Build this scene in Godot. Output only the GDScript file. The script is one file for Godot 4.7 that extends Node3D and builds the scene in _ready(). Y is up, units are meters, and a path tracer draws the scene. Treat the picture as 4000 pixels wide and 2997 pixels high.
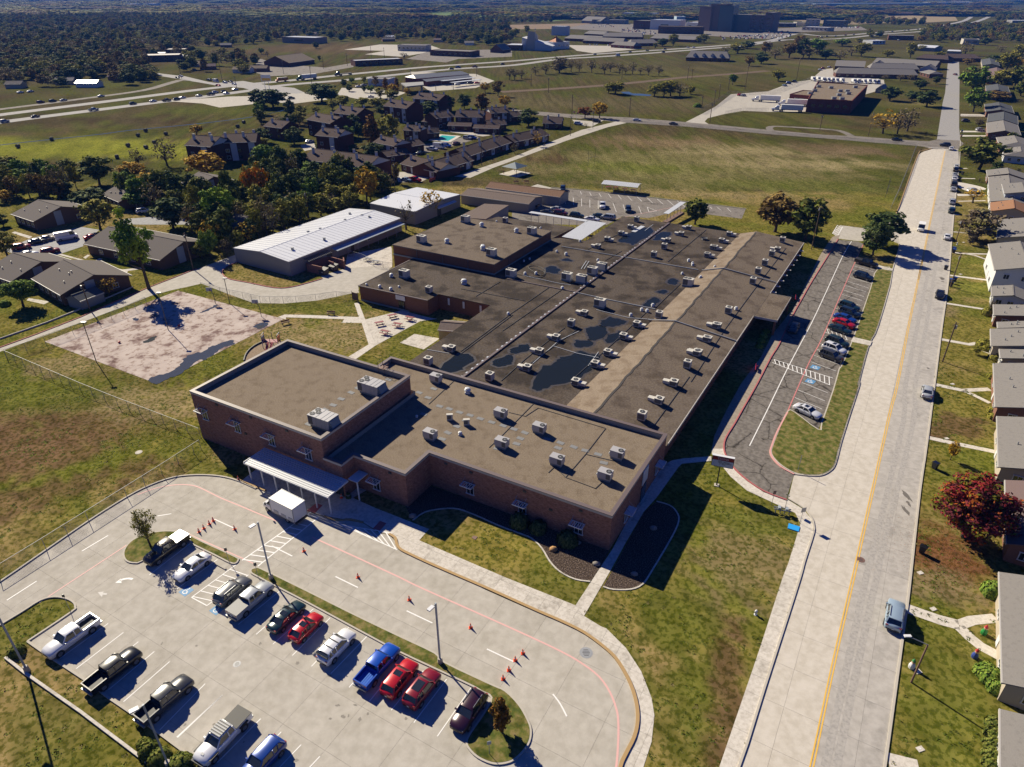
extends Node3D
# A school campus seen from the air: the place is laid out in metres,y up,the camera stands above the origin.
var rng := RandomNumberGenerator.new()
var M := {}
var names := {}
var sun_dir := Q(0.536,-0.552,0.638)
func V(x: float,z: float) -> Vector2:
	return Vector2(x, z)
func Q(x: float,y: float,z: float) -> Vector3:
	return Vector3(x, y, z)
func pv(a: Array) -> PackedVector2Array:
	var r := PackedVector2Array()
	for i in range(0,a.size(),2):
		r.append(V(a[i],a[i + 1]))
	return r
# ---------------------------------------------------------------- nodes
func numbered(n: String) -> String:
	var k: int = names.get(n,-1) + 1
	names[n] = k
	return n if k == 0 else "%s_%03d" % [n,k]
func obj(called: String,mesh: Mesh,m: Material,parent: Node = null) -> MeshInstance3D:
	var o := MeshInstance3D.new()
	o.mesh = mesh
	o.material_override = m
	if parent == null:
		o.name = numbered(called)
		add_child(o)
	else:
		o.name = called
		parent.add_child(o,true)
	return o
func tag(o: Node,label: String,category: String,group := "") -> Node:
	o.set_meta("label",label)
	o.set_meta("category",category)
	if group != "":
		o.set_meta("group",group)
	return o
func thing(called: String,label: String,category: String,at := Vector3.ZERO,turn := 0.0,group := "") -> Node3D:
	var o := Node3D.new()
	o.name = numbered(called)
	add_child(o)
	o.position = at
	o.rotation.y = turn
	tag(o,label,category,group)
	return o
func dup(src: Node3D,at: Vector3,turn := 0.0,label := "",group := "",scl := Vector3.ONE) -> Node3D:
	var r: Node3D = src.duplicate()
	var base := String(src.name)
	if base.length() > 4 and base[base.length() - 4] == "_" and base.right(3).is_valid_int():
		base = base.left(base.length() - 4)
	r.name = numbered(base)
	add_child(r)
	r.position = at
	r.rotation = Q(0,turn,0)
	r.scale = scl
	if label != "":
		r.set_meta("label",label)
	if group != "":
		r.set_meta("group",group)
	return r
func struct(called: String,mesh: Mesh,m: Material,label := "",parent: Node = null) -> MeshInstance3D:
	var o := obj(called,mesh,m,parent)
	if parent == null:
		o.set_meta("kind","structure")
		if label != "":
			tag(o,label,called.replace("_"," "))
	return o
func v3(p: Vector2,y := 0.0) -> Vector3:
	return Q(p.x,y,p.y)
# turn that points local +x along the ground direction d (x,z)
func head(d: Vector2) -> float:
	return atan2(-d.y,d.x)
# ---------------------------------------------------------------- mesh pieces
func nst() -> SurfaceTool:
	var st := SurfaceTool.new()
	st.begin(Mesh.PRIMITIVE_TRIANGLES)
	return st
func tri(st: SurfaceTool,a: Vector3,b: Vector3,c: Vector3,n: Vector3) -> void:
	st.set_normal(n)
	if (b - a).cross(c - a).dot(n) > 0.0:
		st.add_vertex(a); st.add_vertex(c); st.add_vertex(b)
	else:
		st.add_vertex(a); st.add_vertex(b); st.add_vertex(c)
# quad a b c d,normal pointing away from point o
func quad(st: SurfaceTool,a: Vector3,b: Vector3,c: Vector3,d: Vector3,o: Vector3) -> void:
	var n := (b - a).cross(c - a)
	if n.length() < 1e-9:
		n = (c - a).cross(d - a)
	n = n.normalized()
	if n.dot((a + b + c + d) * 0.25 - o) < 0.0:
		n = -n
	tri(st,a,b,c,n)
	tri(st,a,c,d,n)
# eight-cornered block: bottom ring b0..b3,top ring t0..t3
func hexa(st: SurfaceTool,b: Array,t: Array) -> void:
	var o := Vector3.ZERO
	for p in b: o += p
	for p in t: o += p
	o /= 8.0
	quad(st,b[0],b[1],b[2],b[3],o)
	quad(st,t[0],t[1],t[2],t[3],o)
	for i in 4:
		var j := (i + 1) % 4
		quad(st,b[i],b[j],t[j],t[i],o)
func box(st: SurfaceTool,c: Vector3,s: Vector3,turn := 0.0) -> void:
	var h := s * 0.5
	var q := Basis(Vector3.UP,turn)
	var b := []
	var t := []
	for k in [[-1,-1],[1,-1],[1,1],[-1,1]]:
		b.append(c + q * Q(k[0] * h.x,-h.y,k[1] * h.z))
		t.append(c + q * Q(k[0] * h.x,h.y,k[1] * h.z))
	hexa(st,b,t)
func mbox(s: Vector3,c := Vector3.ZERO) -> Mesh:
	var st := nst()
	box(st,c,s)
	return st.commit()
# square bar from a to b
func bar(st: SurfaceTool,a: Vector3,b: Vector3,w: float,h := -1.0) -> void:
	if h < 0.0: h = w
	var d := (b - a).normalized()
	var up := Vector3.UP if absf(d.y) < 0.95 else Vector3.RIGHT
	var s := d.cross(up).normalized() * w * 0.5
	var u := s.cross(d).normalized() * h * 0.5
	hexa(st,[a - s - u,a + s - u,a + s + u,a - s + u],[b - s - u,b + s - u,b + s + u,b - s + u])
# round tapered tube along points
func tube(st: SurfaceTool,pts: Array,rad: Array,n := 6,cap := true) -> void:
	var rings := []
	for i in pts.size():
		var d: Vector3
		if i == 0: d = pts[1] - pts[0]
		elif i == pts.size() - 1: d = pts[i] - pts[i - 1]
		else: d = pts[i + 1] - pts[i - 1]
		d = d.normalized()
		var up := Vector3.RIGHT if absf(d.y) > 0.8 else Vector3.UP
		var s := d.cross(up).normalized()
		var u := s.cross(d).normalized()
		var ring := []
		for k in n:
			var a := TAU * k / n
			ring.append([pts[i] + (s * cos(a) + u * sin(a)) * rad[i],s * cos(a) + u * sin(a)])
		rings.append(ring)
	for i in pts.size() - 1:
		for k in n:
			var j := (k + 1) % n
			var A = rings[i][k]; var B = rings[i][j]; var C = rings[i + 1][j]; var D = rings[i + 1][k]
			_tv(st,A,B,C); _tv(st,A,C,D)
	if cap:
		for e in [0,pts.size() - 1]:
			var nn: Vector3 = (pts[0] - pts[1]).normalized() if e == 0 else (pts[e] - pts[e - 1]).normalized()
			for k in range(1,n - 1):
				tri(st,rings[e][0][0],rings[e][k][0],rings[e][k + 1][0],nn)
func _tv(st: SurfaceTool,A,B,C) -> void:
	var nm: Vector3 = A[1] + B[1] + C[1]
	var fl: bool = (B[0] - A[0]).cross(C[0] - A[0]).dot(nm) > 0.0
	for p in ([A,C,B] if fl else [A,B,C]):
		st.set_normal(p[1])
		st.add_vertex(p[0])
# lathe round the y axis: profile of [r,y]
func lathe(st: SurfaceTool,prof: Array,n := 12,c := Vector3.ZERO) -> void:
	for i in prof.size() - 1:
		var p = prof[i]; var q = prof[i + 1]
		for k in n:
			var a := TAU * k / n
			var b := TAU * (k + 1) / n
			var A := c + Q(cos(a) * p[0],p[1],sin(a) * p[0])
			var B := c + Q(cos(b) * p[0],p[1],sin(b) * p[0])
			var C := c + Q(cos(b) * q[0],q[1],sin(b) * q[0])
			var D := c + Q(cos(a) * q[0],q[1],sin(a) * q[0])
			var dr: float = q[0] - p[0]
			var dy: float = q[1] - p[1]
			var m := (a + b) * 0.5
			var nn := Q(cos(m) * dy,-dr,sin(m) * dy).normalized()
			if p[0] > 0.0: tri(st,A,B,C,nn)
			if q[0] > 0.0: tri(st,A,C,D,nn)
# flat polygon raised from y0 to y1
func prism(st: SurfaceTool,poly: PackedVector2Array,y0: float,y1: float,sides := true) -> void:
	var ix := Geometry2D.triangulate_polygon(poly)
	for i in range(0,ix.size(),3):
		tri(st,v3(poly[ix[i]],y1),v3(poly[ix[i + 1]],y1),v3(poly[ix[i + 2]],y1),Vector3.UP)
	if sides:
		var cw := Geometry2D.is_polygon_clockwise(poly)
		for i in poly.size():
			var a := poly[i]
			var b := poly[(i + 1) % poly.size()]
			var d := b - a
			var n := Q(d.y,0,-d.x).normalized() * (-1.0 if cw else 1.0)
			tri(st,v3(a,y0),v3(b,y0),v3(b,y1),n)
			tri(st,v3(a,y0),v3(b,y1),v3(a,y1),n)
func pmesh(poly: PackedVector2Array,y0: float,y1: float,sides := true) -> Mesh:
	var st := nst()
	prism(st,poly,y0,y1,sides)
	return st.commit()
# Catmull-Rom smoothing of a polyline
func smooth(p: PackedVector2Array,n := 4,closed := false) -> PackedVector2Array:
	var r := PackedVector2Array()
	var m := p.size()
	for i in (m if closed else m - 1):
		var a := p[(i - 1 + m) % m] if closed or i > 0 else p[0]
		var b := p[i]
		var c := p[(i + 1) % m]
		var d := p[(i + 2) % m] if closed or i < m - 2 else p[m - 1]
		for k in n:
			r.append(b.cubic_interpolate(c,a,d,float(k) / n))
	if not closed:
		r.append(p[m - 1])
	return r
# strip of width w along a polyline,raised from y0 to y1
func ribbon(st: SurfaceTool,p: PackedVector2Array,w: float,y0: float,y1: float,shift := 0.0) -> void:
	var L := []
	var R := []
	for i in p.size():
		var d := (p[mini(i + 1,p.size() - 1)] - p[maxi(i - 1,0)]).normalized()
		var n := V(-d.y,d.x)
		L.append(p[i] + n * (shift + w * 0.5))
		R.append(p[i] + n * (shift - w * 0.5))
	for i in p.size() - 1:
		tri(st,v3(L[i],y1),v3(R[i],y1),v3(R[i + 1],y1),Vector3.UP)
		tri(st,v3(L[i],y1),v3(R[i + 1],y1),v3(L[i + 1],y1),Vector3.UP)
		if y1 - y0 > 0.02:
			var c := v3((L[i] + R[i]) * 0.5,y0)
			quad(st,v3(L[i],y0),v3(L[i + 1],y0),v3(L[i + 1],y1),v3(L[i],y1),c)
			quad(st,v3(R[i],y0),v3(R[i + 1],y0),v3(R[i + 1],y1),v3(R[i],y1),c)
	if y1 - y0 > 0.02:
		for e in [0,p.size() - 1]:
			quad(st,v3(L[e],y0),v3(R[e],y0),v3(R[e],y1),v3(L[e],y1),v3((p[0] + p[p.size() - 1]) * 0.5,y0) if p.size() > 2 else v3(p[1 if e == 0 else 0],y0))
func rmesh(p: PackedVector2Array,w: float,y0: float,y1: float,shift := 0.0) -> Mesh:
	var st := nst()
	ribbon(st,p,w,y0,y1,shift)
	return st.commit()
# a paved region laid in slabs with open joints; each slab is a piece of its own
func slabs(parent: Node,region: PackedVector2Array,origin: Vector2,dir: Vector2,cw: float,ch: float,y0: float,y1: float,mats: Array,most := 298,gap := 0.02,worn := []) -> void:
	var u := dir.normalized()
	var w := V(-u.y,u.x)
	var lo := V(1e9,1e9)
	var hi := -lo
	for p in region:
		var q := V((p - origin).dot(u),(p - origin).dot(w))
		lo = lo.min(q); hi = hi.max(q)
	var full := mbox(Q(cw - gap,y1 - y0,ch - gap),Q(0,(y1 - y0) * 0.5,0))
	var cells := []
	for i in range(int(floor(lo.x / cw)),int(ceil(hi.x / cw))):
		for j in range(int(floor(lo.y / ch)),int(ceil(hi.y / ch))):
			var c := origin + u * (i + 0.5) * cw + w * (j + 0.5) * ch
			var hx := u * (cw - gap) * 0.5
			var hz := w * (ch - gap) * 0.5
			var cell := PackedVector2Array([c - hx - hz,c + hx - hz,c + hx + hz,c - hx + hz])
			for r in Geometry2D.intersect_polygons(cell,region):
				if Geometry2D.is_polygon_clockwise(r):
					continue
				var ar := 0.0
				for k in r.size():
					ar += r[k].cross(r[(k + 1) % r.size()])
				ar = absf(ar) * 0.5
				if ar > 0.05:
					cells.append([c.length() + 40.0 * float(ar < 2.0),c,r,ar,mats if worn.is_empty() or j < 0 else worn])
	cells.sort_custom(func(a,b): return a[0] < b[0])
	var st := nst()
	var rest := 0
	for k in cells.size():
		var e = cells[k]
		if k < most:
			var isfull: bool = absf(e[3] - (cw - gap) * (ch - gap)) < 0.02
			var o := obj("slab",full if isfull else pmesh(e[2],0.0,y1 - y0),e[4][rng.randi() % e[4].size()],parent)
			o.position = Q(0,y0,0)
			if isfull:
				o.position = v3(e[1],y0)
				o.rotation.y = head(u)
		else:
			prism(st,e[2],y0,y1)
			rest += 1
	if rest > 0:
		obj("slabs",st.commit(),mats[0],parent).set_meta("kind","stuff")
# ---------------------------------------------------------------- materials
func col(r: float,g: float,b: float) -> Color:
	return Color(r,g,b)
func plain(key: String,c: Color,rough := 0.7,metal := 0.0) -> StandardMaterial3D:
	if M.has(key): return M[key]
	var m := StandardMaterial3D.new()
	m.albedo_color = c.linear_to_srgb()
	m.roughness = rough
	m.metallic = metal
	M[key] = m
	return m
func noise_tex(cols: Array,offs: Array,freq: float,oct := 5,kind := FastNoiseLite.TYPE_SIMPLEX_SMOOTH,size := 512,sd := 1) -> NoiseTexture2D:
	var f := FastNoiseLite.new()
	f.noise_type = kind
	f.seed = sd
	f.frequency = freq
	f.fractal_octaves = oct
	f.fractal_gain = 0.6
	if kind == FastNoiseLite.TYPE_CELLULAR:
		f.cellular_return_type = FastNoiseLite.RETURN_DISTANCE2_SUB
		f.fractal_type = FastNoiseLite.FRACTAL_NONE
		f.domain_warp_enabled = true
		f.domain_warp_amplitude = 22.0
		f.domain_warp_frequency = 0.02
	var g := Gradient.new()
	var lin := PackedColorArray()
	for c in cols: lin.append(c.linear_to_srgb())
	g.colors = lin
	g.offsets = PackedFloat32Array(offs)
	var t := NoiseTexture2D.new()
	t.width = size
	t.height = size
	t.seamless = true
	t.noise = f
	t.color_ramp = g
	return t
# surface with a grain: colours (linear) along a noise,tile metres wide
func grain(key: String,cols: Array,tile: float,rough := 0.85,freq := 0.012,oct := 5,sd := 1,stretch := Vector3.ONE) -> StandardMaterial3D:
	if M.has(key): return M[key]
	var offs := []
	for i in cols.size(): offs.append(0.2 + 0.6 * float(i) / maxf(1.0,cols.size() - 1))
	var m := StandardMaterial3D.new()
	m.albedo_texture = noise_tex(cols,offs,freq,oct,FastNoiseLite.TYPE_SIMPLEX_SMOOTH,512,sd)
	m.uv1_triplanar = true
	m.uv1_world_triplanar = true
	m.uv1_scale = stretch / tile
	m.roughness = rough
	m.metallic_specular = 0.5 if rough < 0.6 else 0.2
	M[key] = m
	return m
# second pattern multiplied over the first,so that repeats do not show
func over(m: StandardMaterial3D,cols: Array,offs: Array,tile: float,freq := 0.01,kind := FastNoiseLite.TYPE_SIMPLEX_SMOOTH,sd := 7) -> StandardMaterial3D:
	m.detail_enabled = true
	m.detail_blend_mode = BaseMaterial3D.BLEND_MODE_MUL
	m.detail_albedo = noise_tex(cols,offs,freq,4,kind,1024 if kind == FastNoiseLite.TYPE_CELLULAR else 512,sd)
	m.detail_uv_layer = BaseMaterial3D.DETAIL_UV_2
	m.uv2_triplanar = true
	m.uv2_world_triplanar = true
	m.uv2_scale = Vector3.ONE / tile
	return m
func _ready() -> void:
	rng.seed = 20
	var cam := Camera3D.new()
	cam.name = "camera"
	add_child(cam)
	cam.position = Q(0,64,0)
	cam.rotation_degrees = Q(-29.9,0,0)
	cam.fov = 58.47
	cam.near = 0.5
	cam.far = 20000.0
	cam.current = true
	var sky_m := ProceduralSkyMaterial.new()
	sky_m.sky_top_color = Color(0.13,0.34,0.80)
	sky_m.sky_horizon_color = Color(0.60,0.75,0.92)
	sky_m.sky_curve = 0.12
	sky_m.ground_bottom_color = Color(0.20,0.19,0.16)
	sky_m.ground_horizon_color = Color(0.45,0.52,0.58)
	var sky := Sky.new()
	sky.sky_material = sky_m
	var env := Environment.new()
	env.background_mode = Environment.BG_SKY
	env.sky = sky
	env.background_energy_multiplier = 0.25
	env.tonemap_mode = Environment.TONE_MAPPER_LINEAR
	env.tonemap_exposure = 1.7
	env.sdfgi_enabled = true
	env.ssao_enabled = true
	env.ssil_enabled = true
	env.fog_enabled = true
	env.fog_density = 0.00007
	env.fog_light_color = Color(0.20,0.38,0.68)
	var we := WorldEnvironment.new()
	we.name = "world_environment"
	we.environment = env
	add_child(we)
	var sun := DirectionalLight3D.new()
	sun.name = "sun"
	add_child(sun)
	sun.look_at_from_position(Vector3.ZERO,sun_dir,Vector3.UP)
	sun.light_energy = 1.6
	sun.light_color = Color(1.0,0.955,0.86)
	sun.light_angular_distance = 0.5
	sun.shadow_enabled = true
	make_materials()
	build_ground()
	build_roads()
	build_front_drive()
	build_side_lot()
	build_grounds()
	build_more()
func build_more() -> void:
	build_school()
	build_rooftop()
	build_metal_building()
	build_houses()
	build_apartments()
	build_far_buildings()
	build_vehicles()
	build_trees()
	build_campus_things()
	build_fences()
func make_materials() -> void:
	for k in 4:
		var t: float = [1.0,0.985,1.015,0.97][k]
		var m := grain("conc%d" % k,[col(0.375,0.348,0.298) * t,col(0.41,0.382,0.33) * t,col(0.445,0.416,0.362) * t],11.0,0.88,0.012,5,3)
		over(m,[col(0.92,0.915,0.90),col(1,1,1),col(1,1,1)],[0.12,0.45,1.0],31.0,0.01,FastNoiseLite.TYPE_SIMPLEX_SMOOTH,31)
	over(grain("walk",[col(0.46,0.425,0.365),col(0.54,0.50,0.44),col(0.58,0.545,0.48)],4.0,0.88,0.014,5,8),[col(0.82,0.81,0.80),col(1,1,1),col(1,1,1)],[0.1,0.4,1.0],19.0,0.012)
	over(grain("walk_b",[col(0.42,0.385,0.33),col(0.50,0.465,0.405),col(0.55,0.515,0.45)],5.0,0.88,0.014,5,9),[col(0.70,0.69,0.68),col(1,1,1),col(1,1,1)],[0.1,0.4,1.0],17.0,0.012)
	grain("walk_old",[col(0.24,0.20,0.155),col(0.31,0.265,0.21)],6.0,0.9,0.012,5,10)
	over(grain("conc_worn",[col(0.33,0.31,0.28),col(0.375,0.35,0.318),col(0.41,0.385,0.35)],9.0,0.88,0.012,5,23),[col(0.82,0.82,0.82),col(1,1,1),col(1,1,1)],[0.12,0.45,1.0],27.0,0.012)
	grain("conc_worn2",[col(0.345,0.322,0.29),col(0.385,0.36,0.325),col(0.42,0.395,0.36)],10.0,0.88,0.012,5,24)
	for k in 2:
		grain(["street_a","street_b"][k],[col(0.45,0.41,0.345),col(0.495,0.455,0.39),col(0.53,0.49,0.425)],9.0 + k * 4.0,0.88,0.012,5,33 + k)
	plain("joint",col(0.22,0.20,0.17),0.95)
	plain("kerb",col(0.42,0.385,0.325),0.9)
	plain("kerb_red",col(0.36,0.10,0.10),0.85)
	plain("kerb_tan",col(0.36,0.235,0.10),0.85)
	plain("kerb_pink",col(0.58,0.30,0.27),0.85)
	plain("paint_white",col(0.72,0.71,0.68),0.7)
	plain("paint_pink",col(0.62,0.36,0.33),0.75)
	plain("paint_red",col(0.48,0.17,0.16),0.75)
	plain("paint_yellow",col(0.66,0.40,0.06),0.7)
	plain("paint_blue",col(0.09,0.24,0.42),0.7)
	over(grain("asphalt_old",[col(0.125,0.112,0.098),col(0.165,0.148,0.13),col(0.20,0.182,0.16)],6.0,0.9,0.012,5,12),[col(0.25,0.24,0.23),col(0.9,0.9,0.9),col(1,1,1)],[0.0,0.035,0.2],26.0,0.0045,FastNoiseLite.TYPE_CELLULAR,5)
	over(grain("asphalt_lot",[col(0.15,0.135,0.115),col(0.19,0.17,0.15),col(0.225,0.205,0.18)],6.0,0.9,0.012,5,13),[col(0.55,0.54,0.53),col(1,1,1),col(1,1,1)],[0.1,0.4,1.0],24.0,0.008)
	over(grain("court",[col(0.17,0.112,0.098),col(0.40,0.335,0.295),col(0.435,0.368,0.325),col(0.465,0.40,0.355)],43.0,0.92,0.012,7,14),[col(0.62,0.55,0.52),col(1,1,1),col(1,1,1)],[0.2,0.42,1.0],17.0,0.016)
	grain("mulch",[col(0.022,0.016,0.013),col(0.06,0.043,0.033),col(0.20,0.155,0.125)],5.0,0.95,0.045,4,15)
	grain("dirt",[col(0.20,0.15,0.10),col(0.28,0.215,0.15)],5.0,0.95,0.02,5,16)
	var w := plain("water",col(0.012,0.016,0.02),0.04)
	w.metallic_specular = 0.25
	plain("water_shallow",col(0.06,0.065,0.07),0.04).metallic_specular = 1.0
	plain("water_bright",col(0.05,0.07,0.09),0.03)
	plain("pool",col(0.06,0.50,0.50),0.08)
	plain("white_metal",col(0.62,0.63,0.64),0.45)
	plain("grey_metal",col(0.27,0.28,0.29),0.5)
	plain("dark_metal",col(0.05,0.05,0.05),0.5)
	plain("galv",col(0.30,0.31,0.32),0.45,0.4)
	plain("rust_metal",col(0.16,0.09,0.07),0.7)
	plain("pole_grey",col(0.30,0.34,0.38),0.5)
	grain("wood_pole",[col(0.10,0.07,0.05),col(0.17,0.125,0.09)],1.5,0.9,0.03,4,17,Q(1,0.15,1))
	plain("black",col(0.015,0.015,0.016),0.6)
	var g := plain("glass_dark",col(0.02,0.025,0.03),0.06)
	g.metallic_specular = 0.7
	plain("red_paint",col(0.20,0.035,0.045),0.55)
	plain("orange_cone",col(0.80,0.085,0.02),0.5)
# ---------------------------------------------------------------- the ground
var gn := FastNoiseLite.new()
var gn2 := FastNoiseLite.new()
var gn3 := FastNoiseLite.new()
var blobs := []
func axis(lo: float,hi: float,fine_lo: float,fine_hi: float,step: float,grow: float) -> Array:
	var r := []
	var v := fine_lo
	while v <= fine_hi:
		r.append(v)
		v += step
	var s := step
	while v < hi:
		r.append(v)
		s *= grow
		v += s
	r.append(hi)
	s = step * grow
	v = fine_lo - s
	var l := []
	while v > lo:
		l.append(v)
		s *= grow
		v -= s
	l.append(lo)
	l.reverse()
	return l + r
func ground_colour(x: float,z: float) -> Color:
	var a := clampf(gn.get_noise_2d(x,z) * 1.3 + 0.5,0.0,1.0)
	var b := clampf(gn2.get_noise_2d(x,z) * 1.5 + 0.5,0.0,1.0)
	var c := clampf(gn3.get_noise_2d(x,z) * 1.6 + 0.5,0.0,1.0)
	var rough := z < -258.0 + 0.06 * x + (c - 0.5) * 4.0  # uncut meadow tones, darkened to paint in the self-shading of backlit grass
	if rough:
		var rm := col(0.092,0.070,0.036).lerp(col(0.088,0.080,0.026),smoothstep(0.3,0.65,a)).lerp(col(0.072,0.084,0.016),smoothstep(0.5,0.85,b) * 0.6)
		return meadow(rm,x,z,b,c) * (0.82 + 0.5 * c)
	var dry := col(0.205,0.160,0.072)
	var olive := col(0.158,0.140,0.040)
	var green := col(0.108,0.118,0.024)
	var r := dry.lerp(olive,smoothstep(0.25,0.6,a))
	r = r.lerp(green,smoothstep(0.55,0.85,b) * 0.75)
	r = meadow(r,x,z,b,c)
	return Color(r.r * 1.22,r.g * 1.16,r.b * 1.1) * (0.80 + 0.36 * c)
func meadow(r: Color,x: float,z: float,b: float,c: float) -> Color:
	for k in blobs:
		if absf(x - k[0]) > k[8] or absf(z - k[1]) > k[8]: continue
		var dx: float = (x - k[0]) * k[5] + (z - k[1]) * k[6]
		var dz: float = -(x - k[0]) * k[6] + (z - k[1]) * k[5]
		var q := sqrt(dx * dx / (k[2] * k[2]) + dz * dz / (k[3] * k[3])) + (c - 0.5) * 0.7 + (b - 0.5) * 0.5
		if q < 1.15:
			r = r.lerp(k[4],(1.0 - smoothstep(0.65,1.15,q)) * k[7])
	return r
func blob(a: Vector2,rx: float,rz: float,c: Color,deg := 0.0,amount := 0.85) -> void:
	blobs.append([a.x,a.y,rx,rz,c,cos(deg_to_rad(deg)),sin(deg_to_rad(deg)),amount,maxf(rx,rz) * 1.8])
func build_ground() -> void:
	gn.frequency = 0.014; gn.seed = 3; gn.fractal_octaves = 4
	gn2.frequency = 0.045; gn2.seed = 9; gn2.fractal_octaves = 3
	gn3.frequency = 0.28; gn3.seed = 21; gn3.fractal_octaves = 4; gn3.fractal_gain = 0.65
	var brown := col(0.120,0.078,0.046)
	var tan := col(0.235,0.190,0.105)
	var green := col(0.118,0.130,0.026)
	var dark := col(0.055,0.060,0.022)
	blob(V(72.15,-291.7),75,44,col(0.205,0.176,0.082),8,0.7)
	blob(V(75.22,-343.7),34,16,col(0.195,0.140,0.085),8,1.0)
	blob(V(105.85,-324.6),34,15,tan * 1.05,8,1.0)
	blob(V(154.1,-324.6),26,11,col(0.175,0.125,0.078),5,1.0)
	blob(V(125.7,-298.2),40,13,tan * 1.05,5,1.0)
	blob(V(17.52,-305),10,8,brown * 0.8,30)
	blob(V(52.91,-291.7),34,10,green * 1.05,8,0.75)
	blob(V(107.24,-260.6),36,10,green,5,0.6)
	blob(V(114.46,-218.5),16,6,green,0,0.7)
	blob(V(66.93,-248.8),26,5,tan * 0.9,8)
	blob(V(-82.88,-100.45),34,22,col(0.105,0.088,0.040),0,0.7)
	blob(V(-78.54,-91.7),14,9,brown * 1.15,20)
	blob(V(-73.84,-96.81),12,7,brown,-10,0.7)
	blob(V(-90.01,-110.47),22,7,green * 0.95,15)
	blob(V(-65.14,-87.67),11,5,green * 0.95,-25,0.8)
	blob(V(-76.95,-86.15),12,6,brown * 1.15,-25)
	blob(V(-67.75,-79.62),16,4,brown,-30,0.7)
	blob(V(-62.48,-104.29),12,6,tan,0)
	blob(V(-87.04,-118.6),7,5,tan * 0.9,0)
	blob(V(-41.03,-132.8),13,8,tan,0)
	blob(V(-48.67,-146.6),16,4,green * 0.9,0)
	blob(V(-18.48,-135.6),7,4,green,0)
	blob(V(-2.59,-67.33),8,4,col(0.19,0.165,0.045),20)
	blob(V(29.19,-65.56),7,12,tan * 0.8,30,0.7)
	blob(V(32.9,-73.29),8,3,green * 0.9,20)
	blob(V(19.65,-55.43),5,5,green * 0.85,20)
	blob(V(18.62,-44.99),3,6,green * 0.85,20)
	blob(V(22.93,-46.33),1.6,12,brown,20)
	blob(V(-44.77,-41.11),8,4,green * 0.8,30,0.6)
	blob(V(125.6,-177.9),6,4,green * 1.1,10)
	blob(V(113.9,-158),6,7,green * 1.15,10)
	blob(V(100.81,-146.6),4,4,tan * 0.8,10)
	blob(V(73.71,-96.94),6,4,brown,10)
	blob(V(56.27,-65.3),6,5,col(0.14,0.065,0.035),10)
	blob(V(72.87,-86.27),4,5,green,10)
	blob(V(43.77,-42.43),4,6,green,10,0.8)
	blob(V(52.48,-60.77),5,3,tan * 0.75,10)
	blob(V(-201.2,-332.2),90,24,col(0.235,0.235,0.035),6)
	blob(V(-232.3,-413.3),75,16,col(0.075,0.055,0.032),6)
	blob(V(-267.6,-395.9),40,8,col(0.09,0.07,0.038),6)
	blob(V(74.88,-693.7),120,60,col(0.105,0.088,0.040),0,0.7)
	blob(V(151.7,-653.7),110,60,col(0.11,0.098,0.036),0,0.7)
	blob(V(439,-896.6),160,90,col(0.10,0.085,0.042),0,0.75)
	blob(V(-193.3,-447.9),40,12,green * 0.8,6,0.7)
	blob(V(-233.3,-951.5),110,95,col(0.125,0.085,0.052),0)
	blob(V(22.83,-482.9),60,40,tan * 0.5,5)
	blob(V(89.47,-472.4),60,36,tan * 0.48,5)
	blob(V(170.3,-738.6),90,90,tan * 0.45,5,0.6)
	blob(V(319.3,-738.6),60,60,tan * 0.55,5)
	blob(V(261.9,-472.4),26,12,col(0.16,0.13,0.055),5)
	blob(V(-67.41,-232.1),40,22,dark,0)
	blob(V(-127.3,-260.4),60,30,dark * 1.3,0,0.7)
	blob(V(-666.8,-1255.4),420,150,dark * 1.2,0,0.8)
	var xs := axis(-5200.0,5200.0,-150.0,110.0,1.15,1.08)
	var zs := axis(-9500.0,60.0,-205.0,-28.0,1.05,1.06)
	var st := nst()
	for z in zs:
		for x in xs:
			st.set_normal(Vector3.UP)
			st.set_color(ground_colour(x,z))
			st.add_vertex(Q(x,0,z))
	var w := xs.size()
	for j in zs.size() - 1:
		for i in w - 1:
			var k := j * w + i
			st.add_index(k); st.add_index(k + 1); st.add_index(k + w + 1)
			st.add_index(k); st.add_index(k + w + 1); st.add_index(k + w)
	var m := StandardMaterial3D.new()
	m.vertex_color_use_as_albedo = true
	m.roughness = 1.0
	m.metallic_specular = 0.05
	m.albedo_texture = noise_tex([col(0.42,0.50,0.30),col(0.62,0.66,0.48),col(1,1,1),col(1.0,0.96,0.9)],[0.2,0.44,0.54,0.9],0.014,6,FastNoiseLite.TYPE_SIMPLEX_SMOOTH,1024,4)
	m.uv1_triplanar = true
	m.uv1_world_triplanar = true
	m.uv1_scale = Vector3.ONE / 13.0
	over(m,[col(0.72,0.76,0.62),col(1,1,1),col(1,1,1)],[0.2,0.5,1.0],37.0,0.02,FastNoiseLite.TYPE_SIMPLEX_SMOOTH,41)
	M["grass"] = m
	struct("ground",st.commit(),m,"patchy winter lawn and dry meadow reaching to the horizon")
	over(grain("island_grass",[col(0.07,0.09,0.018),col(0.135,0.13,0.034),col(0.21,0.165,0.07)],9.0,0.95,0.014,6,51),[col(0.6,0.64,0.5),col(1,1,1),col(1,1,1)],[0.2,0.5,1.0],21.0,0.02)
var paved := []
func sheet(called: String,p: PackedVector2Array,y: float,m: Material,label: String) -> MeshInstance3D:
	if p[0].y > -190.0: paved.append(p)
	return struct(called,pmesh(p,y - 0.3,y,false),m,label)
func line(parent: Node,called: String,p: PackedVector2Array,w: float,m: Material,y := 0.034) -> void:
	obj(called,rmesh(p,w,y,y),m,parent)
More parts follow.
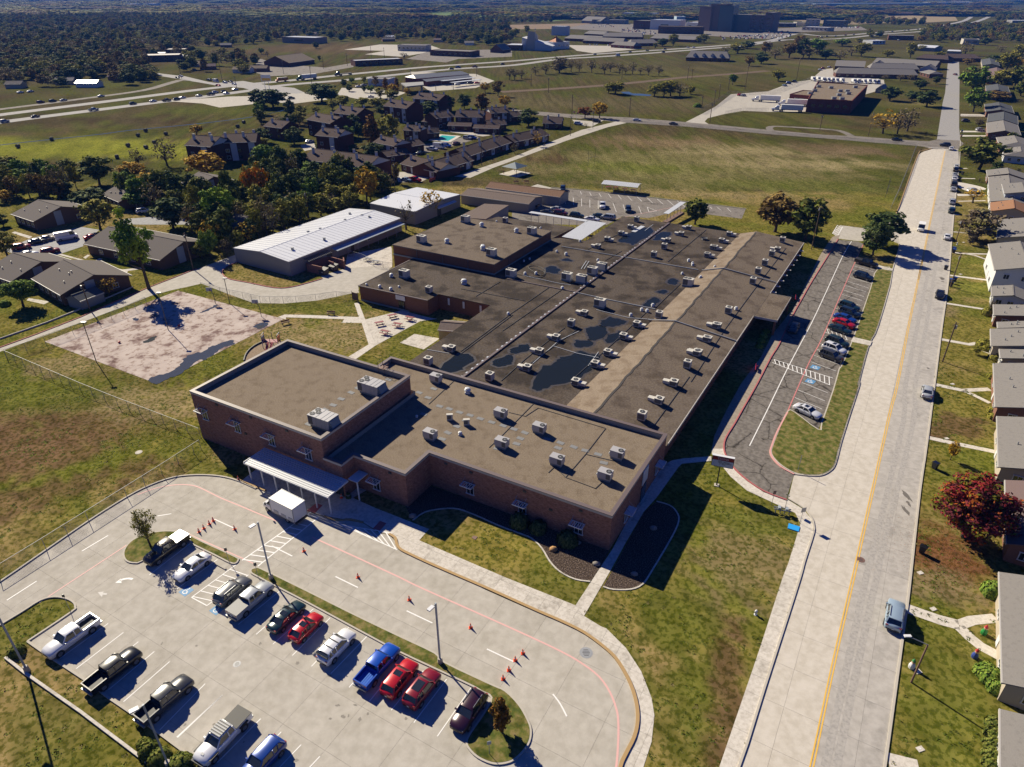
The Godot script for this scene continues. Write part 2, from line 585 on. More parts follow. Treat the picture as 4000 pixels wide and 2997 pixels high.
func stain(t: Node,c: Vector2,rx: float,rz: float,m: Material) -> void:
	var q := PackedVector2Array()
	for i in 14:
		var a := TAU * i / 14.0
		q.append(c + V(cos(a) * rx,sin(a) * rz) * rng.randf_range(0.5,1.1))
	obj("stain",pmesh(q,0.029,0.029,false),m,t)
func build_roads() -> void:
	grain("tar_stain",[col(0.10,0.09,0.08),col(0.20,0.185,0.165)],2.0,0.7,0.04)
	grain("oil_stain",[col(0.20,0.185,0.16),col(0.28,0.26,0.225)],2.0,0.7,0.04)
	var street := pv([19.23,-35.53,21.57,-38.22,26.66,-46.61,32.73,-56.63,36.39,-62.69,37.86,-65.29,40.97,-70.51,41.55,-71.9,41.9,-73.44,41.62,-75.65,40.05,-77.78,42.91,-83.43,44.37,-83.09,46.62,-83,48.66,-84.15,50.39,-86.22,53.78,-92.2,59.07,-101.02,65.14,-111.13,64.79,-111,74.25,-127.4,80.63,-137,99.87,-170.6,111.3,-190.2,126.8,-223.8,142.7,-250.5,182,-317,187.6,-323.3,193.9,-328.5,206.3,-328.5,190.7,-300.4,180.6,-283.3,142.5,-218.5,110.58,-163.7,94.19,-136.5,68.84,-94.13,60.02,-79.63,48.86,-60.57,44.76,-53.78,35.32,-38.23,33.43,-35.53])
	var s := sheet("street",street,0.010,M.joint,"pale concrete two-lane street with a double yellow centre line")
	var d := V(65.28,-100) - V(42.01,-60.77)
	slabs(s,street,V(28.37,-38.22),d,5.2,3.55,0.010,0.024,[M.street_a,M.street_b,M.street_a],298,0.02,[M.conc_worn,M.conc_worn2])
	var yl := smooth(pv([26.93,-35.95,28.43,-38.22,35.37,-50.04,43,-62.69,46.07,-67.84,65.28,-100,71.98,-110.86,86.95,-136.5,112.42,-179.6,103.3,-164.1,147.7,-239.5,198,-324.6]),3)
	var y1 := nst()
	ribbon(y1,yl,0.14,0.034,0.034,0.14)
	obj("yellow_line",y1.commit(),M.paint_yellow,s)
	obj("yellow_line",rmesh(yl,0.14,0.034,0.034,-0.14),M.paint_yellow,s)
	for r in [pv([29.68,-38.22,37.28,-50.65,44.6,-62.69,47.93,-67.84,63.12,-92.15,69.04,-102.11,73.5,-110.86,90.54,-139.3,116.2,-182.2]),pv([30.78,-38.22,38.43,-50.65,45.9,-62.69,49.07,-67.84,64.71,-92.15,70.85,-102.11,75.31,-110.86,92.47,-139.3,117.7,-182.2])]:
		line(s,"tyre_wear",smooth(r,3),0.75,grain("tyre_wear",[col(0.285,0.27,0.25),col(0.345,0.325,0.298),col(0.38,0.356,0.325)],6.0,0.88,0.02),0.029)
	for q in [[57.57,-78.38,0.5,1.6],[55.78,-75.27,0.4,1.2],[56.95,-76.69,0.3,0.8]] + [[110.03,-165.3,0.6,0.9],[108.82,-162.9,0.4,0.5]] + [[109.62,-164.6,0.5,0.9],[81.07,-117.2,0.3,0.5]]:
		stain(s,V(q[0],q[1]),q[2],q[3],M.tar_stain)
	line(s,"stop_line",pv([194.3,-332,200.7,-330.4]),0.5,M.paint_white)
	var k1 := smooth(pv([18.9,-35.53,21.52,-38.22,26.6,-46.61,32.67,-56.63,36.31,-62.69,37.78,-65.29,40.91,-70.51,41.48,-71.9,41.81,-73.44,41.51,-75.58,40.03,-77.72]),3)
	struct("kerb",rmesh(k1,0.22,0.0,0.15),M.kerb,"concrete kerb between the street and the front sidewalk")
	struct("kerb",rmesh(smooth(pv([42.99,-83.55,44.42,-83.23,46.67,-83.15,48.63,-84.27,50.3,-86.22,53.69,-92.2,58.97,-101.02,65.05,-111.13,64.72,-111,74.15,-127.4,80.53,-137,99.75,-170.6,111.17,-190.2,112.09,-193.5,111.23,-196]),3),0.22,0.0,0.15),M.kerb,"concrete kerb along the grass strip beside the side car park")
	struct("kerb",rmesh(smooth(pv([122.3,-218.5,126.8,-224,142.5,-250.5,181.7,-317,188,-324.6,194.9,-330.4]),3),0.35,0.0,0.18),M.kerb_tan,"tan stained kerb beside the playing field lay-by")
	struct("kerb",rmesh(smooth(pv([218.9,-349,190.9,-300.4,180.8,-283.3,142.6,-218.5,110.7,-163.7,94.3,-136.5,68.93,-94.13,60.1,-79.63,48.93,-60.57,44.82,-53.78,35.37,-38.23,33.64,-35.53]),3),0.25,0.0,0.14),M.kerb,"pale kerb along the house lawns")
	var cross := pv([-0,-450.2,33,-432.1,55.8,-422.3,66.8,-419.5,96.7,-403.5,108,-397.1,134.7,-379.2,159.3,-364.3,174.2,-360.8,192.6,-351,202.7,-347.5,209.3,-352.5,219.1,-349.5,216.6,-342.3,206.3,-328.5,193.9,-328.5,193.5,-334.2,191.4,-336.4,175.2,-344,156.6,-354.6,130.8,-366.9,93.5,-389,61.7,-402,46,-411.7,26.8,-421.5,-0,-435.6])
	sheet("cross_street",cross,0.012,M.asphalt_lot,"grey asphalt cross street beyond the playing field")
	sheet("north_road",pv([209.3,-352.5,281.8,-480.3,310.4,-529.6,448.4,-776.2,459.8,-776.2,361.3,-601.3,239.6,-386.8,219.1,-349.5]),0.014,grain("road_grey",[col(0.26,0.25,0.235),col(0.31,0.30,0.285)],9.0,0.9),"straight grey road running north past the houses")
	struct("loop_drive",rmesh(smooth(pv([135.9,-378.2,137.1,-384.4,141.9,-389.7,155.3,-385.5,168.9,-379.2,171.6,-372.8,171.1,-361.8]),3),3.6,0.018,0.018),M.asphalt_lot,"narrow looping mail drive beyond the cross street")
	sheet("truck_yard",pv([96.6,-403.1,112.6,-432.1,128.6,-462.3,154.2,-520.2,185.5,-536,221.2,-589.4,244.3,-609.4,286.9,-693.7,300.9,-704.4,277.5,-644.4,304,-609.4,279.8,-556.2,263.5,-536,178.6,-441,154.3,-439.7,140.9,-444.2,126.3,-432.1,112.2,-416.5,107.8,-405.4,107.8,-396.3]),0.018,M.conc3,"pale concrete truck yard round the red brick depot")
	sheet("lane",pv([59,-406.2,63.4,-400.5,51.5,-387.2,26.5,-349,-0,-303.4,-7.3,-291.2,-16.4,-273.1,-22.8,-275,-0,-310.4,15.4,-340,36.5,-378.8]),0.016,M.conc3,"concrete lane between the brown-roofed apartments and the playing field")
	sheet("lay_by",pv([97,-202.7,102.7,-210.7,108.6,-207.7,117.4,-212.8,126.8,-223.8,111.89,-190.8,112.5,-194.5,111.24,-196.1,101.56,-195,96.77,-197.4]),0.016,M.conc1,"concrete apron joining the side car park to the street")
	var hw: Material = M.asphalt_lot
	var hwm := grain("highway",[col(0.27,0.26,0.25),col(0.33,0.32,0.305)],14.0,0.9)
	struct("highway",rmesh(smooth(pv([-291.8,-385,-284.5,-402.3,-271.3,-423.6,-256,-445.6,-234.8,-476.5,-219.9,-494.9,-205.2,-518.3,-188.8,-545.9,-180.5,-566.9,-164.7,-584,-133.6,-609.4,-101.4,-647.1,-55,-696.9,-0,-732.7,49,-799.1,102.2,-835.2,177,-893.1,246,-951.5,303.7,-1000.2,400.7,-1121.8,488.3,-1149,615.7,-1272.2,750.8,-1382.8,940.5,-1626.3,1064.9,-1775.7,1395.7,-2253.3,1658.6,-2614.6]),3),10.5,0.02,0.02),hwm,"nearer carriageway of the pale divided highway")
	struct("highway",rmesh(smooth(pv([-310,-411.3,-301.5,-428.7,-284,-457.4,-264.1,-489.9,-242,-528.3,-223.5,-556.2,-205.2,-579.4,-177.6,-607.8,-150.4,-642.5,-125.3,-669.2,-78.8,-718.9,-0,-778.8,50.6,-827.7,106.8,-874.6,168.1,-919.6,254.5,-985.5,366.9,-1095.8,473.7,-1282.5,491.1,-1223.1,546.8,-1245.6,612.4,-1307.1,755.6,-1432.4,883.6,-1588.7,1077,-1843.3,1405.9,-2362.2,1577.1,-2614.6,1747.7,-2731]),3),10.5,0.02,0.02),hwm,"farther carriageway of the pale divided highway")
	struct("frontage_road",rmesh(smooth(pv([-324.4,-432.1,-315.5,-450.2,-301.6,-475,-287,-504.1,-274.8,-527.7,-268.8,-550.7,-269.9,-589.4,-267.2,-609.4,-240.6,-589.4,-207.9,-574.2]),3),7.0,0.024,0.024),hw,"narrow frontage road along the far side of the highway")
	sheet("crossing",pv([-326.8,-673.1,-303.7,-653.7,-277.9,-635.3,-234.6,-585.5,-217.1,-601.3,-201.6,-585.5,-186,-570.5,-163.4,-556.2,-148.6,-529.6,-152.7,-523.3,-185.5,-536,-201.8,-556.2,-223.1,-566.9,-259.2,-601.3,-297.6,-635.3]),0.028,hwm,"wide pale highway crossing with waiting cars")
	sheet("forecourt",pv([-227.5,-485.6,-195,-508.1,-177.5,-511.1,-162.7,-529.6,-143.6,-529.6,-123.7,-493.8,-142.6,-472.4,-156.9,-482.9,-171.5,-467.3,-182.7,-457.4,-200.4,-475]),0.026,M.conc3,"pale concrete forecourt beside the highway")
	sheet("forecourt",pv([-127.8,-556.2,-99.5,-552.8,-75.6,-529.6,-82.5,-493.8,-101.9,-493.8,-122.6,-517.1]),0.026,M.conc3,"pale drive beside the bank canopy")
	sheet("forecourt",pv([-206.1,-932.5,-177.4,-1024.2,-109.5,-1013.2,-84,-932.5,-114.2,-847.5,-122.4,-832.2,-167.6,-863.2,-152.1,-914.2]),0.026,M.conc3,"pale car park behind the dark roofed strip building")
	sheet("forecourt",pv([-112.2,-803.3,-99.2,-914.2,-0,-941.9,-0,-832.2,-56.8,-803.3,-67,-763.3,-95.8,-789.5]),0.027,hw,"grey car park round the low shop with a bright gable")
	sheet("forecourt",pv([-276.7,-817.5,-258,-789.5,-217.1,-738.6,-176.3,-709.9,-158.4,-763.3,-151.1,-715.5,-173.1,-653.7,-207.9,-635.3,-226.8,-663.3]),0.026,hw,"grey car park of the gabled hall")
	sheet("forecourt",pv([-91.7,-673.1,-31.5,-653.7,-14.2,-601.3,-27.1,-556.2,-59.7,-536,-77.7,-601.3]),0.026,M.conc3,"pale yard round the storage sheds")
	sheet("forecourt",pv([73.8,-1013.2,150.6,-991.8,166.4,-951.5,93.9,-879.6,78,-914.2]),0.026,M.conc3,"pale car park of the low brick care home")
	sheet("forecourt",pv([127.9,-1642.9,260.1,-1671.3,277.3,-1490.3,437.2,-1829.4,480.1,-1445.4,602.3,-1538,694.6,-1538,647.7,-1403,489,-1325.2,379.6,-1135.2,313.6,-1223.1,208.1,-1255.4,176.3,-1363.1,108.5,-1445.4]),0.026,hw,"hospital car park crowded with parked cars")
	struct("creek",rmesh(smooth(pv([-249,-330.9,-243,-338.3,-227.7,-351.6,-210.6,-365.5,-200,-377.8,-180.4,-391.8,-163.7,-406.2,-149.1,-423.6,-137,-452.6]),3),1.5,0.02,0.02),M.water_bright,"thin shining creek through the meadow")
	struct("ditch",rmesh(smooth(pv([-8.3,-532.8,25.7,-548,71.3,-572,112.1,-601.3,146.1,-628.2,192.1,-653.7,232.6,-681.2]),3),9.0,0.03,0.03),grain("ditch",[col(0.10,0.07,0.05),col(0.16,0.115,0.08)],7.0,0.95),"dry brown ditch across the meadow")
	sheet("pond",pv([78.4,-532.8,84.5,-534.7,85.5,-524.5,91.9,-523.3,98.1,-517.1,95.3,-509.9,84.7,-514.1,78.9,-524.5]),0.03,M.water_bright,"small blue pond between bushes")
	sheet("field",pv([-271.1,-2062.5,-281.1,-2482.1,-139.5,-3015.9,-0,-2686.2,127.4,-2253.3,192.5,-2153.8,183,-1978.6,93.9,-1795.5,-0,-1795.5,-90.3,-1939.1,-177.1,-1939.1]),0.04,grain("field_green",[col(0.09,0.14,0.035),col(0.12,0.17,0.045)],40.0,0.95),"flat green winter wheat field far behind")
	sheet("field",pv([219.2,-2841.6,471.7,-2891.8,729,-2891.8,627.1,-2482.1,417,-2153.8,308.8,-2306.5,219.1,-2457.2]),0.04,grain("field_olive",[col(0.11,0.14,0.05),col(0.14,0.16,0.06)],40.0,0.95),"pale green field behind the hospital")
	sheet("field",pv([-1864.7,-2841.6,-1798.8,-3015.9,-1624.5,-3111.2,-1262.4,-3015.9,-1181.9,-2841.6,-1405.1,-2686.2,-1412.1,-2420.7,-1483.6,-2253.3]),0.04,grain("field_dry",[col(0.30,0.23,0.14),col(0.38,0.29,0.19)],60.0,0.95),"dry straw coloured airfield grass far behind")
	sheet("field",pv([-2643.6,-4090.5,-2389.4,-4230.3,-2147.5,-3778.2,-2257.3,-3612.5]),0.04,M.field_dry,"pale dry strip near the horizon")
	sheet("field",pv([741.8,-2253.3,963.4,-2482.1,996.6,-2253.3,1339.2,-2362.2,1052.7,-1829.4,893.6,-1700.8,817.3,-1700.8,669.4,-1588.7,682.3,-1978.6]),0.04,grain("field_tan",[col(0.24,0.185,0.10),col(0.28,0.22,0.13)],50.0,0.95),"tan meadow below the long warehouse")
	sheet("field",pv([-153.3,-1731.2,-86,-1731.2,-0,-1615.4,178.1,-1700.8,150,-1615.4,86.8,-1445.4,-0,-1423.9,-67.7,-1445.4]),0.04,grain("field_brown",[col(0.19,0.135,0.085),col(0.24,0.175,0.11)],50.0,0.95),"ploughed brown field behind the church")
# raised planting island: kerb block with turf inside
func island(poly: PackedVector2Array,label: String,km: Material = null) -> void:
	var p := smooth(poly,3,true)
	var o := struct("island",pmesh(p,0.0,0.15),M.kerb if km == null else km,label)
	for q in Geometry2D.offset_polygon(p,-0.2 if not Geometry2D.is_polygon_clockwise(p) else -0.2):
		obj("turf",pmesh(q,0.1,0.165),M.island_grass,o)
func hatch(parent: Node,a0: Vector2,a1: Vector2,b0: Vector2,b1: Vector2,n: int,w := 0.16,m: Material = null,y := 0.036) -> void:
	if m == null: m = M.paint_white
	line(parent,"painted_line",PackedVector2Array([a0,a1]),w,m,y)
	line(parent,"painted_line",PackedVector2Array([b0,b1]),w,m,y)
	for i in n:
		var t := (i + 0.5) / n
		line(parent,"painted_line",PackedVector2Array([a0.lerp(a1,t - 0.35 / n),b0.lerp(b1,t + 0.35 / n)]),w,m,y + 0.004)
# wheelchair bay sign painted on the ground
func wheelchair(parent: Node,c: Vector2,d: Vector2,s := 1.3) -> void:
	var u := d.normalized()
	var w := V(-u.y,u.x)
	var h := s * 0.5
	obj("blue_square",pmesh(PackedVector2Array([c - u * h - w * h,c + u * h - w * h,c + u * h + w * h,c - u * h + w * h]),0.036,0.036,false),M.paint_blue,parent)
	var st := nst()
	var arc := PackedVector2Array()
	for i in 13:
		var a := -0.6 + i * 0.38
		arc.append(c - u * 0.12 * s + (u * cos(a + 1.9) + w * sin(a + 1.9)) * s * 0.22)
	ribbon(st,arc,0.08 * s,0.042,0.042)
	ribbon(st,PackedVector2Array([c + u * s * 0.25,c,c + w * s * 0.2,c + w * s * 0.3 - u * s * 0.22]),0.08 * s,0.043,0.043)
	ribbon(st,PackedVector2Array([c + u * s * 0.30,c + u * s * 0.40]),0.11 * s,0.044,0.044)
	obj("wheelchair_symbol",st.commit(),M.paint_white,parent)
func build_front_drive() -> void:
	var lot := pv([-65.61,-57.64,-63.72,-61.56,-61.25,-67.14,-58.6,-73.02,-55.89,-78.03,-53.75,-80.7,-51.12,-82.6,-47.85,-83.16,-44.23,-82.88,-41.04,-81.75,-37.8,-79.89,-40.52,-81.66,-36.19,-79.48,-35.76,-78.62,-29.08,-75.04,-26.35,-73.88,-20.58,-72.54,-18,-70.51,-16.61,-70.17,-15.55,-68.83,-14.95,-67.3,-13.21,-66.24,-9.81,-64.17,-3.2,-60.47,-3.78,-60.69,1.59,-57.59,5.61,-55.52,8.17,-53.86,10.54,-51.48,11.61,-49.81,12.49,-47.21,12.74,-44.89,12.56,-42.96,11.94,-41.23,10.91,-39.57,10.17,-38.23,9.6,-36.37,-24.88,-35.7,-30.15,-38.77,-37.16,-42.89,-41.68,-45.36,-45.55,-47.63,-51.87,-51.01,-54.81,-52.65,-52.19,-56.89,-52.17,-57.59,-52.7,-58.3,-53.89,-58.93,-55.59,-59.21,-56.95,-58.66,-58.09,-56.89,-59.43,-54.93,-61.46,-51.68])
	var s := sheet("front_drive",lot,0.010,M.joint,"pale concrete drop-off drive and car park before the school")
	var u := V(-9.38,-59.73) - V(-26.92,-69.72)
	slabs(s,lot,V(-26.92,-69.72),u,5.6,5.4,0.010,0.024,[M.conc0,M.conc1,M.conc2,M.conc3])
	struct("kerb",rmesh(smooth(pv([-65.86,-58,-63.78,-61.66,-61.31,-67.24,-58.67,-73.14,-55.96,-78.16,-53.82,-80.84,-51.18,-82.74,-47.91,-83.31,-44.29,-83.02,-41.09,-81.89,-37.84,-80.02,-41.42,-82.28]),3),0.24,0.0,0.16),M.kerb,"concrete kerb along the outer bend of the drop-off drive")
	struct("kerb",rmesh(smooth(pv([-41.42,-82.28,-40.11,-81.5,-38.47,-80.7,-36.21,-79.53]),3),0.34,0.0,0.16),M.kerb_tan,"tan painted kerb beside the entrance canopy")
	struct("kerb",rmesh(smooth(pv([-26.37,-73.98,-24.9,-73.21,-23.75,-73.13,-22.49,-73.25,-20.6,-72.63]),3),0.34,0.0,0.12),M.kerb_tan,"tan kerb at the shaded drop-off ramp")
	struct("kerb",rmesh(smooth(pv([-16.64,-70.31,-15.68,-69.49,-15.34,-68.39,-14.73,-67.41,-13.23,-66.4,-9.83,-64.38,-3.21,-60.68,2.96,-57.09,5.62,-55.6,8.3,-53.86,10.67,-51.48,11.73,-49.81,12.59,-47.21,12.86,-44.89,12.67,-42.96,12.06,-41.23,11.02,-39.57,10.28,-38.23,9.94,-36.37]),3),0.36,0.0,0.16),M.kerb_tan,"long tan painted kerb along the front sidewalk")
	struct("kerb",rmesh(smooth(pv([-59.43,-54.93,-58.09,-56.89,-56.95,-58.66,-55.59,-59.21,-53.89,-58.93,-52.7,-58.3,-52.14,-57.59,-52.19,-56.89,-54.81,-52.65]),3),0.22,0.0,0.15),M.kerb,"kerb round the grass tongue by the white pickup")
	struct("kerb",rmesh(pv([-54.81,-52.65,-51.87,-51.01,-45.55,-47.63,-41.68,-45.36,-37.16,-42.89,-30.15,-38.77,-24.88,-35.7]),0.24,0.0,0.15),M.kerb,"straight kerb at the nose of the pickup row")
	struct("edging",rmesh(pv([-55.91,-50.48,-52.51,-48.49,-44.02,-43.91,-35.01,-38.77,-29.98,-35.7]),0.28,0.0,0.22),M.walk,"narrow concrete edging across the corner lawn")
	island(pv([-50.47,-65.87,-51.05,-67.14,-51.02,-68.66,-50.31,-69.77,-49.09,-70.5,-47.68,-70.87,-45.94,-70.87,-43.99,-70.34,-41.18,-68.77,-35.9,-66.03,-35.29,-65.41,-35.45,-64.75,-36.3,-64.83,-38.84,-66.24,-42.31,-68.11,-43.9,-68.99,-47.58,-65.24,-48.41,-64.79,-49.57,-65.04]),"kerbed grass island with the small bare tree")
	island(pv([-33.11,-63.21,-33.19,-63.77,-32.65,-64.05,-31.77,-63.85,-25.24,-60.28,-18.83,-56.68,-12.9,-53.47,-8.55,-51.14,-7.43,-49.96,-2.27,-47.21,-0.67,-46.38,0.78,-44.76,1.7,-42.96,1.97,-41.84,1.76,-40.63,1.06,-39.57,0.17,-38.77,-0.93,-38.43,-2.04,-38.49,-3.39,-39.11,-4.33,-40.04,-4.53,-40.75,-4.19,-41.65,-2.89,-43.85,-2.23,-45.5,-3.22,-46.17,-4.22,-46.82,-7.63,-48.59,-12.56,-51.14,-16.9,-53.66,-24.72,-58.27,-28.91,-60.66,-32.42,-62.68]),"long kerbed grass median between the drive and the parked cars")
	line(s,"pink_line",smooth(pv([-56.9,-58.34,-50.97,-68.55]),2),0.16,M.paint_pink)
	line(s,"pink_line",smooth(pv([-54.69,-78.68,-52.67,-80.21,-50.41,-80.92,-48.36,-80.98,-46.4,-80.38,-42.44,-78.03,-39.36,-76.43,-36.12,-74.72,-32.72,-72.97]),3),0.20,M.paint_pink)
	line(s,"pink_line",smooth(pv([-26.92,-69.72,-20.76,-66.24,-14.18,-62.48,-11.2,-60.69,-0.47,-54.76,5.36,-51.4,7.79,-49.66,9.38,-48.06,10.28,-46.24,10.7,-44.37,10.72,-42.96,10.42,-40.75,9.89,-38.23,9.31,-36.8]),3),0.22,M.paint_pink)
	line(s,"pink_line",smooth(pv([-44.04,-70.45,-41.27,-68.99,-35.8,-66.18,-32.85,-64.63]),3),0.15,M.paint_pink)
	for r in [pv([-41.45,-73.33,-38.07,-71.5]),pv([-31.86,-68.04,-28.61,-66.15]),pv([-22.2,-62.58,-19.01,-60.75]),pv([-12.52,-57.1,-9.27,-55.28]),pv([-2.81,-51.66,0.35,-49.9]),pv([-49.71,-73.99,-47.97,-74.48]),pv([-56.52,-67.07,-54.59,-70.04]),pv([-61.04,-58.71,-59.29,-61.81])]:
		line(s,"lane_dash",r,0.16,M.paint_white)
	line(s,"lane_dash",smooth(pv([4.28,-46,4.97,-44.89,5.56,-43.46]),3),0.16,M.paint_white)
	hatch(s,V(-34.88,-65.4),V(-28.26,-75.04),V(-32.52,-64.33),V(-27.04,-73.74),11,0.18)
	hatch(s,V(-23.71,-72.21),V(-16.27,-70.51),V(-21.2,-70.81),V(-15.15,-67.34),7,0.15)
	for r in [pv([-47.35,-49.1,-44.59,-53.94]),pv([-49.86,-50.41,-47.01,-55.21]),pv([-44.93,-47.63,-42.28,-52.65]),pv([-42.51,-46.52,-39.87,-51.32]),pv([-40.25,-45.09,-37.59,-50]),pv([-35.11,-41.96,-32.62,-47.24]),pv([-32.99,-41.17,-30.29,-45.9]),pv([-33.09,-41.23,-30.28,-45.9]),pv([-28.13,-38.66,-25.43,-43.21]),pv([-26,-37,-22.94,-41.78]),pv([-23.71,-35.62,-20.61,-40.45]),pv([-21.67,-34.5,-18.48,-39.28])]:
		line(s,"bay_line",r,0.11,M.paint_white)
	for r in [pv([-45.72,-62.82,-42.9,-68.44]),pv([-43.41,-61.56,-40.77,-66.92]),pv([-41.24,-60.52,-38.13,-65.55]),pv([-33.97,-56.34,-31.9,-59.36]),pv([-31.82,-55.06,-28.53,-60.1]),pv([-29.28,-53.66,-26.1,-58.72]),pv([-26.95,-52.3,-23.66,-57.38]),pv([-24.34,-50.79,-21.35,-56.05]),pv([-21.87,-49.38,-18.89,-54.65]),pv([-19.55,-48.46,-16.57,-53.34]),pv([-17.23,-46.79,-14.42,-51.48]),pv([-14.82,-45.09,-12.14,-49.96]),pv([-12.37,-44.13,-9.6,-48.85]),pv([-9.88,-42.77,-7,-47.77]),pv([-7.38,-41.31,-4.34,-46.72])]:
		line(s,"bay_line",r,0.11,M.paint_white)
	hatch(s,V(-38.9,-59.17),V(-35.42,-64.58),V(-36.54,-57.88),V(-33.22,-62.87),6,0.13)
	line(s,"painted_line",pv([-38.9,-59.17,-36.54,-57.88]),0.13,M.paint_white)
	wheelchair(s,V(-39.96,-60.19),V(-35.42,-64.58) - V(-38.9,-59.17))
	wheelchair(s,V(-35.1,-57.29),V(-35.42,-64.58) - V(-38.9,-59.17))
	for q in [[-17.94,-44.7],[-16.12,-44.72],[-17.16,-43.43],[-16.62,-43.53],[-15.4,-43.12],[-14.69,-43.76],
[-18.38,-43.21],[-28.42,-52.41],[-23.53,-49.81],[-19.61,-48.2],[-29.94,-42.58],[-26.3,-40.75],
[-20.68,-38.89],[-35.48,-52.1],[-10.73,-43.21]] + [[-47.31,-49.96],[-40.18,-46.24],[-46.8,-53.37],[-39.79,-49.07],[-32.83,-42.58],[-39.51,-52.41]]:
		stain(s,V(q[0],q[1]),rng.randf_range(0.10,0.32),rng.randf_range(0.10,0.3),M.oil_stain)
	var st := nst()
	ribbon(st,smooth(pv([-47.46,-62.14,-48.06,-62.24,-48.71,-62.08,-48.94,-61.81]),3),0.30,0.036,0.036)
	prism(st,pv([-49,-62.24,-48.54,-61.5,-49.35,-61.5]),0.036,0.036,false)
	obj("turn_arrow",st.commit(),M.paint_white,s)
	st = nst()
	ribbon(st,pv([-49.43,-59.68,-49.96,-59.73]),0.28,0.036,0.036)
	prism(st,pv([-50.04,-60.1,-49.78,-59.18,-50.71,-59.96]),0.037,0.037,false)
	obj("turn_arrow",st.commit(),plain("paint_worn",col(0.55,0.53,0.49),0.8),s)
	var ws := obj("wheel_stop",rmesh(pv([-38.11,-64.79,-36.41,-63.78]),0.2,0.024,0.16),M.conc3)
	tag(ws,"lone concrete wheel stop between the white sedan and the median","wheel stop")
	manhole(V(8.25,-51.17),0.75,"wide dark grey manhole cover inside the drive bend",M.grey_metal)
	manhole(V(-30.09,-49.69),0.42,"small grey manhole cover in the middle of the car park",M.grey_metal)
	manhole(V(45.12,-65.54),0.55,"rusty brown manhole cover beside the yellow line",M.rust_metal)
	manhole(V(-59.53,-89.28),0.55,"pale round cover in the rough lawn",M.kerb)
	manhole(V(73.11,-128.7),0.5,"round cover in the strip of pavement beside the parked cars",M.grey_metal)
func manhole(p: Vector2,r: float,label: String,m: Material) -> void:
	var t := thing("manhole_cover",label,"manhole",v3(p,0.026))
	var st := nst()
	lathe(st,[[0.0,0.014],[r * 0.8,0.014],[r * 0.8,0.006],[r,0.006],[r,0.0]],20)
	obj("frame",st.commit(),m,t)
	st = nst()
	for k in [-2,-1,0,1,2]:
		box(st,Q(0,0.018,k * r * 0.25),Q(r * 1.1 * cos(k * 0.45),0.008,r * 0.08))
	obj("rib",st.commit(),M.dark_metal,t)
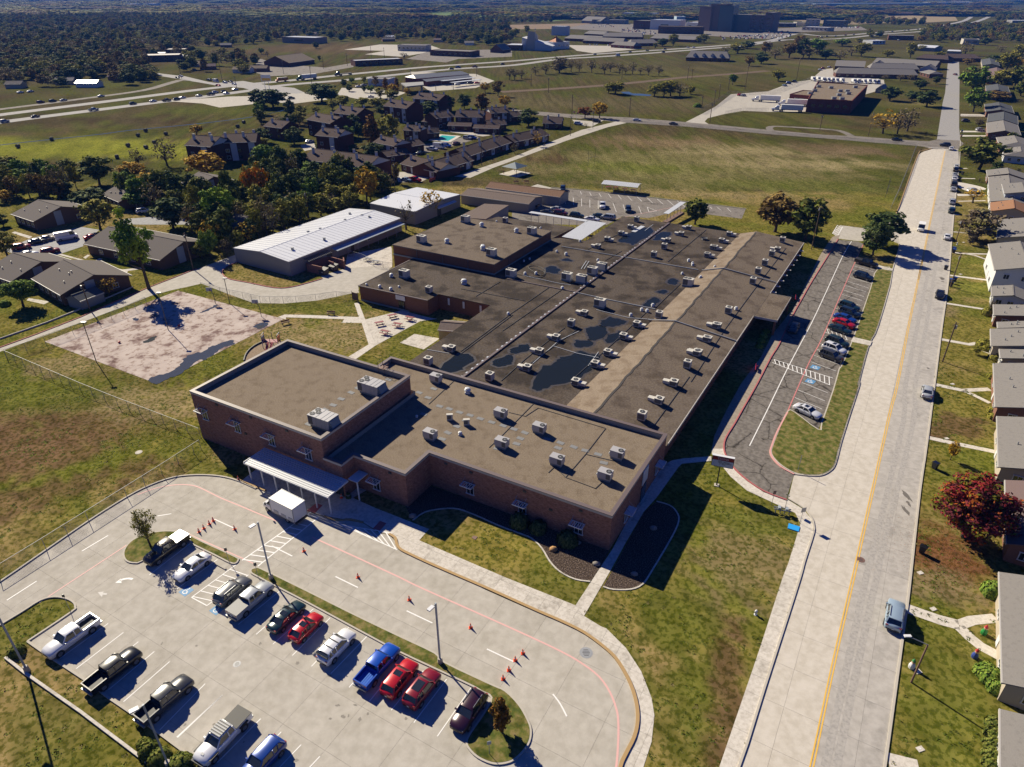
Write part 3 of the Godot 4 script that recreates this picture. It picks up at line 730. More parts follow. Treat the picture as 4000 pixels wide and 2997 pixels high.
func build_side_lot() -> void:
	var lot := pv([34.12,-90.25,33.92,-87.74,34.39,-84.74,35.4,-82.16,37.15,-79.47,39.63,-77.52,42.88,-83.43,41.62,-85.33,41.06,-87.43,41.22,-89.3,41.93,-90.89,44.11,-94.9,48.04,-101.2,49.19,-101.02,51.31,-95.66,52.77,-98.07,58.91,-108.57,64.26,-117.8,72.29,-130.6,88.34,-158.5,96.41,-172.3,93.53,-178.4,102.01,-192.5,101.3,-194.7,96.29,-196.5,86.47,-180.4,75.95,-163.2,69.33,-152,63.07,-141.3,55.59,-127.6,51.95,-121.7,45.85,-111,40.74,-102.43,37.96,-97.71,35.16,-93.2])
	var s := sheet("side_lot",lot,0.012,M.asphalt_old,"cracked grey-brown asphalt car park beside the old wing")
	line(s,"white_line",smooth(pv([99.53,-194.9,91.71,-182.3,78.04,-158.5,66.33,-138.2,54.63,-118.8,44.93,-102.13,38.42,-91.06]),3),0.16,M.paint_white)
	line(s,"pink_line",smooth(pv([101.85,-192.3,92.86,-177.2,79.35,-154.1,65.67,-130.6,60.07,-121.7,55.26,-113.65,48.59,-102.13,48.25,-101.47]),3),0.2,M.paint_red)
	for r in [pv([91.35,-174.1,94.58,-170]),pv([89.67,-171.4,92.71,-166.7]),pv([86.67,-166,90.17,-161.6]),pv([84.87,-163,88.26,-158.5]),pv([83.13,-160.2,86.47,-156.1]),pv([81.4,-157.3,84.61,-153.2]),pv([79.84,-154.6,83.01,-150.7]),pv([78.12,-151.6,81.38,-147.8]),pv([76.48,-149,79.62,-145.1]),pv([74.78,-146.3,77.95,-142.2]),pv([73.15,-143.5,76.34,-139.4]),pv([71.3,-140.3,74.47,-136.3]),pv([69.72,-137.7,73.14,-133.8]),pv([65.92,-130.6,69.45,-126.8]),pv([64.17,-127.9,67.53,-124]),pv([62.56,-125.3,66,-121.4]),pv([60.92,-122.7,64.31,-118.8]),pv([59.29,-119.9,62.66,-116.1]),pv([54.42,-111.66,57.78,-107.82]),pv([52.76,-108.87,56.13,-104.98]),pv([51.16,-106.18,54.53,-102.24]),pv([49.68,-103.6,53.04,-99.72])]:
		line(s,"bay_line",r,0.10,M.paint_white)
	hatch(s,V(52.22,-120.9),V(60.96,-113.29),V(51.5,-119.6),V(59.35,-110.66),13,0.16)
	hatch(s,V(68.38,-135.1),V(71.6,-131.2),V(67.4,-133.5),V(70.65,-129.5),5,0.12)
	var d := V(60.96,-113.29) - V(52.22,-120.9)
	wheelchair(s,V(59.23,-117.6),V(d.y,-d.x),1.6)
	wheelchair(s,V(56.18,-112.1),V(d.y,-d.x),1.6)
	var walk := pv([33.99,-90.25,32.13,-90.25,33.43,-93.87,37.38,-101.39,42.83,-111.13,49.86,-121.7,55.68,-132.3,64.43,-145.1,69.3,-153.4,79.24,-171.4,84.77,-181.4,91.94,-193.3,95.76,-199.2,98.7,-200.9,96.21,-196.7,86.31,-180.4,75.8,-163.2,69.2,-152,62.94,-141.3,55.46,-127.6,51.83,-121.7,45.74,-111,40.64,-102.43,37.86,-97.71,35.07,-93.2])
	var ws := sheet("side_walk",walk,0.014,M.joint,"brown stained concrete walk along the side car park")
	slabs(ws,walk,V(64.43,-145.1),V(84.77,-181.4) - V(49.86,-121.7),3.6,3.4,0.014,0.03,[M.walk_old])
	struct("kerb",rmesh(smooth(pv([96.31,-196.7,86.54,-180.6,75.95,-163.3,69.28,-152,63.02,-141.3,55.54,-127.6,51.9,-121.7,45.81,-111,40.7,-102.43,37.92,-97.71,35.13,-93.2,34.05,-90.25,33.87,-87.74,34.3,-84.74,35.31,-82.16,37.05,-79.41,39.68,-77.44]),3),0.22,0.0,0.16),M.kerb_red,"faded red kerb along the walk beside the side car park")
	island(pv([48.07,-101.39,49.39,-101.02,51.35,-95.76,52.77,-98.07,58.91,-108.57,64.06,-117.9,64.26,-117.8,72.17,-130.6,88.48,-158.5,95.81,-171,99.78,-170.4,80.58,-136.9,74.2,-127.3,64.75,-110.92,65.1,-111.04,53.78,-92.2,50.39,-86.22,48.65,-84.21,46.66,-83.12,44.42,-83.23,42.89,-83.86,41.7,-85.56,41.11,-87.59,41.22,-89.3,42.13,-91.22,44.26,-95.07]),"long grass strip between the side car park and the street",M.kerb)
	struct("kerb",rmesh(smooth(pv([48.04,-101.09,44.17,-94.96,41.93,-90.89,41.16,-89.23,41.03,-87.43,41.56,-85.27,42.89,-83.46]),3),0.26,0.0,0.172),M.kerb_pink,"pale red kerb round the end of the grass strip")
	struct("path",pmesh(pv([72.34,-130.8,75.34,-128.7,74.05,-126.7,70.86,-128.7]),0.166,0.175),M.walk_b,"short concrete path from the parked cars to the street")
	struct("path",pmesh(pv([97.62,-174.9,100.51,-171.6,99.53,-170.1,96.1,-172.3]),0.166,0.177),M.walk_b,"short concrete path near the shade trees")
func build_grounds() -> void:
	var plaza := pv([-40.74,-81.8,-39.41,-84.66,-39.38,-90.33,-24.67,-85.69,-21.14,-80.02,-23.12,-77.96,-19.36,-75.66,-11.33,-71.32,-12.42,-69.16,-12.26,-69.01,-0.71,-62.37,7.57,-57.96,8.48,-56.32,10.27,-54.83,10.9,-54.51,12.78,-51.79,13.98,-48.78,14.54,-45.56,14.48,-43.59,13.69,-40.75,12.47,-38.23,11.96,-36.37,10.24,-36.37,10.34,-38.23,11.09,-39.57,12.13,-41.23,12.74,-42.96,12.93,-44.89,12.66,-47.21,11.8,-49.84,10.72,-51.52,8.34,-53.91,5.65,-55.67,1.59,-57.75,-3.79,-60.86,-3.21,-60.66,-13.35,-66.25,-9.83,-64.38,-13.19,-66.45,-14.86,-67.41,-15.45,-68.87,-16.64,-70.31,-17.94,-70.63,-20.58,-72.68,-26.38,-74.03,-29.12,-75.19,-35.8,-78.75,-36.21,-79.64])
	var s := sheet("front_walk",plaza,0.012,M.joint,"pale slabbed sidewalk and entrance plaza before the school")
	slabs(s,plaza,V(-9.83,-64.38),V(-9.38,-59.73) - V(-26.92,-69.72),2.1,2.1,0.012,0.03,[M.walk,M.walk_b,M.walk])
	var sw := pv([19.15,-35.53,21.46,-38.22,26.54,-46.61,32.6,-56.63,36.25,-62.69,37.71,-65.29,40.81,-70.51,41.39,-71.9,41.72,-73.44,41.37,-75.43,39.9,-77.52,36.98,-79.2,35.25,-81.93,34.23,-84.5,33.76,-87.74,33.99,-90.25,32.13,-90.25,31.73,-88.67,32.57,-88.36,32.48,-85.92,33.11,-83,34.58,-79.68,38.45,-76.03,39.94,-74.66,39.88,-72.49,38.77,-70.51,35.56,-64.92,34.13,-62.69,27.83,-51.87,19.66,-38.22,18.22,-35.53])
	var s2 := sheet("sidewalk",sw,0.013,M.joint,"pale concrete sidewalk along the street kerb")
	slabs(s2,sw,V(19.66,-38.22),V(34.13,-62.69) - V(19.66,-38.22),2.4,6.0,0.013,0.03,[M.walk,M.walk,M.walk_b])
	var pw := pv([7.56,-57.86,11.12,-63.89,13.18,-67.33,18.37,-77.73,22.54,-85.37,25.17,-87.13,26.91,-87.59,31.52,-88.2,31.22,-86.97,26.43,-86.22,25.7,-85.33,21,-78.02,18.64,-74.94,15.23,-68.76,12.55,-63.67,8.48,-56.32])
	var s3 := sheet("garden_walk",pw,0.015,M.joint,"straight concrete walk round the corner of the brick wing")
	slabs(s3,pw,V(7.56,-57.86),V(11.12,-63.89) - V(7.56,-57.86),2.2,2.6,0.015,0.034,[M.walk,M.walk_b])
	var b1 := smooth(pv([-13.79,-73.07,-12.3,-74.81,-9.85,-75.54,-7.68,-75.49,-5.08,-74.13,-1.83,-72.02,0.96,-70.49,2.66,-69.45,3.96,-67.56,4.86,-65.24,6.06,-63.41,7.9,-62.11,9.77,-61.73]),3)
	var bed := b1.duplicate()
	bed.append_array(pv([11.12,-63.89,13.04,-67.56,-11.91,-80.67,-15.95,-77.73]))
	paved.append(bed)
	struct("planting_bed",pmesh(bed,0.0,0.03),M.mulch,"dark mulch bed curving along the brick front")
	struct("edging",rmesh(b1,0.2,0.0,0.09),M.walk_b,"pale curved edging of the bed before the brick front")
	var b2 := smooth(pv([11.26,-60.89,12.46,-60.43,14.66,-60.47,16.21,-61.31,17.69,-63.45,21.55,-69.75,23.19,-73.07,23.23,-74.94,22.51,-76.32,20.85,-77.16]),3)
	bed = b2.duplicate()
	bed.append_array(pv([18.62,-74.81,12.75,-63.67]))
	paved.append(bed)
	struct("planting_bed",pmesh(bed,0.0,0.03),M.mulch,"dark mulch bed on the side lawn")
	struct("edging",rmesh(b2,0.2,0.0,0.09),M.walk_b,"pale curved edging of the side lawn bed")
	var court := pv([-97.98,-128.9,-81.79,-156.9,-51.16,-140.2,-66.37,-111.12])
	var cs := sheet("ball_court",court,0.02,M.court,"weathered pinkish concrete ball court with flaking coating")
	var ul := V(-66.37,-111.12) - V(-97.98,-128.9)
	slabs(cs,court,V(-97.98,-128.9),ul,9.2,9.2,0.02,0.03,[M.court],298,0.03)
	puddle(pv([-68.91,-112.87,-68.1,-113.99,-66,-116.3,-65.37,-119.6,-65.6,-121.8,-64.11,-123.3,-62.97,-124.6,-62.21,-127,-60.87,-127.2,-60.26,-128.9,-58.79,-129.5,-58.06,-127.8,-59.95,-125.4,-59.98,-123.6,-61.22,-121.3,-62.58,-120.1,-63.31,-116.3,-64.81,-113.54,-66.64,-111.25]),0.036,"long grey puddle along the edge of the ball court")
	puddle(pv([-77.23,-128.6,-76.77,-130,-76.35,-131.2,-75.57,-131.6,-75.55,-130,-75.91,-129.1,-76.26,-128.3,-76.83,-128]),0.036,"small bright puddle in the middle of the ball court")
	puddle(pv([-71.2,-144,-69.52,-147.6,-68.86,-147.3,-70.35,-144.2]),0.036,"narrow puddle below the leaning hoop")
	puddle(pv([-85,-140.4,-84.79,-141.1,-83.84,-140.5,-83.82,-139.6,-84.43,-139.6]),0.036,"round puddle near the lane side of the ball court")
	puddle(pv([-56.41,-136.1,-56.11,-137.9,-55.02,-138.5,-53.99,-138.5,-53.78,-137,-54.17,-135.8,-55.24,-135.2]),0.036,"heart shaped puddle at the corner of the ball court")
	sheet("courtyard_path",pv([-37.12,-149.2,-36.1,-149.5,-32.84,-140,-28.28,-127.1,-31.26,-120.9,-32.88,-122.1,-29.82,-127.6,-33.27,-138.2,-37.78,-138.3,-37.53,-140.2,-50.9,-141.2,-50.58,-140,-52.76,-141.3,-51.6,-142.7,-45.49,-142.4,-34.51,-141.3]),0.016,M.walk,"pale concrete paths across the courtyard lawn")
	sheet("picnic_pad",pv([-32.84,-140,-26.58,-144.2,-25.4,-145.1,-19.12,-141.3,-16.69,-140.3,-20.43,-139.1,-28.28,-127.1]),0.020,M.walk_b,"concrete pad under the red picnic tables")
	sheet("courtyard_pad",pv([-23.43,-128.4,-20.92,-132.6,-15.26,-130.4,-18.11,-125.3]),0.018,M.walk_b,"bare concrete pad beside the old wing")
	sheet("sand_pit",smooth(pv([-53.19,-120.2,-53.73,-123.2,-53.34,-126.3,-51.7,-128.7,-48.66,-129.1,-47.2,-127.4,-48.36,-120.2]),3,true),0.02,M.dirt,"brown play surface of the playground")
	sheet("service_drive",pv([-105.85,-125.1,-101.81,-131.8,-96.97,-141,-94.45,-147.8,-89.6,-159.1,-83.16,-171.7,-76.51,-184.2,-74.07,-178.1,-75.62,-175.4,-76.04,-171,-74.81,-167.6,-71.7,-164.4,-66.47,-162,-58.73,-158.5,-54.83,-158.9,-51.04,-162,-48.31,-165.2,-49.29,-166.8,-44.19,-172.3,-41.06,-178.4,-34.36,-189.2,-31.9,-174.1,-32.51,-171,-38.29,-160.1,-37.27,-155.6,-38.89,-155.2,-42.59,-152.9,-46.49,-150.7,-53.7,-149,-60.86,-149.3,-68.1,-154.3,-77.98,-161.6,-80.99,-159.1,-83.65,-157.2,-87.09,-153.6,-90.63,-146.6,-94.26,-140.8,-100.31,-131.3,-104.78,-123.5]),0.014,M.conc3,"concrete service drive curving behind the school")
	struct("kerb",rmesh(smooth(pv([-74.07,-177.2,-75.47,-174.9,-75.95,-171,-74.72,-167.6,-71.76,-164.5,-66.52,-162.2,-58.78,-158.7,-54.87,-159.1,-51.08,-162.2,-48.4,-164.9]),3),0.22,0.0,0.16),M.kerb_red,"red kerb round the lawn of the metal building")
	struct("kerb",rmesh(pv([-106.02,-125.4,-101.98,-132.1,-97.14,-141.3,-94.62,-148.1,-89.77,-159.4,-83.34,-172.1]),0.2,0.0,0.14),M.kerb_red,"dark red kerb of the service lane by the duplexes")
	struct("edging",rmesh(pv([-108.03,-130,-103.03,-138.1,-98.24,-148.3,-93.93,-159.1]),0.18,0.0,0.3),M.walk,"long pale retaining edge behind the duplexes")
	sheet("service_yard",pv([-45.86,-183.3,-34.68,-190.2,-31.77,-173.2,-36.84,-174.1,-44.19,-172.3]),0.018,M.walk_b,"concrete yard between the metal building and the gym")
	var back := pv([14.7,-257.5,27.6,-253.5,41.6,-247.2,59.6,-238.3,78.6,-229,74,-217.8,63.2,-223.1,58.6,-230,54.9,-227.2,48.8,-221.7,44.1,-218.5,35.8,-220.4,29.7,-210.9,23.2,-210.9,5.8,-212.2,-0,-213.4,-0,-232.7])
	var bs := sheet("back_lot",back,0.013,M.asphalt_lot,"worn grey asphalt car park behind the school")
	sheet("back_drive",pv([-6.9,-236.5,-0,-247.2,-0,-257.5,5.2,-257.2,9.7,-262.8,14.8,-257.5,-0,-232.1,-2.4,-231.4]),0.017,M.conc3,"pale concrete drive into the back car park")
	for k in 11:
		var t := k / 10.0
		line(bs,"bay_line",PackedVector2Array([V(24.96,-252.1).lerp(V(57.65,-239.5),t),V(25.03,-248).lerp(V(58.71,-231.4),t)]),0.12,M.paint_white)
	for k in 8:
		var t := k / 7.0
		line(bs,"bay_line",PackedVector2Array([V(10.45,-248.5).lerp(V(30.14,-239.5),t),V(10.44,-239.5).lerp(V(29.02,-229.3),t)]),0.12,M.paint_white)
	for r in [pv([34.9,-236.8,34.6,-225.4]),pv([38.1,-234.3,37.6,-224]),pv([43.1,-232.1,42.6,-223.5]),pv([45.9,-231.4,45.4,-225.1]),pv([45.9,-231.4,48.2,-226.5]),pv([48.2,-226.5,45.4,-225.1]),pv([67.2,-231.4,67.3,-229]),pv([69.6,-230.9,70,-227.2]),pv([72.7,-230,72.7,-225.8])]:
		line(bs,"bay_line",r,0.12,M.paint_white)
	line(bs,"pink_line",pv([4.9,-241.7,10.8,-248]),0.15,M.paint_pink)
	line(bs,"pink_line",pv([32.7,-217.2,41.9,-223.1,55,-231.4]),0.15,M.paint_pink)
	struct("kerb",rmesh(pv([14.7,-258,27.7,-254.1,41.7,-247.7,59.7,-238.7,78.9,-229.3]),0.2,0.0,0.14),M.kerb,"kerb between the back car park and the playing field")
	hatch(bs,V(101.92,-210.7),V(96.82,-202.1),V(102.89,-209.1),V(97.87,-200.5),5,0.18)
	sheet("duplex_lot",pv([-144,-186.5,-142.9,-197,-138.9,-203.7,-134,-209,-126.7,-206,-126.3,-203.1,-124.5,-192.8,-123.3,-190.5,-126.4,-183.2,-134.8,-183.7,-138,-183.7]),0.014,grain("lot_wet",[col(0.20,0.20,0.205),col(0.27,0.27,0.275)],9.0,0.75),"shining pale car park between the duplexes")
	sheet("duplex_lot",pv([-126.2,-217,-117.3,-219.6,-101.8,-220.3,-99.4,-211.4,-117.2,-211.4,-122.6,-212]),0.014,M.lot_wet,"shining pale drive behind the second duplex")
	sheet("path",pv([-127.4,-183.7,-126.3,-184.2,-114.42,-177.6,-104.53,-172.3,-100.84,-171,-100.01,-168,-102.55,-170.1,-113.07,-176.3]),0.018,M.walk_b,"pale path past the long duplex")
	sheet("path",pv([-103.19,-171.4,-98.2,-173.2,-96.88,-172.3,-101.64,-170.1]),0.02,M.walk_b,"short pale path to the long duplex porch")
	sheet("path",pv([-118.1,-180.9,-118.1,-183.2,-117.2,-182.8,-116.9,-179.9]),0.02,M.walk_b,"first short path to a duplex door")
	sheet("path",pv([-113.55,-177.2,-113.36,-180.4,-112.16,-179.9,-112.37,-176.7]),0.02,M.walk_b,"second short path to a duplex door")
	sheet("path",pv([-151.6,-204.3,-143.2,-199.2,-143.2,-197.6,-151.9,-203.1]),0.02,M.walk_b,"path from the far duplex to the cars")
	sheet("path",pv([-115.6,-152.3,-109.36,-150.2,-109.72,-148.5,-115.3,-150.9]),0.02,M.walk_b,"back patio of the near duplex")
	sheet("apartment_drive",pv([-47.4,-283.3,-37.9,-282.3,-31.6,-275.4,-35.1,-266,-43.5,-266]),0.018,M.conc3,"pale drive at the end of the apartments")
	sheet("apartment_drive",pv([-44.8,-335.3,-40.5,-340.9,-18.4,-364.9,-16.2,-355.6,-28.9,-333.9,-41,-317,-48.2,-305,-52,-307.3]),0.018,M.asphalt_lot,"grey drive between the apartment rows")
	sheet("apartment_drive",pv([-40.2,-378.2,-28.2,-379.9,-10.7,-363.3,-14.6,-360.2,-30.6,-371.4]),0.018,M.conc3,"pale court before the garages")
	sheet("apartment_drive",pv([-100.6,-338.1,-95.8,-345.2,-90.9,-329.9,-94.8,-324.6]),0.018,M.conc3,"pale drive at the tall apartments")
	sheet("apartment_drive",pv([34.1,-411.4,45.3,-405.5,52.5,-411.4,43,-388.7,35.3,-394.1]),0.022,M.conc3,"pale drive by the flag poles")
	for r in [[pv([134.6,-204.1,139.8,-201.9]),0.9],[pv([123.4,-185.2,126.3,-184.2,133.1,-183.7]),1.0],[pv([126.5,-184.1,128.5,-182.7,130,-178.4]),0.8],[pv([112.65,-167.5,115.1,-166.4,121.2,-163.8]),1.1],[pv([101.93,-149.3,105.99,-147.2,109.03,-145.7]),1.0],[pv([90.58,-130,95.1,-127.6,96.97,-128.1]),1.2],[pv([95.74,-126,97.03,-123.4]),0.8],[pv([79.15,-110.86,83,-108.75,88.24,-109.19]),1.2],[pv([83,-108.75,84.13,-106.93,85.29,-104.3]),0.9],[pv([68.63,-93.39,71.77,-91.84,77.42,-89.29]),1.1],[pv([47.07,-57.5,50.06,-55.77,51.93,-55.02]),1.6],[pv([51.93,-55.02,53.8,-55.69,56.84,-56.03]),1.3],[pv([51.79,-54.77,52.15,-53.3,52.71,-52.03,53.9,-50.8]),1.4],[pv([36.06,-38.98,38.61,-38.23]),1.5],[pv([184.4,-288.9,187.9,-289.5]),1.2],[pv([174.7,-272.5,180.7,-271.6]),1.2],[pv([134.3,-203.9,140,-202.1]),0.9],[pv([145.1,-222.4,146.4,-222.1]),1.2],[pv([155.4,-238.7,165.5,-239.5]),0.9]]:
		struct("path",rmesh(r[0],r[1],0.018,0.018),M.walk,"narrow pale walk from the street kerb to a house").set_meta("group","walks across the house lawns")
	sheet("house_drive",smooth(pv([170.8,-266,174,-262.4,175.8,-258,174.4,-254.6,166.5,-253.8,167.8,-260.6]),2,true),0.018,M.walk,"curved drive with the white parked car")
	for r in [pv([160.6,-248.8,165.7,-248,171,-247.2,159.3,-245.6]),pv([264.3,-428.7,278.6,-427,276.1,-422.8,261.4,-423.6]),pv([234.4,-376.5,247.6,-375.4,245.6,-372.1,231.8,-372.1]),pv([227.2,-364,240.5,-363,238.9,-360.5,224.9,-359.9]),pv([266.2,-432.1,280.4,-429.9,277.3,-424.8,262.4,-425.7])]:
		sheet("house_drive",r,0.018,M.walk,"straight pale drive of a house on the street").set_meta("group","drives of the houses")
	struct("patio",pmesh(pv([57.05,-56.37,57.46,-56.37,53.72,-50.2,53.4,-50.2]),0.0,0.1),M.walk,"narrow porch slab under the eaves")
func puddle(poly: PackedVector2Array,y: float,label: String,group := "") -> void:
	var q := smooth(poly,5,true)
	for i in q.size():
		q[i] += V(gn3.get_noise_2d(q[i].x * 1.3,q[i].y * 1.3),gn3.get_noise_2d(q[i].y * 1.3 + 50.0,q[i].x * 1.3)) * 0.9
	var best := poly
	var ar := 0.0
	for r in Geometry2D.offset_polygon(q,0.02):
		if Geometry2D.triangulate_polygon(r).size() > 2 and not Geometry2D.is_polygon_clockwise(r):
			var a := 0.0
			for k in r.size(): a += r[k].cross(r[(k + 1) % r.size()])
			if absf(a) > ar:
				ar = absf(a)
				best = r
	var pd := obj("puddle",pmesh(best,y,y,false),M.water if y > 1.0 else M.water_shallow)
	tag(pd,label,"puddle",group)
	for r in Geometry2D.offset_polygon(best,0.45):
		if y > 1.0 and Geometry2D.triangulate_polygon(r).size() > 2 and not Geometry2D.is_polygon_clockwise(r):
			obj("damp_edge",pmesh(r,y - 0.004,y - 0.004,false),grain("damp",[col(0.035,0.029,0.025),col(0.055,0.046,0.039)],3.0,0.45),pd)
# ---------------------------------------------------------------- the school
const SO := Vector3(12.73,0,-67.19)
const SU := Vector2(0.8735,0.4867)
func sturn() -> float:
	return head(SU)
# point of the school frame (u along the front,v to the back) in the world
func sw(u: float,v: float,y := 0.0) -> Vector3:
	return SO + Q(SU.x * u + SU.y * v,y,SU.y * u - SU.x * v)
# polygon given as u,v pairs -> local x,z
func uvp(a: Array) -> PackedVector2Array:
	var r := PackedVector2Array()
	for i in range(0,a.size(),2):
		r.append(V(a[i],-a[i + 1]))
	return r
# mitred inset of a closed polygon (d > 0 goes inside)
func inset(p: PackedVector2Array,d: float) -> PackedVector2Array:
	var r := PackedVector2Array()
	var sgn := -1.0 if Geometry2D.is_polygon_clockwise(p) else 1.0
	var n := p.size()
	for i in n:
		var e1 := (p[i] - p[(i - 1 + n) % n]).normalized()
		var e2 := (p[(i + 1) % n] - p[i]).normalized()
		var n1 := V(-e1.y,e1.x) * sgn
		var n2 := V(-e2.y,e2.x) * sgn
		var m := (n1 + n2).normalized()
		r.append(p[i] + m * d / maxf(0.25,m.dot(n1)))
	return r
func walls(poly: PackedVector2Array,y0: float,y1: float) -> Mesh:
	var st := nst()
	var cw := Geometry2D.is_polygon_clockwise(poly)
	for i in poly.size():
		var a := poly[i]
		var b := poly[(i + 1) % poly.size()]
		var d := b - a
		var n := Q(d.y,0,-d.x).normalized() * (-1.0 if cw else 1.0)
		tri(st,v3(a,y0),v3(b,y0),v3(b,y1),n)
		tri(st,v3(a,y0),v3(b,y1),v3(a,y1),n)
	return st.commit()
# ring of mitred blocks between two outlines,one piece for each edge
func ring(parent: Node,called: String,outer: PackedVector2Array,inner: PackedVector2Array,y0: float,y1: float,m: Material,skip := []) -> void:
	for i in outer.size():
		if i in skip: continue
		var j := (i + 1) % outer.size()
		var st := nst()
		hexa(st,[v3(outer[i],y0),v3(outer[j],y0),v3(inner[j],y0),v3(inner[i],y0)],[v3(outer[i],y1),v3(outer[j],y1),v3(inner[j],y1),v3(inner[i],y1)])
		obj(called,st.commit(),m,parent)
func parapet_block(t: Node,p: PackedVector2Array,h: float,rh: float,wall: Material,roof: Material,skip := []) -> void:
	obj("wall",walls(p,0.0,h),wall,t)
	var q := inset(p,0.38)
	obj("parapet_lining",walls(q,rh - 0.1,h),M.lining,t)
	obj("roof",pmesh(inset(p,0.3),rh - 0.2,rh,false),roof,t)
	ring(t,"coping",inset(p,-0.10),inset(p,0.48),h,h + 0.09,M.coping,skip)
	ring(t,"fascia",inset(p,-0.05),inset(p,-0.002),h - 0.38,h - 0.01,M.fascia,skip)
# a sun-shade of slats over a window; local x along the wall,+z out of the wall
func awning(t: Node,u: float,v: float,y: float,side := false,w := 1.9) -> void:
	var b := Node3D.new()
	b.name = "window"
	t.add_child(b,true)
	b.position = Q(u,y,-v)
	b.rotation.y = PI * 0.5 if side else 0.0
	obj("pane",mbox(Q(w * 0.62,1.7,0.06),Q(0.1,-1.0,0.03)),M.glass_dark,b)
	var st := nst()
	for k in [[-0.45,-1.0,0.07,1.8],[0.65,-1.0,0.07,1.8],[0.1,-1.0,0.05,1.7]]:
		box(st,Q(k[0] * w * 0.55,k[1],0.06),Q(k[2],k[3],0.08))
	box(st,Q(0.1,-1.9,0.1),Q(w * 0.75,0.1,0.2))
	obj("sill",st.commit(),M.white_metal,b)
	st = nst()
	var dep := 1.15
	box(st,Q(0,0,dep),Q(w,0.16,0.08))
	box(st,Q(0,0,0.06),Q(w,0.12,0.06))
	for s in [-1,1]:
		box(st,Q(s * w * 0.5,0,dep * 0.5),Q(0.06,0.12,dep))
	obj("awning_frame",st.commit(),M.white_metal,b)
	for k in 6:
		st = nst()
		var x := -w * 0.5 + w * (k + 0.5) / 6.0
		hexa(st,[Q(x - 0.11,-0.07,0.1),Q(x - 0.08,-0.07,0.1),Q(x - 0.08,-0.07,dep - 0.05),Q(x - 0.11,-0.07,dep - 0.05)],[Q(x + 0.08,0.06,0.1),Q(x + 0.11,0.06,0.1),Q(x + 0.11,0.06,dep - 0.05),Q(x + 0.08,0.06,dep - 0.05)])
		obj("slat",st.commit(),M.white_metal,b)
	for s in [-1,1]:
		st = nst()
		bar(st,Q(s * w * 0.38,0.95,0.03),Q(s * w * 0.38,0.05,dep),0.035)
		obj("rod",st.commit(),M.galv,b)
func build_school() -> void:
	over(grain("brick",[col(0.19,0.092,0.07),col(0.28,0.145,0.112),col(0.39,0.24,0.195)],3.2,0.9,0.02,5,61,Q(0.45,2.2,0.45)),[col(0.6,0.58,0.56),col(1,1,1),col(1.0,0.96,0.92)],[0.1,0.5,0.9],9.0,0.03)
	grain("brick_old",[col(0.15,0.072,0.045),col(0.19,0.095,0.06),col(0.235,0.125,0.082)],3.0,0.9,0.02,5,62,Q(0.5,2.5,0.5))
	over(grain("roof_tan",[col(0.150,0.118,0.084),col(0.192,0.153,0.111),col(0.230,0.185,0.136)],4.0,0.95,0.03,5,63),[col(0.80,0.78,0.76),col(1,1,1),col(1,1,1)],[0.12,0.5,1.0],19.0,0.014)
	over(grain("roof_dark",[col(0.060,0.047,0.038),col(0.084,0.068,0.055),col(0.107,0.088,0.072)],5.0,0.9,0.02,5,64),[col(0.45,0.44,0.44),col(0.80,0.79,0.78),col(1.45,1.34,1.2)],[0.28,0.5,0.78],38.0,0.008)
	over(grain("roof_mid",[col(0.108,0.084,0.063),col(0.140,0.112,0.086),col(0.168,0.136,0.105)],5.0,0.92,0.02,5,65),[col(0.6,0.58,0.57),col(1,1,1),col(1.1,1.05,1.0)],[0.15,0.5,0.95],27.0,0.008)
	over(grain("roof_beige",[col(0.18,0.142,0.105),col(0.228,0.183,0.138),col(0.262,0.213,0.162)],4.0,0.95,0.02,5,66),[col(0.68,0.64,0.61),col(0.95,0.95,0.95),col(1,1,1)],[0.25,0.55,1.0],26.0,0.012)
	plain("coping",col(0.125,0.095,0.092),0.5)
	plain("fascia",col(0.42,0.40,0.37),0.6)
	plain("lining",col(0.22,0.23,0.235),0.6)
	plain("pad",col(0.17,0.175,0.18),0.8)
	plain("sheet_white",col(0.50,0.52,0.54),0.4)
	var t := thing("school_building","sprawling brown brick school with flat gravel roofs and dark older wings","school",SO,sturn())
	parapet_block(t,uvp([-68.3,-8.15,-40.95,-8.15,-40.95,12.8,-68.3,12.8]),8.95,8.15,M.brick,M.roof_tan)
	parapet_block(t,uvp([0,0,0.3,21.3,-51.6,21.1,-51.6,12.9,-40.85,12.9,-40.85,-8.35,-37.5,-8.35,-37.5,-5.75,-28.3,-5.75,-28.3,0]),5.9,5.15,M.brick,M.roof_tan,[3,4])
	for k in [[-66.0,-8.2],[-58.7,-8.2],[-51.4,-8.2],[-44.0,-8.2]]:
		awning(t,k[0],k[1],6.3)
	for k in [[-33.8,-5.8],[-21.5,-0.03],[-13.0,-0.03],[-4.5,-0.03]]:
		awning(t,k[0],k[1],3.0)
	awning(t,0.12,5.4,3.0,true)
	awning(t,0.30,17.6,3.0,true)
	obj("door_panel",mbox(Q(0.1,2.4,2.2),Q(0.27,4.3,-12.2)),M.white_metal,t)
	var sd := obj("door",mbox(Q(0.08,2.6,2.0),Q(0.22,1.3,-12.2)),M.glass_dark,t)
	obj("handle",mbox(Q(0.06,0.5,0.06),Q(0.31,1.2,-12.0)),M.galv,sd)
	for k in [[-62.4,-8.2,8.2],[-55.0,-8.2,8.2],[-47.6,-8.2,8.2],[-57.0,-8.2,4.6],[-31.0,-5.8,5.1],[-25.4,-0.02,5.0],[-21.2,-0.02,5.0],[-12.6,-0.02,5.0],[-4.3,-0.02,5.0],[-8.6,-0.02,3.4]]:
		obj("scupper",mbox(Q(0.5,0.3,0.12),Q(k[0],k[2],-k[1] + 0.04)),M.dark_metal,t)
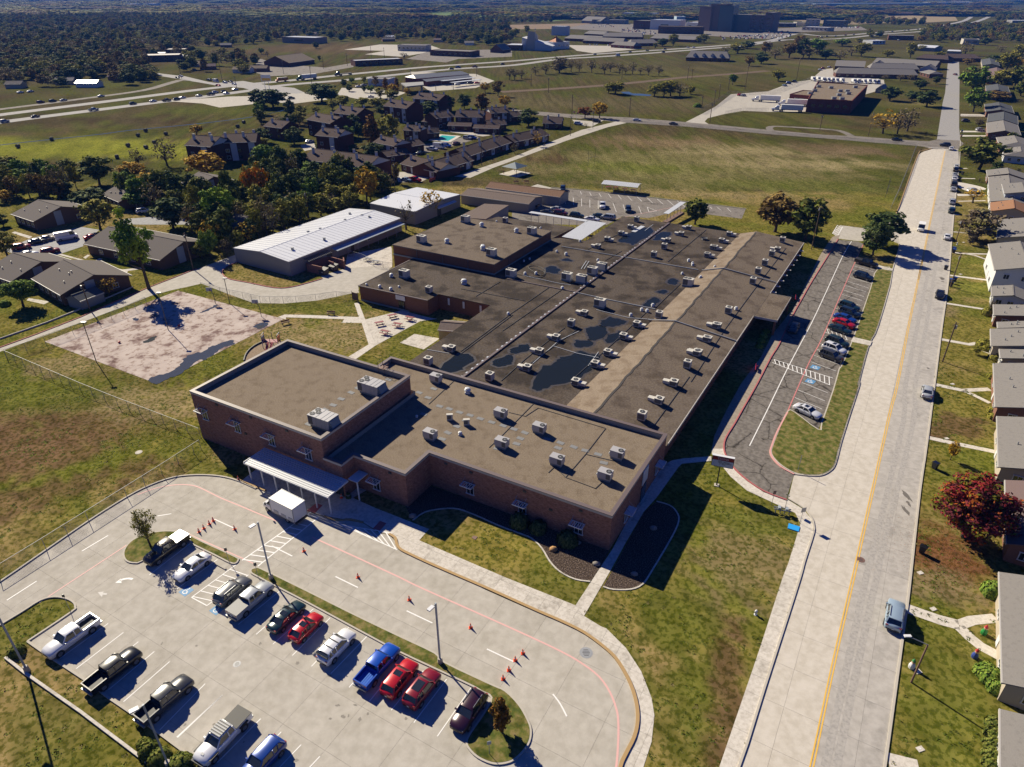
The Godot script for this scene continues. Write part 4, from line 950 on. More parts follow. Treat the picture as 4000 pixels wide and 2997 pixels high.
	for k in [-39.6,-38.4]:
		var dr := obj("door",mbox(Q(1.1,2.5,0.1),Q(k,1.25,8.38)),M.glass_dark,t)
		obj("frame",mbox(Q(1.2,0.12,0.14),Q(k,2.56,8.39)),M.white_metal,dr)
	var n := 11
	for k in n:
		var v0 := -8.42 - 4.05 * k / n
		var y := 3.5 - 0.25 * k / n
		obj("canopy_strip",mbox(Q(16.4,0.07,4.05 / n - 0.07),Q(-44.85,y,-v0 + 2.0 / n)),M.sheet_white,t)
	var st := nst()
	box(st,Q(-44.85,3.16,12.52),Q(16.5,0.22,0.1))
	box(st,Q(-53.08,3.3,10.45),Q(0.1,0.24,4.1))
	box(st,Q(-36.62,3.3,10.45),Q(0.1,0.24,4.1))
	obj("canopy_frame",st.commit(),M.white_metal,t)
	for k in 7:
		obj("canopy_post",mbox(Q(0.16,3.1,0.16),Q(-52.6 + k * 2.62,1.55,12.2)),M.white_metal,t)
	obj("side_canopy",mbox(Q(1.7,0.12,2.4),Q(-36.0,3.42,7.0)),M.sheet_white,t)
	obj("canopy_post",mbox(Q(0.16,3.3,0.16),Q(-35.3,1.65,8.0)),M.white_metal,t)
	var flat := uvp([-18.0,21.4,-14.3,133.2,-31.0,133.3,-49.75,132.9,-50.1,105.7,-57.5,104.6,-59.2,103.0,-59.0,71.0,-83.3,70.9,-83.3,49.35,-64.0,50.0,-64.0,54.3,-50.4,54.5,-50.2,25.0,-50.2,21.4])
	obj("roof",pmesh(flat,3.6,3.75),M.roof_dark,t)
	obj("wall",walls(inset(flat,0.12),0.0,3.62),M.brick_old,t)
	obj("flashing",rmesh(inset(uvp([-64.0,50.0,-83.3,49.35,-83.3,70.9]),0.0),0.3,3.6,3.82),M.coping,t)
	var A := uvp([-18.0,21.4,-14.3,133.2])
	var B := uvp([-12.2,21.4,-10.0,133.4])
	var C := uvp([0.42,21.4,2.85,133.5])
	st = nst()
	quad(st,v3(A[0],3.76),v3(A[1],3.76),v3(B[1],4.95),v3(B[0],4.95),Q(-15,-50,-70))
	obj("roof",st.commit(),M.roof_beige,t)
	st = nst()
	quad(st,v3(B[0],4.95),v3(B[1],4.95),v3(C[1],3.75),v3(C[0],3.75),Q(-5,-50,-70))
	obj("roof",st.commit(),M.roof_mid,t)
	st = nst()
	for e in [0,1]:
		tri(st,v3(A[e],3.7),v3(B[e],4.95),v3(C[e],3.7),Q(0,0,1 if e == 0 else -1))
	quad(st,v3(C[0],0.0) + Q(-0.7,0,0),v3(C[1],0.0) + Q(-0.7,0,0),v3(C[1],3.7) + Q(-0.7,0,0),v3(C[0],3.7) + Q(-0.7,0,0),Q(-20,2,-70))
	quad(st,v3(A[1],0.0),v3(C[1],0.0),v3(C[1],3.7),v3(A[1],3.7),Q(-5,2,-60))
	obj("wall",st.commit(),M.brick_old,t)
	var edge := uvp([0.42,22.2,1.38,73.0,1.42,77.0])
	obj("fascia",rmesh(edge,0.12,3.3,3.77),M.fascia,t)
	obj("fascia",rmesh(uvp([2.0,91.6,2.85,133.5]),0.12,3.3,3.77),M.fascia,t)
	for k in 30:
		var v := 26.0 + k * 3.55
		if v > 74.0 and v < 93.0: continue
		obj("window",mbox(Q(0.06,1.5,2.2),Q(-0.24 + v * 0.0209 - 0.43,2.2,-v)),M.glass_dark,t)
	var porch := uvp([1.42,77.05,6.25,77.1,6.6,91.5,1.9,91.55])
	obj("porch_roof",pmesh(porch,3.3,3.72),M.roof_mid,t)
	ring(t,"fascia",inset(porch,-0.06),inset(porch,-0.005),3.25,3.74,M.fascia,[3])
	for k in [[5.9,77.5],[6.3,91.0],[5.95,84.2]]:
		obj("porch_post",mbox(Q(0.45,3.3,0.45),Q(k[0],1.65,-k[1])),M.brick_old,t)
	for k in 9:
		obj("bracket",mbox(Q(0.9,0.18,0.5),Q(2.6 + k * 0.09,3.2,-(94.0 + k * 4.2))),M.fascia,t)
	var gym := uvp([-89.6,70.9,-59.1,70.95,-58.8,101.5,-88.4,100.6])
	obj("wall",walls(gym,0.0,6.3),M.brick_old,t)
	obj("roof",pmesh(inset(gym,-0.08),6.25,6.42),M.roof_mid,t)
	ring(t,"flashing",inset(gym,-0.12),inset(gym,-0.082),6.15,6.44,M.coping)
	obj("flashing",rmesh(uvp([-89.6,70.75,-59.0,70.75,-58.65,101.5]),0.10,3.7,4.1),plain("flash_blue",col(0.16,0.20,0.23),0.5),t)
	for k in [-82.0,-74.0,-66.5]:
		obj("downpipe",mbox(Q(0.15,2.5,0.12),Q(k,5.0,-70.82)),M.coping,t)
	for k in [78.0,86.0,94.0]:
		obj("downpipe",mbox(Q(0.12,2.5,0.15),Q(-58.95,5.0,-k)),M.coping,t)
	var back := uvp([-87.0,101.0,-59.2,103.1,-57.95,115.5,-83.0,114.0])
	obj("wall",walls(inset(back,0.1),0.0,3.6),M.brick_old,t)
	obj("roof",pmesh(back,3.55,3.74),M.roof_dark,t)
	var kd := obj("door",mbox(Q(1.6,2.2,0.1),Q(-71.2,1.1,-49.62)),M.glass_dark,t)
	obj("handle",mbox(Q(0.08,0.4,0.06),Q(-70.7,1.1,-49.53)),M.galv,kd)
	obj("door_panel",mbox(Q(2.6,1.1,0.1),Q(-71.4,3.0,-49.6)),M.white_metal,t)
	for k in [-61.3,-57.3,-52.8]:
		obj("window",mbox(Q(0.5,1.6,0.08),Q(k,2.4,-54.3)),M.white_metal,t)
	obj("base_trim",mbox(Q(14.0,0.4,0.08),Q(-76.0,0.2,-49.42)),M.flash_blue,t)
	for k in 15:
		obj("walk_roof_strip",mbox(Q(0.36,0.08,18.3),Q(-57.3 + k * 0.40,3.72,-114.9)),M.sheet_white,t)
	for k in 8:
		obj("walk_roof_post",mbox(Q(0.12,3.6,0.12),Q(-51.5,1.8,-(107.0 + k * 2.3))),M.white_metal,t)
	obj("walk_roof",mbox(Q(19.6,0.12,1.9),Q(-67.0,3.7,-123.3)),M.sheet_white,t)
	for k in 8:
		obj("walk_roof_post",mbox(Q(0.12,3.6,0.12),Q(-76.0 + k * 2.6,1.8,-122.6)),M.white_metal,t)
	obj("expansion_joint",rmesh(uvp([-38.2,21.6,-35.1,132.8]),0.5,3.75,4.0),M.coping,t)
	st = nst()
	for k in 60:
		if k % 7 != 6:
			var v := 24.0 + k * 1.75
			box(st,Q(-38.12 + (v - 21.6) * 0.0279 - 0.28,4.0,-v),Q(0.3,0.08,0.55))
	obj("joint_clip",st.commit(),M.sheet_white,t).set_meta("kind","stuff")
	seam(t,pv([-1.18,-155.1,14.81,-146.7]),0.28,"expansion_joint",M.coping,0.2)
	seam(t,pv([-1.18,-155.2,14.81,-146.8]),0.14,"pipe",M.sheet_white,0.1)
	seam(t,pv([14.77,-146.4,21.93,-142.1,31.09,-137]),0.24,"pipe",M.galv,0.22)
	seam(t,pv([13.37,-178.9,29.04,-170.4,46.06,-161.1]),0.24,"pipe",M.galv,0.22)
	st = nst()
	for e in [[-17.3,63.6,4.0,-11.7,63.4,5.1],[-11.7,63.4,5.1,1.2,62.6,3.95],[-15.6,98.0,4.0,-10.7,99.0,5.1],[-10.7,99.0,5.1,2.0,98.6,4.0]]:
		st = nst()
		bar(st,Q(e[0],e[2],-e[1]),Q(e[3],e[5],-e[4]),0.24,0.2)
		obj("pipe",st.commit(),M.galv,t)
	var rp := PackedVector2Array()
	for k in 60:
		var v := 21.6 + k * 1.88
		rp.append(V(-12.2 + (v - 21.4) * 0.0197 + rng.randf_range(-0.18,0.18),-v))
	obj("ridge_seam",rmesh(rp,0.4,4.93,4.975),plain("tar",col(0.035,0.03,0.027),0.8),t)
	for r in [pv([-9.83,-117.1,-0.06,-135,8.56,-149.5]),pv([-9.77,-116.1,0.19,-134.1]),pv([-1.94,-126.1,11.44,-148.1]),pv([-8.18,-144.3,-2.82,-153.2]),pv([-11.88,-148.8,3.04,-141.6]),pv([20.34,-176.6,31.33,-191.2]),pv([23.96,-168,29.11,-175.2]),pv([39.81,-167.1,56.13,-193.9]),pv([-1.9,-105.66,2.56,-114.02,10.88,-127.8]),pv([10.43,-105.66,19.68,-120.3,28.81,-135.3]),pv([30.88,-137.2,39.84,-152.1]),pv([2.5,-110.83,13.17,-126.7])]:
		seam(t,r,0.10,"conduit",M.dark_metal,0.08)
	for r in [pv([1.62,-158,11.41,-152,13.81,-151.2]),pv([3.82,-112.12,9.33,-121.8,13.59,-126]),pv([8.06,-119.3,12.32,-116.3,16.31,-114.43]),pv([18.26,-136.8,24.66,-132.6,30.08,-131.4]),pv([14.04,-111.22,16.57,-116.8]),pv([-16.36,-117.8,-11.99,-116.2])]:
		seam(t,r,0.09,"pipe",M.sheet_white,0.08)
	for r in [pv([31.53,-104.83,43.58,-126.8,56.51,-148.8,73.19,-176.8]),pv([21.88,-89.79,31.65,-106.59])]:
		seam(t,r,0.09,"conduit",M.dark_metal,0.08)
	for r in [pv([-13.63,-95.51,-10.13,-103.08]),pv([-3.38,-83.28,-1.63,-86.22,3.67,-95.91]),pv([-0.5,-92.98,2.14,-91.84,4.24,-94.33,14.48,-88.38]),pv([7.45,-76.1,10.8,-81.68,14.48,-88.38]),pv([5.11,-77.17,6.08,-78.59,7.45,-76.1]),pv([7.45,-76.1,11.35,-73.66,12.57,-75.25]),pv([10.88,-81.52,14.58,-79.96])]:
		seam(t,r,0.07,"conduit",M.dark_metal,0.06)
	for p in [[-15.64,-99.27],[-13.96,-97.61],[-11.81,-94.92],[-10.15,-94.1],[-8.43,-93.06],[-6.69,-92.19],
[-5.02,-91.18],[-3.18,-90.15],[-1.37,-89.17],[0.31,-88.21],[1.96,-87.23],[5.3,-85.51],
[7.26,-84.51],[9.17,-83.45],[10.79,-82.54],[12.56,-81.59],[-7.3,-90.62],[-8.59,-88.99],
[-9.84,-87.23],[-10.56,-85.51],[1.26,-85.68],[0.68,-84.27],[-2.15,-83.03],[6.8,-83.19],
[13.16,-79.51],[-13.3,-100.54],[-14.13,-92.49]]:
		pad(t,p,5.158)
	for p in [[-27.73,-90.41],[-26.87,-92.25],[-25.72,-94.21],[-24.88,-95.57],[-28.67,-89.06],[-20.37,-98.41],
[-30.12,-85.03],[-21.79,-92.32]]:
		pad(t,p,8.158)
	st = nst()
	for k in [[-47.0,13.4],[-45.8,13.4],[-47.0,12.2],[-45.8,12.2]]:
		bar(st,Q(k[0],8.1,-k[1]),Q(k[0],10.2,-k[1]),0.06)
	for y in [9.6,10.2]:
		bar(st,Q(-47.0,y,-12.2),Q(-47.0,y,-13.4),0.05)
		bar(st,Q(-45.8,y,-12.2),Q(-45.8,y,-13.4),0.05)
	box(st,Q(-46.4,9.05,-12.8),Q(1.2,0.06,1.2))
	obj("roof_ladder",st.commit(),M.rust_metal,t)
	var g := "pools of rain water on the old roof"
	var y := 3.758
	for r in [pv([4.11,-107.45,5.46,-110.05,7.48,-112.29,9.1,-114.13,11.42,-116,13.49,-117,15.17,-116,16.66,-115.5,15.44,-112.29,13.85,-109.17,11.74,-106.6,10.61,-105.35,7.27,-104.12,5.17,-102.52,3.59,-103.32]),pv([11.98,-120.5,13.02,-122,14.88,-122.2,15.89,-121,15.06,-119.4,12.99,-118.9]),pv([15.1,-124.6,15.6,-127.3,17.38,-128.4,19.22,-127.9,19.13,-125.2,17.43,-122.5,15.8,-122.2]),pv([18.47,-130.7,20.53,-132.8,22.66,-132.2,23.91,-130.7,22.47,-129,20.48,-128.4,18.84,-128.7]),pv([18.55,-122.2,20.77,-125.2,22.32,-126.2,21.65,-123,19.25,-120.5]),pv([-3.49,-112.29,-2.46,-114.6,-0.93,-115.5,0.38,-114.6,-0.05,-112.29,-1.54,-110.94,-3.03,-110.71]),pv([-0.28,-117.5,1.3,-119.7,3.12,-120.5,3.31,-118.4,1.72,-116.5,0.17,-116.5]),pv([-13.2,-110,-12.19,-113.15,-10.44,-116,-7.76,-115.5,-7.64,-113.15,-9.39,-110,-11.16,-108.25,-12.64,-108.47]),pv([28.7,-139.2,30.16,-141.8,32.33,-143.8,33.39,-142.4,31.99,-140.5,30.38,-138.6]),pv([33.16,-146.8,34.75,-148.2,35.68,-147.5,34.58,-145.9]),pv([37.16,-153.7,38.37,-155.6,39.53,-154.4,38.71,-151.8,37.34,-151.8])]:
		puddle(r,y,"dark still pool of rain on the old school roof",g)
	g = "blue pools near the back edge of the roof"
	for r in [pv([29.57,-183.1,31.24,-188.2,34.5,-192.4,38.38,-195.7,40.4,-195.7,39.96,-191.4,37.42,-186.1,35.15,-184.1,33.33,-180.6,31.97,-182.1]),pv([39.34,-185.1,41.23,-189.2,43.38,-191.9,45.26,-191.4,44.3,-188.2,41.43,-185.1]),pv([8.12,-161.5,9.22,-163.5,10.96,-163.5,11.94,-160.7,10.97,-158.7,9.01,-159.1]),pv([12.58,-168.6,13.98,-169.5,15.22,-168.2,14.12,-167.3])]:
		puddle(r,y,"shallow pool on the old roof mirroring the blue sky",g)
func pad(t: Node,p,y: float) -> void:
	var l := V(p[0] - SO.x,p[1] - SO.z)
	var o := obj("walk_pad",mbox(Q(1.15,0.03,0.7)),M.pad,t)
	o.position = Q(l.dot(SU),y + 0.01,-(l.x * SU.y - l.y * SU.x))
	o.rotation.y = rng.randf_range(-0.15,0.15)
# a strip on the roof following points given in world x,z
func seam(t: Node,p: PackedVector2Array,w: float,called: String,m: Material,h := 0.1) -> void:
	var q := PackedVector2Array()
	for a in p:
		var l := a - V(SO.x,SO.z)
		q.append(V(l.dot(SU),-(l.x * SU.y - l.y * SU.x)))
	var st := nst()
	var onslope := p.size() > 0 and false
	for i in q.size() - 1:
		bar(st,v3(q[i],roof_y(q[i])),v3(q[i + 1],roof_y(q[i + 1])),w,h)
	obj(called,st.commit(),m,t)
# height of the roof surface at a local point
func roof_y(q: Vector2) -> float:
	var v := -q.y
	if v < 12.8 and q.x < -40.9: return 8.2
	if v < 21.3: return 5.2
	var va := -18.0 + (v - 21.4) * 0.0331
	var ri := -12.2 + (v - 21.4) * 0.0196
	var ed := 0.42 + (v - 21.4) * 0.0217
	if v > 70.9 and v < 101.0 and q.x < -58.9: return 6.47
	if q.x < va: return 3.82
	if q.x < ri: return 3.80 + 1.19 * (q.x - va) / (ri - va)
	return maxf(3.8,3.80 + 1.2 * (ed - q.x) / (ed - ri))
func roof_at(p) -> Array:
	var l := V(p[0] - SO.x,p[1] - SO.z)
	var q := V(l.dot(SU),-(l.x * SU.y - l.y * SU.x))
	return [Q(p[0],roof_y(q) - 0.06,p[1]),q]
func fan(parent: Node,c: Vector3,r: float) -> void:
	var st := nst()
	lathe(st,[[r,0.0],[r,0.05],[r * 0.86,0.05],[r * 0.86,0.0]],14,c)
	var f := obj("fan_shroud",st.commit(),M.dark_metal,parent)
	st = nst()
	lathe(st,[[0.0,0.012],[r * 0.84,0.012]],14,c)
	obj("fan_opening",st.commit(),M.black,f)
	st = nst()
	lathe(st,[[0.0,0.06],[r * 0.22,0.06],[r * 0.22,0.01]],8,c)
	for k in 4:
		box(st,c + Q(0,0.03,0),Q(r * 1.6,0.01,0.03),k * PI / 4)
	obj("guard",st.commit(),M.grey_metal,f)
func cabinet(parent: Node,called: String,c: Vector3,s: Vector3,m: Material) -> MeshInstance3D:
	var st := nst()
	var e := 0.04
	var h := s * 0.5
	hexa(st,[c + Q(-h.x,-h.y,-h.z),c + Q(h.x,-h.y,-h.z),c + Q(h.x,-h.y,h.z),c + Q(-h.x,-h.y,h.z)],[c + Q(-h.x,h.y - e,-h.z),c + Q(h.x,h.y - e,-h.z),c + Q(h.x,h.y - e,h.z),c + Q(-h.x,h.y - e,h.z)])
	box(st,c + Q(0,h.y - e * 0.45,0),Q(s.x + 0.05,e * 0.9,s.z + 0.05))
	return obj(called,st.commit(),m,parent)
func coil(parent: Node,c: Vector3,s: Vector3) -> void:
	obj("coil_grille",mbox(s,c),M.hv_coil,parent)
func build_rooftop() -> void:
	plain("hv_cream",col(0.52,0.50,0.44),0.5)
	plain("hv_grey",col(0.36,0.355,0.36),0.45)
	plain("hv_coil",col(0.12,0.115,0.10),0.7)
	var gl := "low air conditioners in rows on the old roof"
	var tl := "cream rooftop air conditioner with one fan and a side duct, on the old school roof"
	var tm := ["duct on its left","duct on its right"]
	var protos := []
	for s in [-1.0,1.0]:
		var t := thing("duct_air_conditioner","x","air conditioner",Vector3.ZERO,0,"g")
		cabinet(t,"cabinet",Q(-0.35 * s,0.62,0),Q(1.35,0.95,1.25),M.hv_cream)
		coil(t,Q(-0.35 * s,0.62,0.64),Q(1.2,0.7,0.03))
		coil(t,Q(-0.35 * s - 0.69 * s,0.62,0),Q(0.03,0.7,1.1))
		cabinet(t,"duct_box",Q(0.95 * s,0.5,0),Q(1.2,0.55,0.85),M.hv_cream)
		obj("roof_kerb",mbox(Q(2.0,0.16,1.1),Q(0.1 * s,0.08,0)),M.pad,t)
		fan(t,Q(-0.35 * s,1.1,0.05),0.42)
		obj("junction_box",mbox(Q(0.2,0.3,0.12),Q(-0.9 * s,0.5,0.72)),M.hv_grey,t)
		protos.append(t)
	var left := [[15.1,-134.1],[8.42,-122.3],[4.91,-116.3],[2.48,-109.79],[22.75,-177.9],[42.55,-183],
[47.41,-188.7],[50.82,-194.5],[37.77,-120.7],[34.47,-114.77],[41.16,-126.8]] + [[-11.95,-117.5],[27.81,-103.42],[24.18,-97.53]] + [[41.51,-126.8],[38,-120.6],[34.75,-114.95],[69.62,-174.2]]
	var right := [[26,-128.3],[22.44,-122.6],[18.48,-115.5],[15.57,-110.91],[11.51,-104.26],[34.66,-195],
[31.14,-189],[26.58,-183.8],[51,-170.9],[53.99,-176.8]] + [[61.55,-188.4],[57.86,-182.5],[54.45,-176.6],[50.97,-170.7]]
	for s in 2:
		var i := 0
		for p in (left if s == 0 else right):
			var a := roof_at(p)
			var lab: String = "%s, %s" % ["cream rooftop air conditioner on the old school roof",tm[s]]
			if i == 0:
				protos[s].position = a[0]
				protos[s].rotation.y = sturn()
				tag(protos[s],lab,"air conditioner",gl)
			else:
				dup(protos[s],a[0],sturn() + rng.randf_range(-0.04,0.04),lab,gl)
			i += 1
	var ub := thing("box_air_conditioner","upright cream box air conditioner with one fan on the old school roof","air conditioner",Vector3.ZERO,0,"upright air conditioners on the old roof")
	cabinet(ub,"cabinet",Q(0,0.85,0),Q(1.3,1.3,1.2),M.hv_cream)
	coil(ub,Q(0,0.8,0.61),Q(1.1,0.9,0.03))
	coil(ub,Q(-0.66,0.8,0),Q(0.03,0.9,1.0))
	obj("roof_kerb",mbox(Q(1.2,0.2,1.1),Q(0,0.1,0)),M.pad,ub)
	fan(ub,Q(0,1.51,0),0.42)
	var first := true
	for p in [[12.2,-128.5],[-3.95,-106.04],[37.3,-202.1],[40.74,-177.2],[36.79,-170.7],[30.99,-132.3],
[-2,-201.2],[31.92,-109.83]] + [[46.02,-134],[56.39,-151],[59.63,-157.5],[63.19,-163.4],[67.15,-170.2],[73.67,-181.3]] + [[20.76,-92.31],[-15.49,-111.9]] + [[-19.01,-146.7]]:
		var a := roof_at(p)
		if first:
			ub.position = a[0]; ub.rotation.y = sturn(); first = false
		else:
			dup(ub,a[0],sturn())
	var tb := thing("twin_fan_air_conditioner","tall grey-cream air conditioner with two fans on the older flat roofs","air conditioner",Vector3.ZERO,0,"two-fan air conditioners on the older roofs")
	cabinet(tb,"cabinet",Q(0,1.15,0),Q(2.3,1.6,1.5),M.hv_cream)
	coil(tb,Q(-0.5,1.15,0.76),Q(1.1,1.2,0.03))
	coil(tb,Q(-1.16,1.15,0),Q(0.03,1.2,1.3))
	obj("roof_kerb",mbox(Q(2.4,0.4,1.6),Q(0,0.2,0)),M.flash_blue,tb)
	fan(tb,Q(-0.7,1.96,0),0.45)
	fan(tb,Q(0.2,1.96,0),0.45)
	first = true
	for p in [[41.17,-150.5],[13.13,-154.2],[19.58,-158.1],[-0.21,-156.5],[19.21,-138.4],[22.15,-161],
[16.44,-152.7]] + [[-25.91,-156.1],[-23.67,-174.4]] + [[-5.09,-163.9],[5.4,-181.5],[-13.23,-192.4]]:
		var a := roof_at(p)
		if first:
			tb.position = a[0]; tb.rotation.y = sturn(); first = false
		else:
			dup(tb,a[0],sturn() + (PI if rng.randf() < 0.3 else 0.0))
	var wb := thing("wing_air_conditioner","grey one-fan air conditioner with a hood on the tan front wing roof","air conditioner",Vector3.ZERO,0,"grey air conditioners on the front wing")
	cabinet(wb,"cabinet",Q(0,0.95,0),Q(1.9,1.1,1.25),M.hv_grey)
	coil(wb,Q(0.6,0.95,0.63),Q(0.6,0.8,0.03))
	obj("roof_kerb",mbox(Q(1.7,0.42,1.1),Q(0,0.21,0)),M.flash_blue,wb)
	var hst := nst()
	hexa(hst,[Q(-0.96,0.6,0.3),Q(-0.96,0.6,-0.3),Q(-1.3,0.55,-0.3),Q(-1.3,0.55,0.3)],[Q(-0.96,1.1,0.3),Q(-0.96,1.1,-0.3),Q(-1.0,1.08,-0.3),Q(-1.0,1.08,0.3)])
	obj("hood",hst.commit(),M.white_metal,wb)
	fan(wb,Q(0.5,1.51,0),0.40)
	first = true
	for p in [[-13.11,-102.83],[-1.79,-91.51],[4.18,-87.32],[-12.31,-85.59],[-1.49,-83.4],[6.42,-79.12],
[15.21,-80.67],[12.88,-75.71]]:
		var a := roof_at(p)
		if first:
			wb.position = a[0] + Q(0,0.02,0); wb.rotation.y = sturn(); first = false
		else:
			dup(wb,a[0] + Q(0,0.02,0),sturn())
	var rb := thing("large_air_conditioner","large grey rooftop unit with three fans on the two-storey block","air conditioner",Vector3.ZERO,0,"large units on the two-storey block")
	cabinet(rb,"cabinet",Q(0,1.25,0),Q(4.0,1.6,2.3),M.hv_grey)
	obj("roof_kerb",mbox(Q(3.6,0.5,2.0),Q(0,0.25,0)),M.flash_blue,rb)
	coil(rb,Q(-1.5,1.25,1.16),Q(0.8,1.3,0.03))
	coil(rb,Q(-2.01,1.25,0),Q(0.03,1.3,2.1))
	for k in [-0.4,0.6,1.35]:
		obj("panel_seam",mbox(Q(0.03,1.62,2.34),Q(k,1.27,0)),M.grey_metal,rb)
	var hs := nst()
	hexa(hs,[Q(2.0,0.7,0.9),Q(2.0,0.7,-0.9),Q(2.7,0.6,-0.9),Q(2.7,0.6,0.9)],[Q(2.0,1.9,0.9),Q(2.0,1.9,-0.9),Q(2.1,1.9,-0.9),Q(2.1,1.9,0.9)])
	obj("hood",hs.commit(),M.flash_blue,rb)
	fan(rb,Q(-1.5,2.06,0.55),0.42)
	fan(rb,Q(-0.9,2.06,-0.1),0.42)
	fan(rb,Q(-1.5,2.06,-0.65),0.42)
	first = true
	for p in [[-22.28,-94.24],[-27.65,-84.52]]:
		var a := roof_at(p)
		if first:
			rb.position = a[0] + Q(0,0.01,0); rb.rotation.y = sturn(); first = false
		else:
			dup(rb,a[0] + Q(0,0.01,0),sturn())
	var mv := thing("roof_vent","white mushroom roof vent on the school roofs","roof vent",Vector3.ZERO,0,"mushroom vents on the school roofs")
	var st := nst()
	box(st,Q(0,0.15,0),Q(0.9,0.3,0.9))
	obj("base",st.commit(),M.white_metal,mv)
	st = nst()
	lathe(st,[[0.30,0.3],[0.30,0.5],[0.55,0.5],[0.58,0.62],[0.45,0.78],[0.40,0.8],[0.40,0.95],[0.25,1.02],[0.0,1.04]],14)
	obj("hood",st.commit(),M.sheet_white,mv)
	first = true
	for p in [[-29.14,-156.5,0.9],[-30.79,-149.6,0.7],[-27.98,-148,0.75],[-34.18,-151.2,0.45],[-26.36,-149.8,0.45],[-11.41,-152,1.2],
[-17.06,-174.1,1.2],[-7.46,-168.5,1.2]] + [[-8.5,-188.4,1.2],[1.19,-183.1,1.2],[-7.46,-169.1,1.2],[-11.24,-151.9,1.2],[8.3,-194.8,0.6],[-4.6,-201.7,0.5],
[18.7,-183.1,0.6],[11.84,-174.4,0.6],[14.13,-172.1,0.8],[21.96,-167.7,0.6],[3.17,-158,0.7],[5.85,-158.2,0.7],
[11.67,-148.7,0.7],[25.25,-133.5,0.7],[28.04,-136.3,0.7],[29.11,-135.7,0.7],[45.12,-167.4,0.7],[45.68,-165.4,0.6],
[41.5,-158.2,0.6],[45.04,-154.9,0.6],[30.84,-138.7,0.7],[-0.8,-134.3,0.6],[3.03,-167.1,0.5],[4.54,-168.8,0.5]] + [[-7.47,-99.18,1.0],[-7.89,-86.65,0.6],[-15.11,-91.62,0.4]] + [[48.29,-136.1,0.7],[50.29,-161.8,0.5],[45.23,-155.1,0.6],[45.41,-164.3,0.6]]:
		var a := roof_at(p)
		if first:
			mv.position = a[0]; mv.scale = Vector3.ONE * p[2]; first = false
		else:
			dup(mv,a[0],0.0,"","",Vector3.ONE * p[2])
	var cd := thing("small_condenser","small upright split condenser on the tan front wing roof","condenser",Vector3.ZERO,0,"small condensers on the front wing")
	cabinet(cd,"cabinet",Q(0,0.6,0),Q(0.95,1.0,0.4),M.hv_cream)
	obj("grille",mbox(Q(0.6,0.6,0.03),Q(-0.1,0.6,0.22)),M.hv_coil,cd)
	obj("feet",mbox(Q(0.9,0.12,0.6),Q(0,0.06,0)),M.galv,cd)
	first = true
	for p in [[-9.8,-90.8],[-7.07,-89.34]]:
		var a := roof_at(p)
		if first:
			cd.position = a[0] + Q(0,0.02,0); cd.rotation.y = sturn() + 0.6; first = false
		else:
			dup(cd,a[0] + Q(0,0.02,0),sturn() + 0.6)
	for p in [[pv([34.73,-191.8,38.46,-197.3]),"white_sheets","stack of white metal strips lying on the wet old roof",1.3],[pv([38.23,-192.9,41.62,-198.8]),"roof_pole","single thin white strip lying beside the stacked ones",0.1],[pv([17.19,-161.8,19.03,-167.6]),"roof_pole","white pole leaning askew near the tall air conditioners",0.12],[pv([17.9,-161.8,19.69,-167.4]),"roof_pole","second white pole crossing the first near the air conditioners",0.12]]:
		tag(obj(p[1],rmesh(p[0],p[3],3.76,3.86),M.sheet_white),p[2],"metal strip")
	var hose := smooth(pv([4.55,-162.6,7.9,-159.8,7.24,-157.4,4.52,-161.4,4.28,-163.4,6.03,-163.8,8.22,-160.6,6.91,-155.9,1.06,-158.2]),4)
	var hp := []
	var hr := []
	for q in hose:
		hp.append(v3(q,3.82)); hr.append(0.07)
	st = nst()
	tube(st,hp,hr,5)
	tag(obj("hose",st.commit(),M.black),"black hose coiled on the old roof","hose")
# ---------------------------------------------------------------- vehicles
# local frame: +x to the nose,y up,z to the right side
var vmesh := {}
func loft(rings: Array,caps := true) -> Mesh:
	var st := nst()
	st.set_smooth_group(0)
	var n: int = rings[0].size()
	for i in rings.size() - 1:
		var c := Vector3.ZERO
		for p in rings[i]: c += p
		for p in rings[i + 1]: c += p
		c /= 2.0 * n
		for k in n:
			var j := (k + 1) % n
			_q(st,rings[i][k],rings[i][j],rings[i + 1][j],rings[i + 1][k],c)
	if caps:
		for e in [0,rings.size() - 1]:
			var o: Vector3 = (rings[0][0] + rings[rings.size() - 1][0]) * 0.5
			st.set_smooth_group(1 + e)
			for k in range(1,n - 1):
				_t(st,rings[e][0],rings[e][k],rings[e][k + 1],o)
	st.generate_normals()
	return st.commit()
func _t(st: SurfaceTool,a: Vector3,b: Vector3,c: Vector3,o: Vector3) -> void:
	if (b - a).cross(c - a).dot((a + b + c) / 3.0 - o) > 0.0:
		st.add_vertex(a); st.add_vertex(c); st.add_vertex(b)
	else:
		st.add_vertex(a); st.add_vertex(b); st.add_vertex(c)
func _q(st: SurfaceTool,a: Vector3,b: Vector3,c: Vector3,d: Vector3,o: Vector3) -> void:
	_t(st,a,b,c,o)
	_t(st,a,c,d,o)
# cross-section of a body at x: sill y0,belt y1,half width w
func sect(x: float,y0: float,y1: float,w: float) -> Array:
	var r := []
	for k in [[0.90,0.0],[0.99,0.22],[1.0,0.55],[0.97,0.86],[0.86,1.0],[0.0,1.035]]:
		r.append(Q(x,y0 + (y1 - y0) * k[1],-w * k[0]))
	for k in [[0.86,1.0],[0.97,0.86],[1.0,0.55],[0.99,0.22],[0.90,0.0]]:
		r.append(Q(x,y0 + (y1 - y0) * k[1],w * k[0]))
	return r
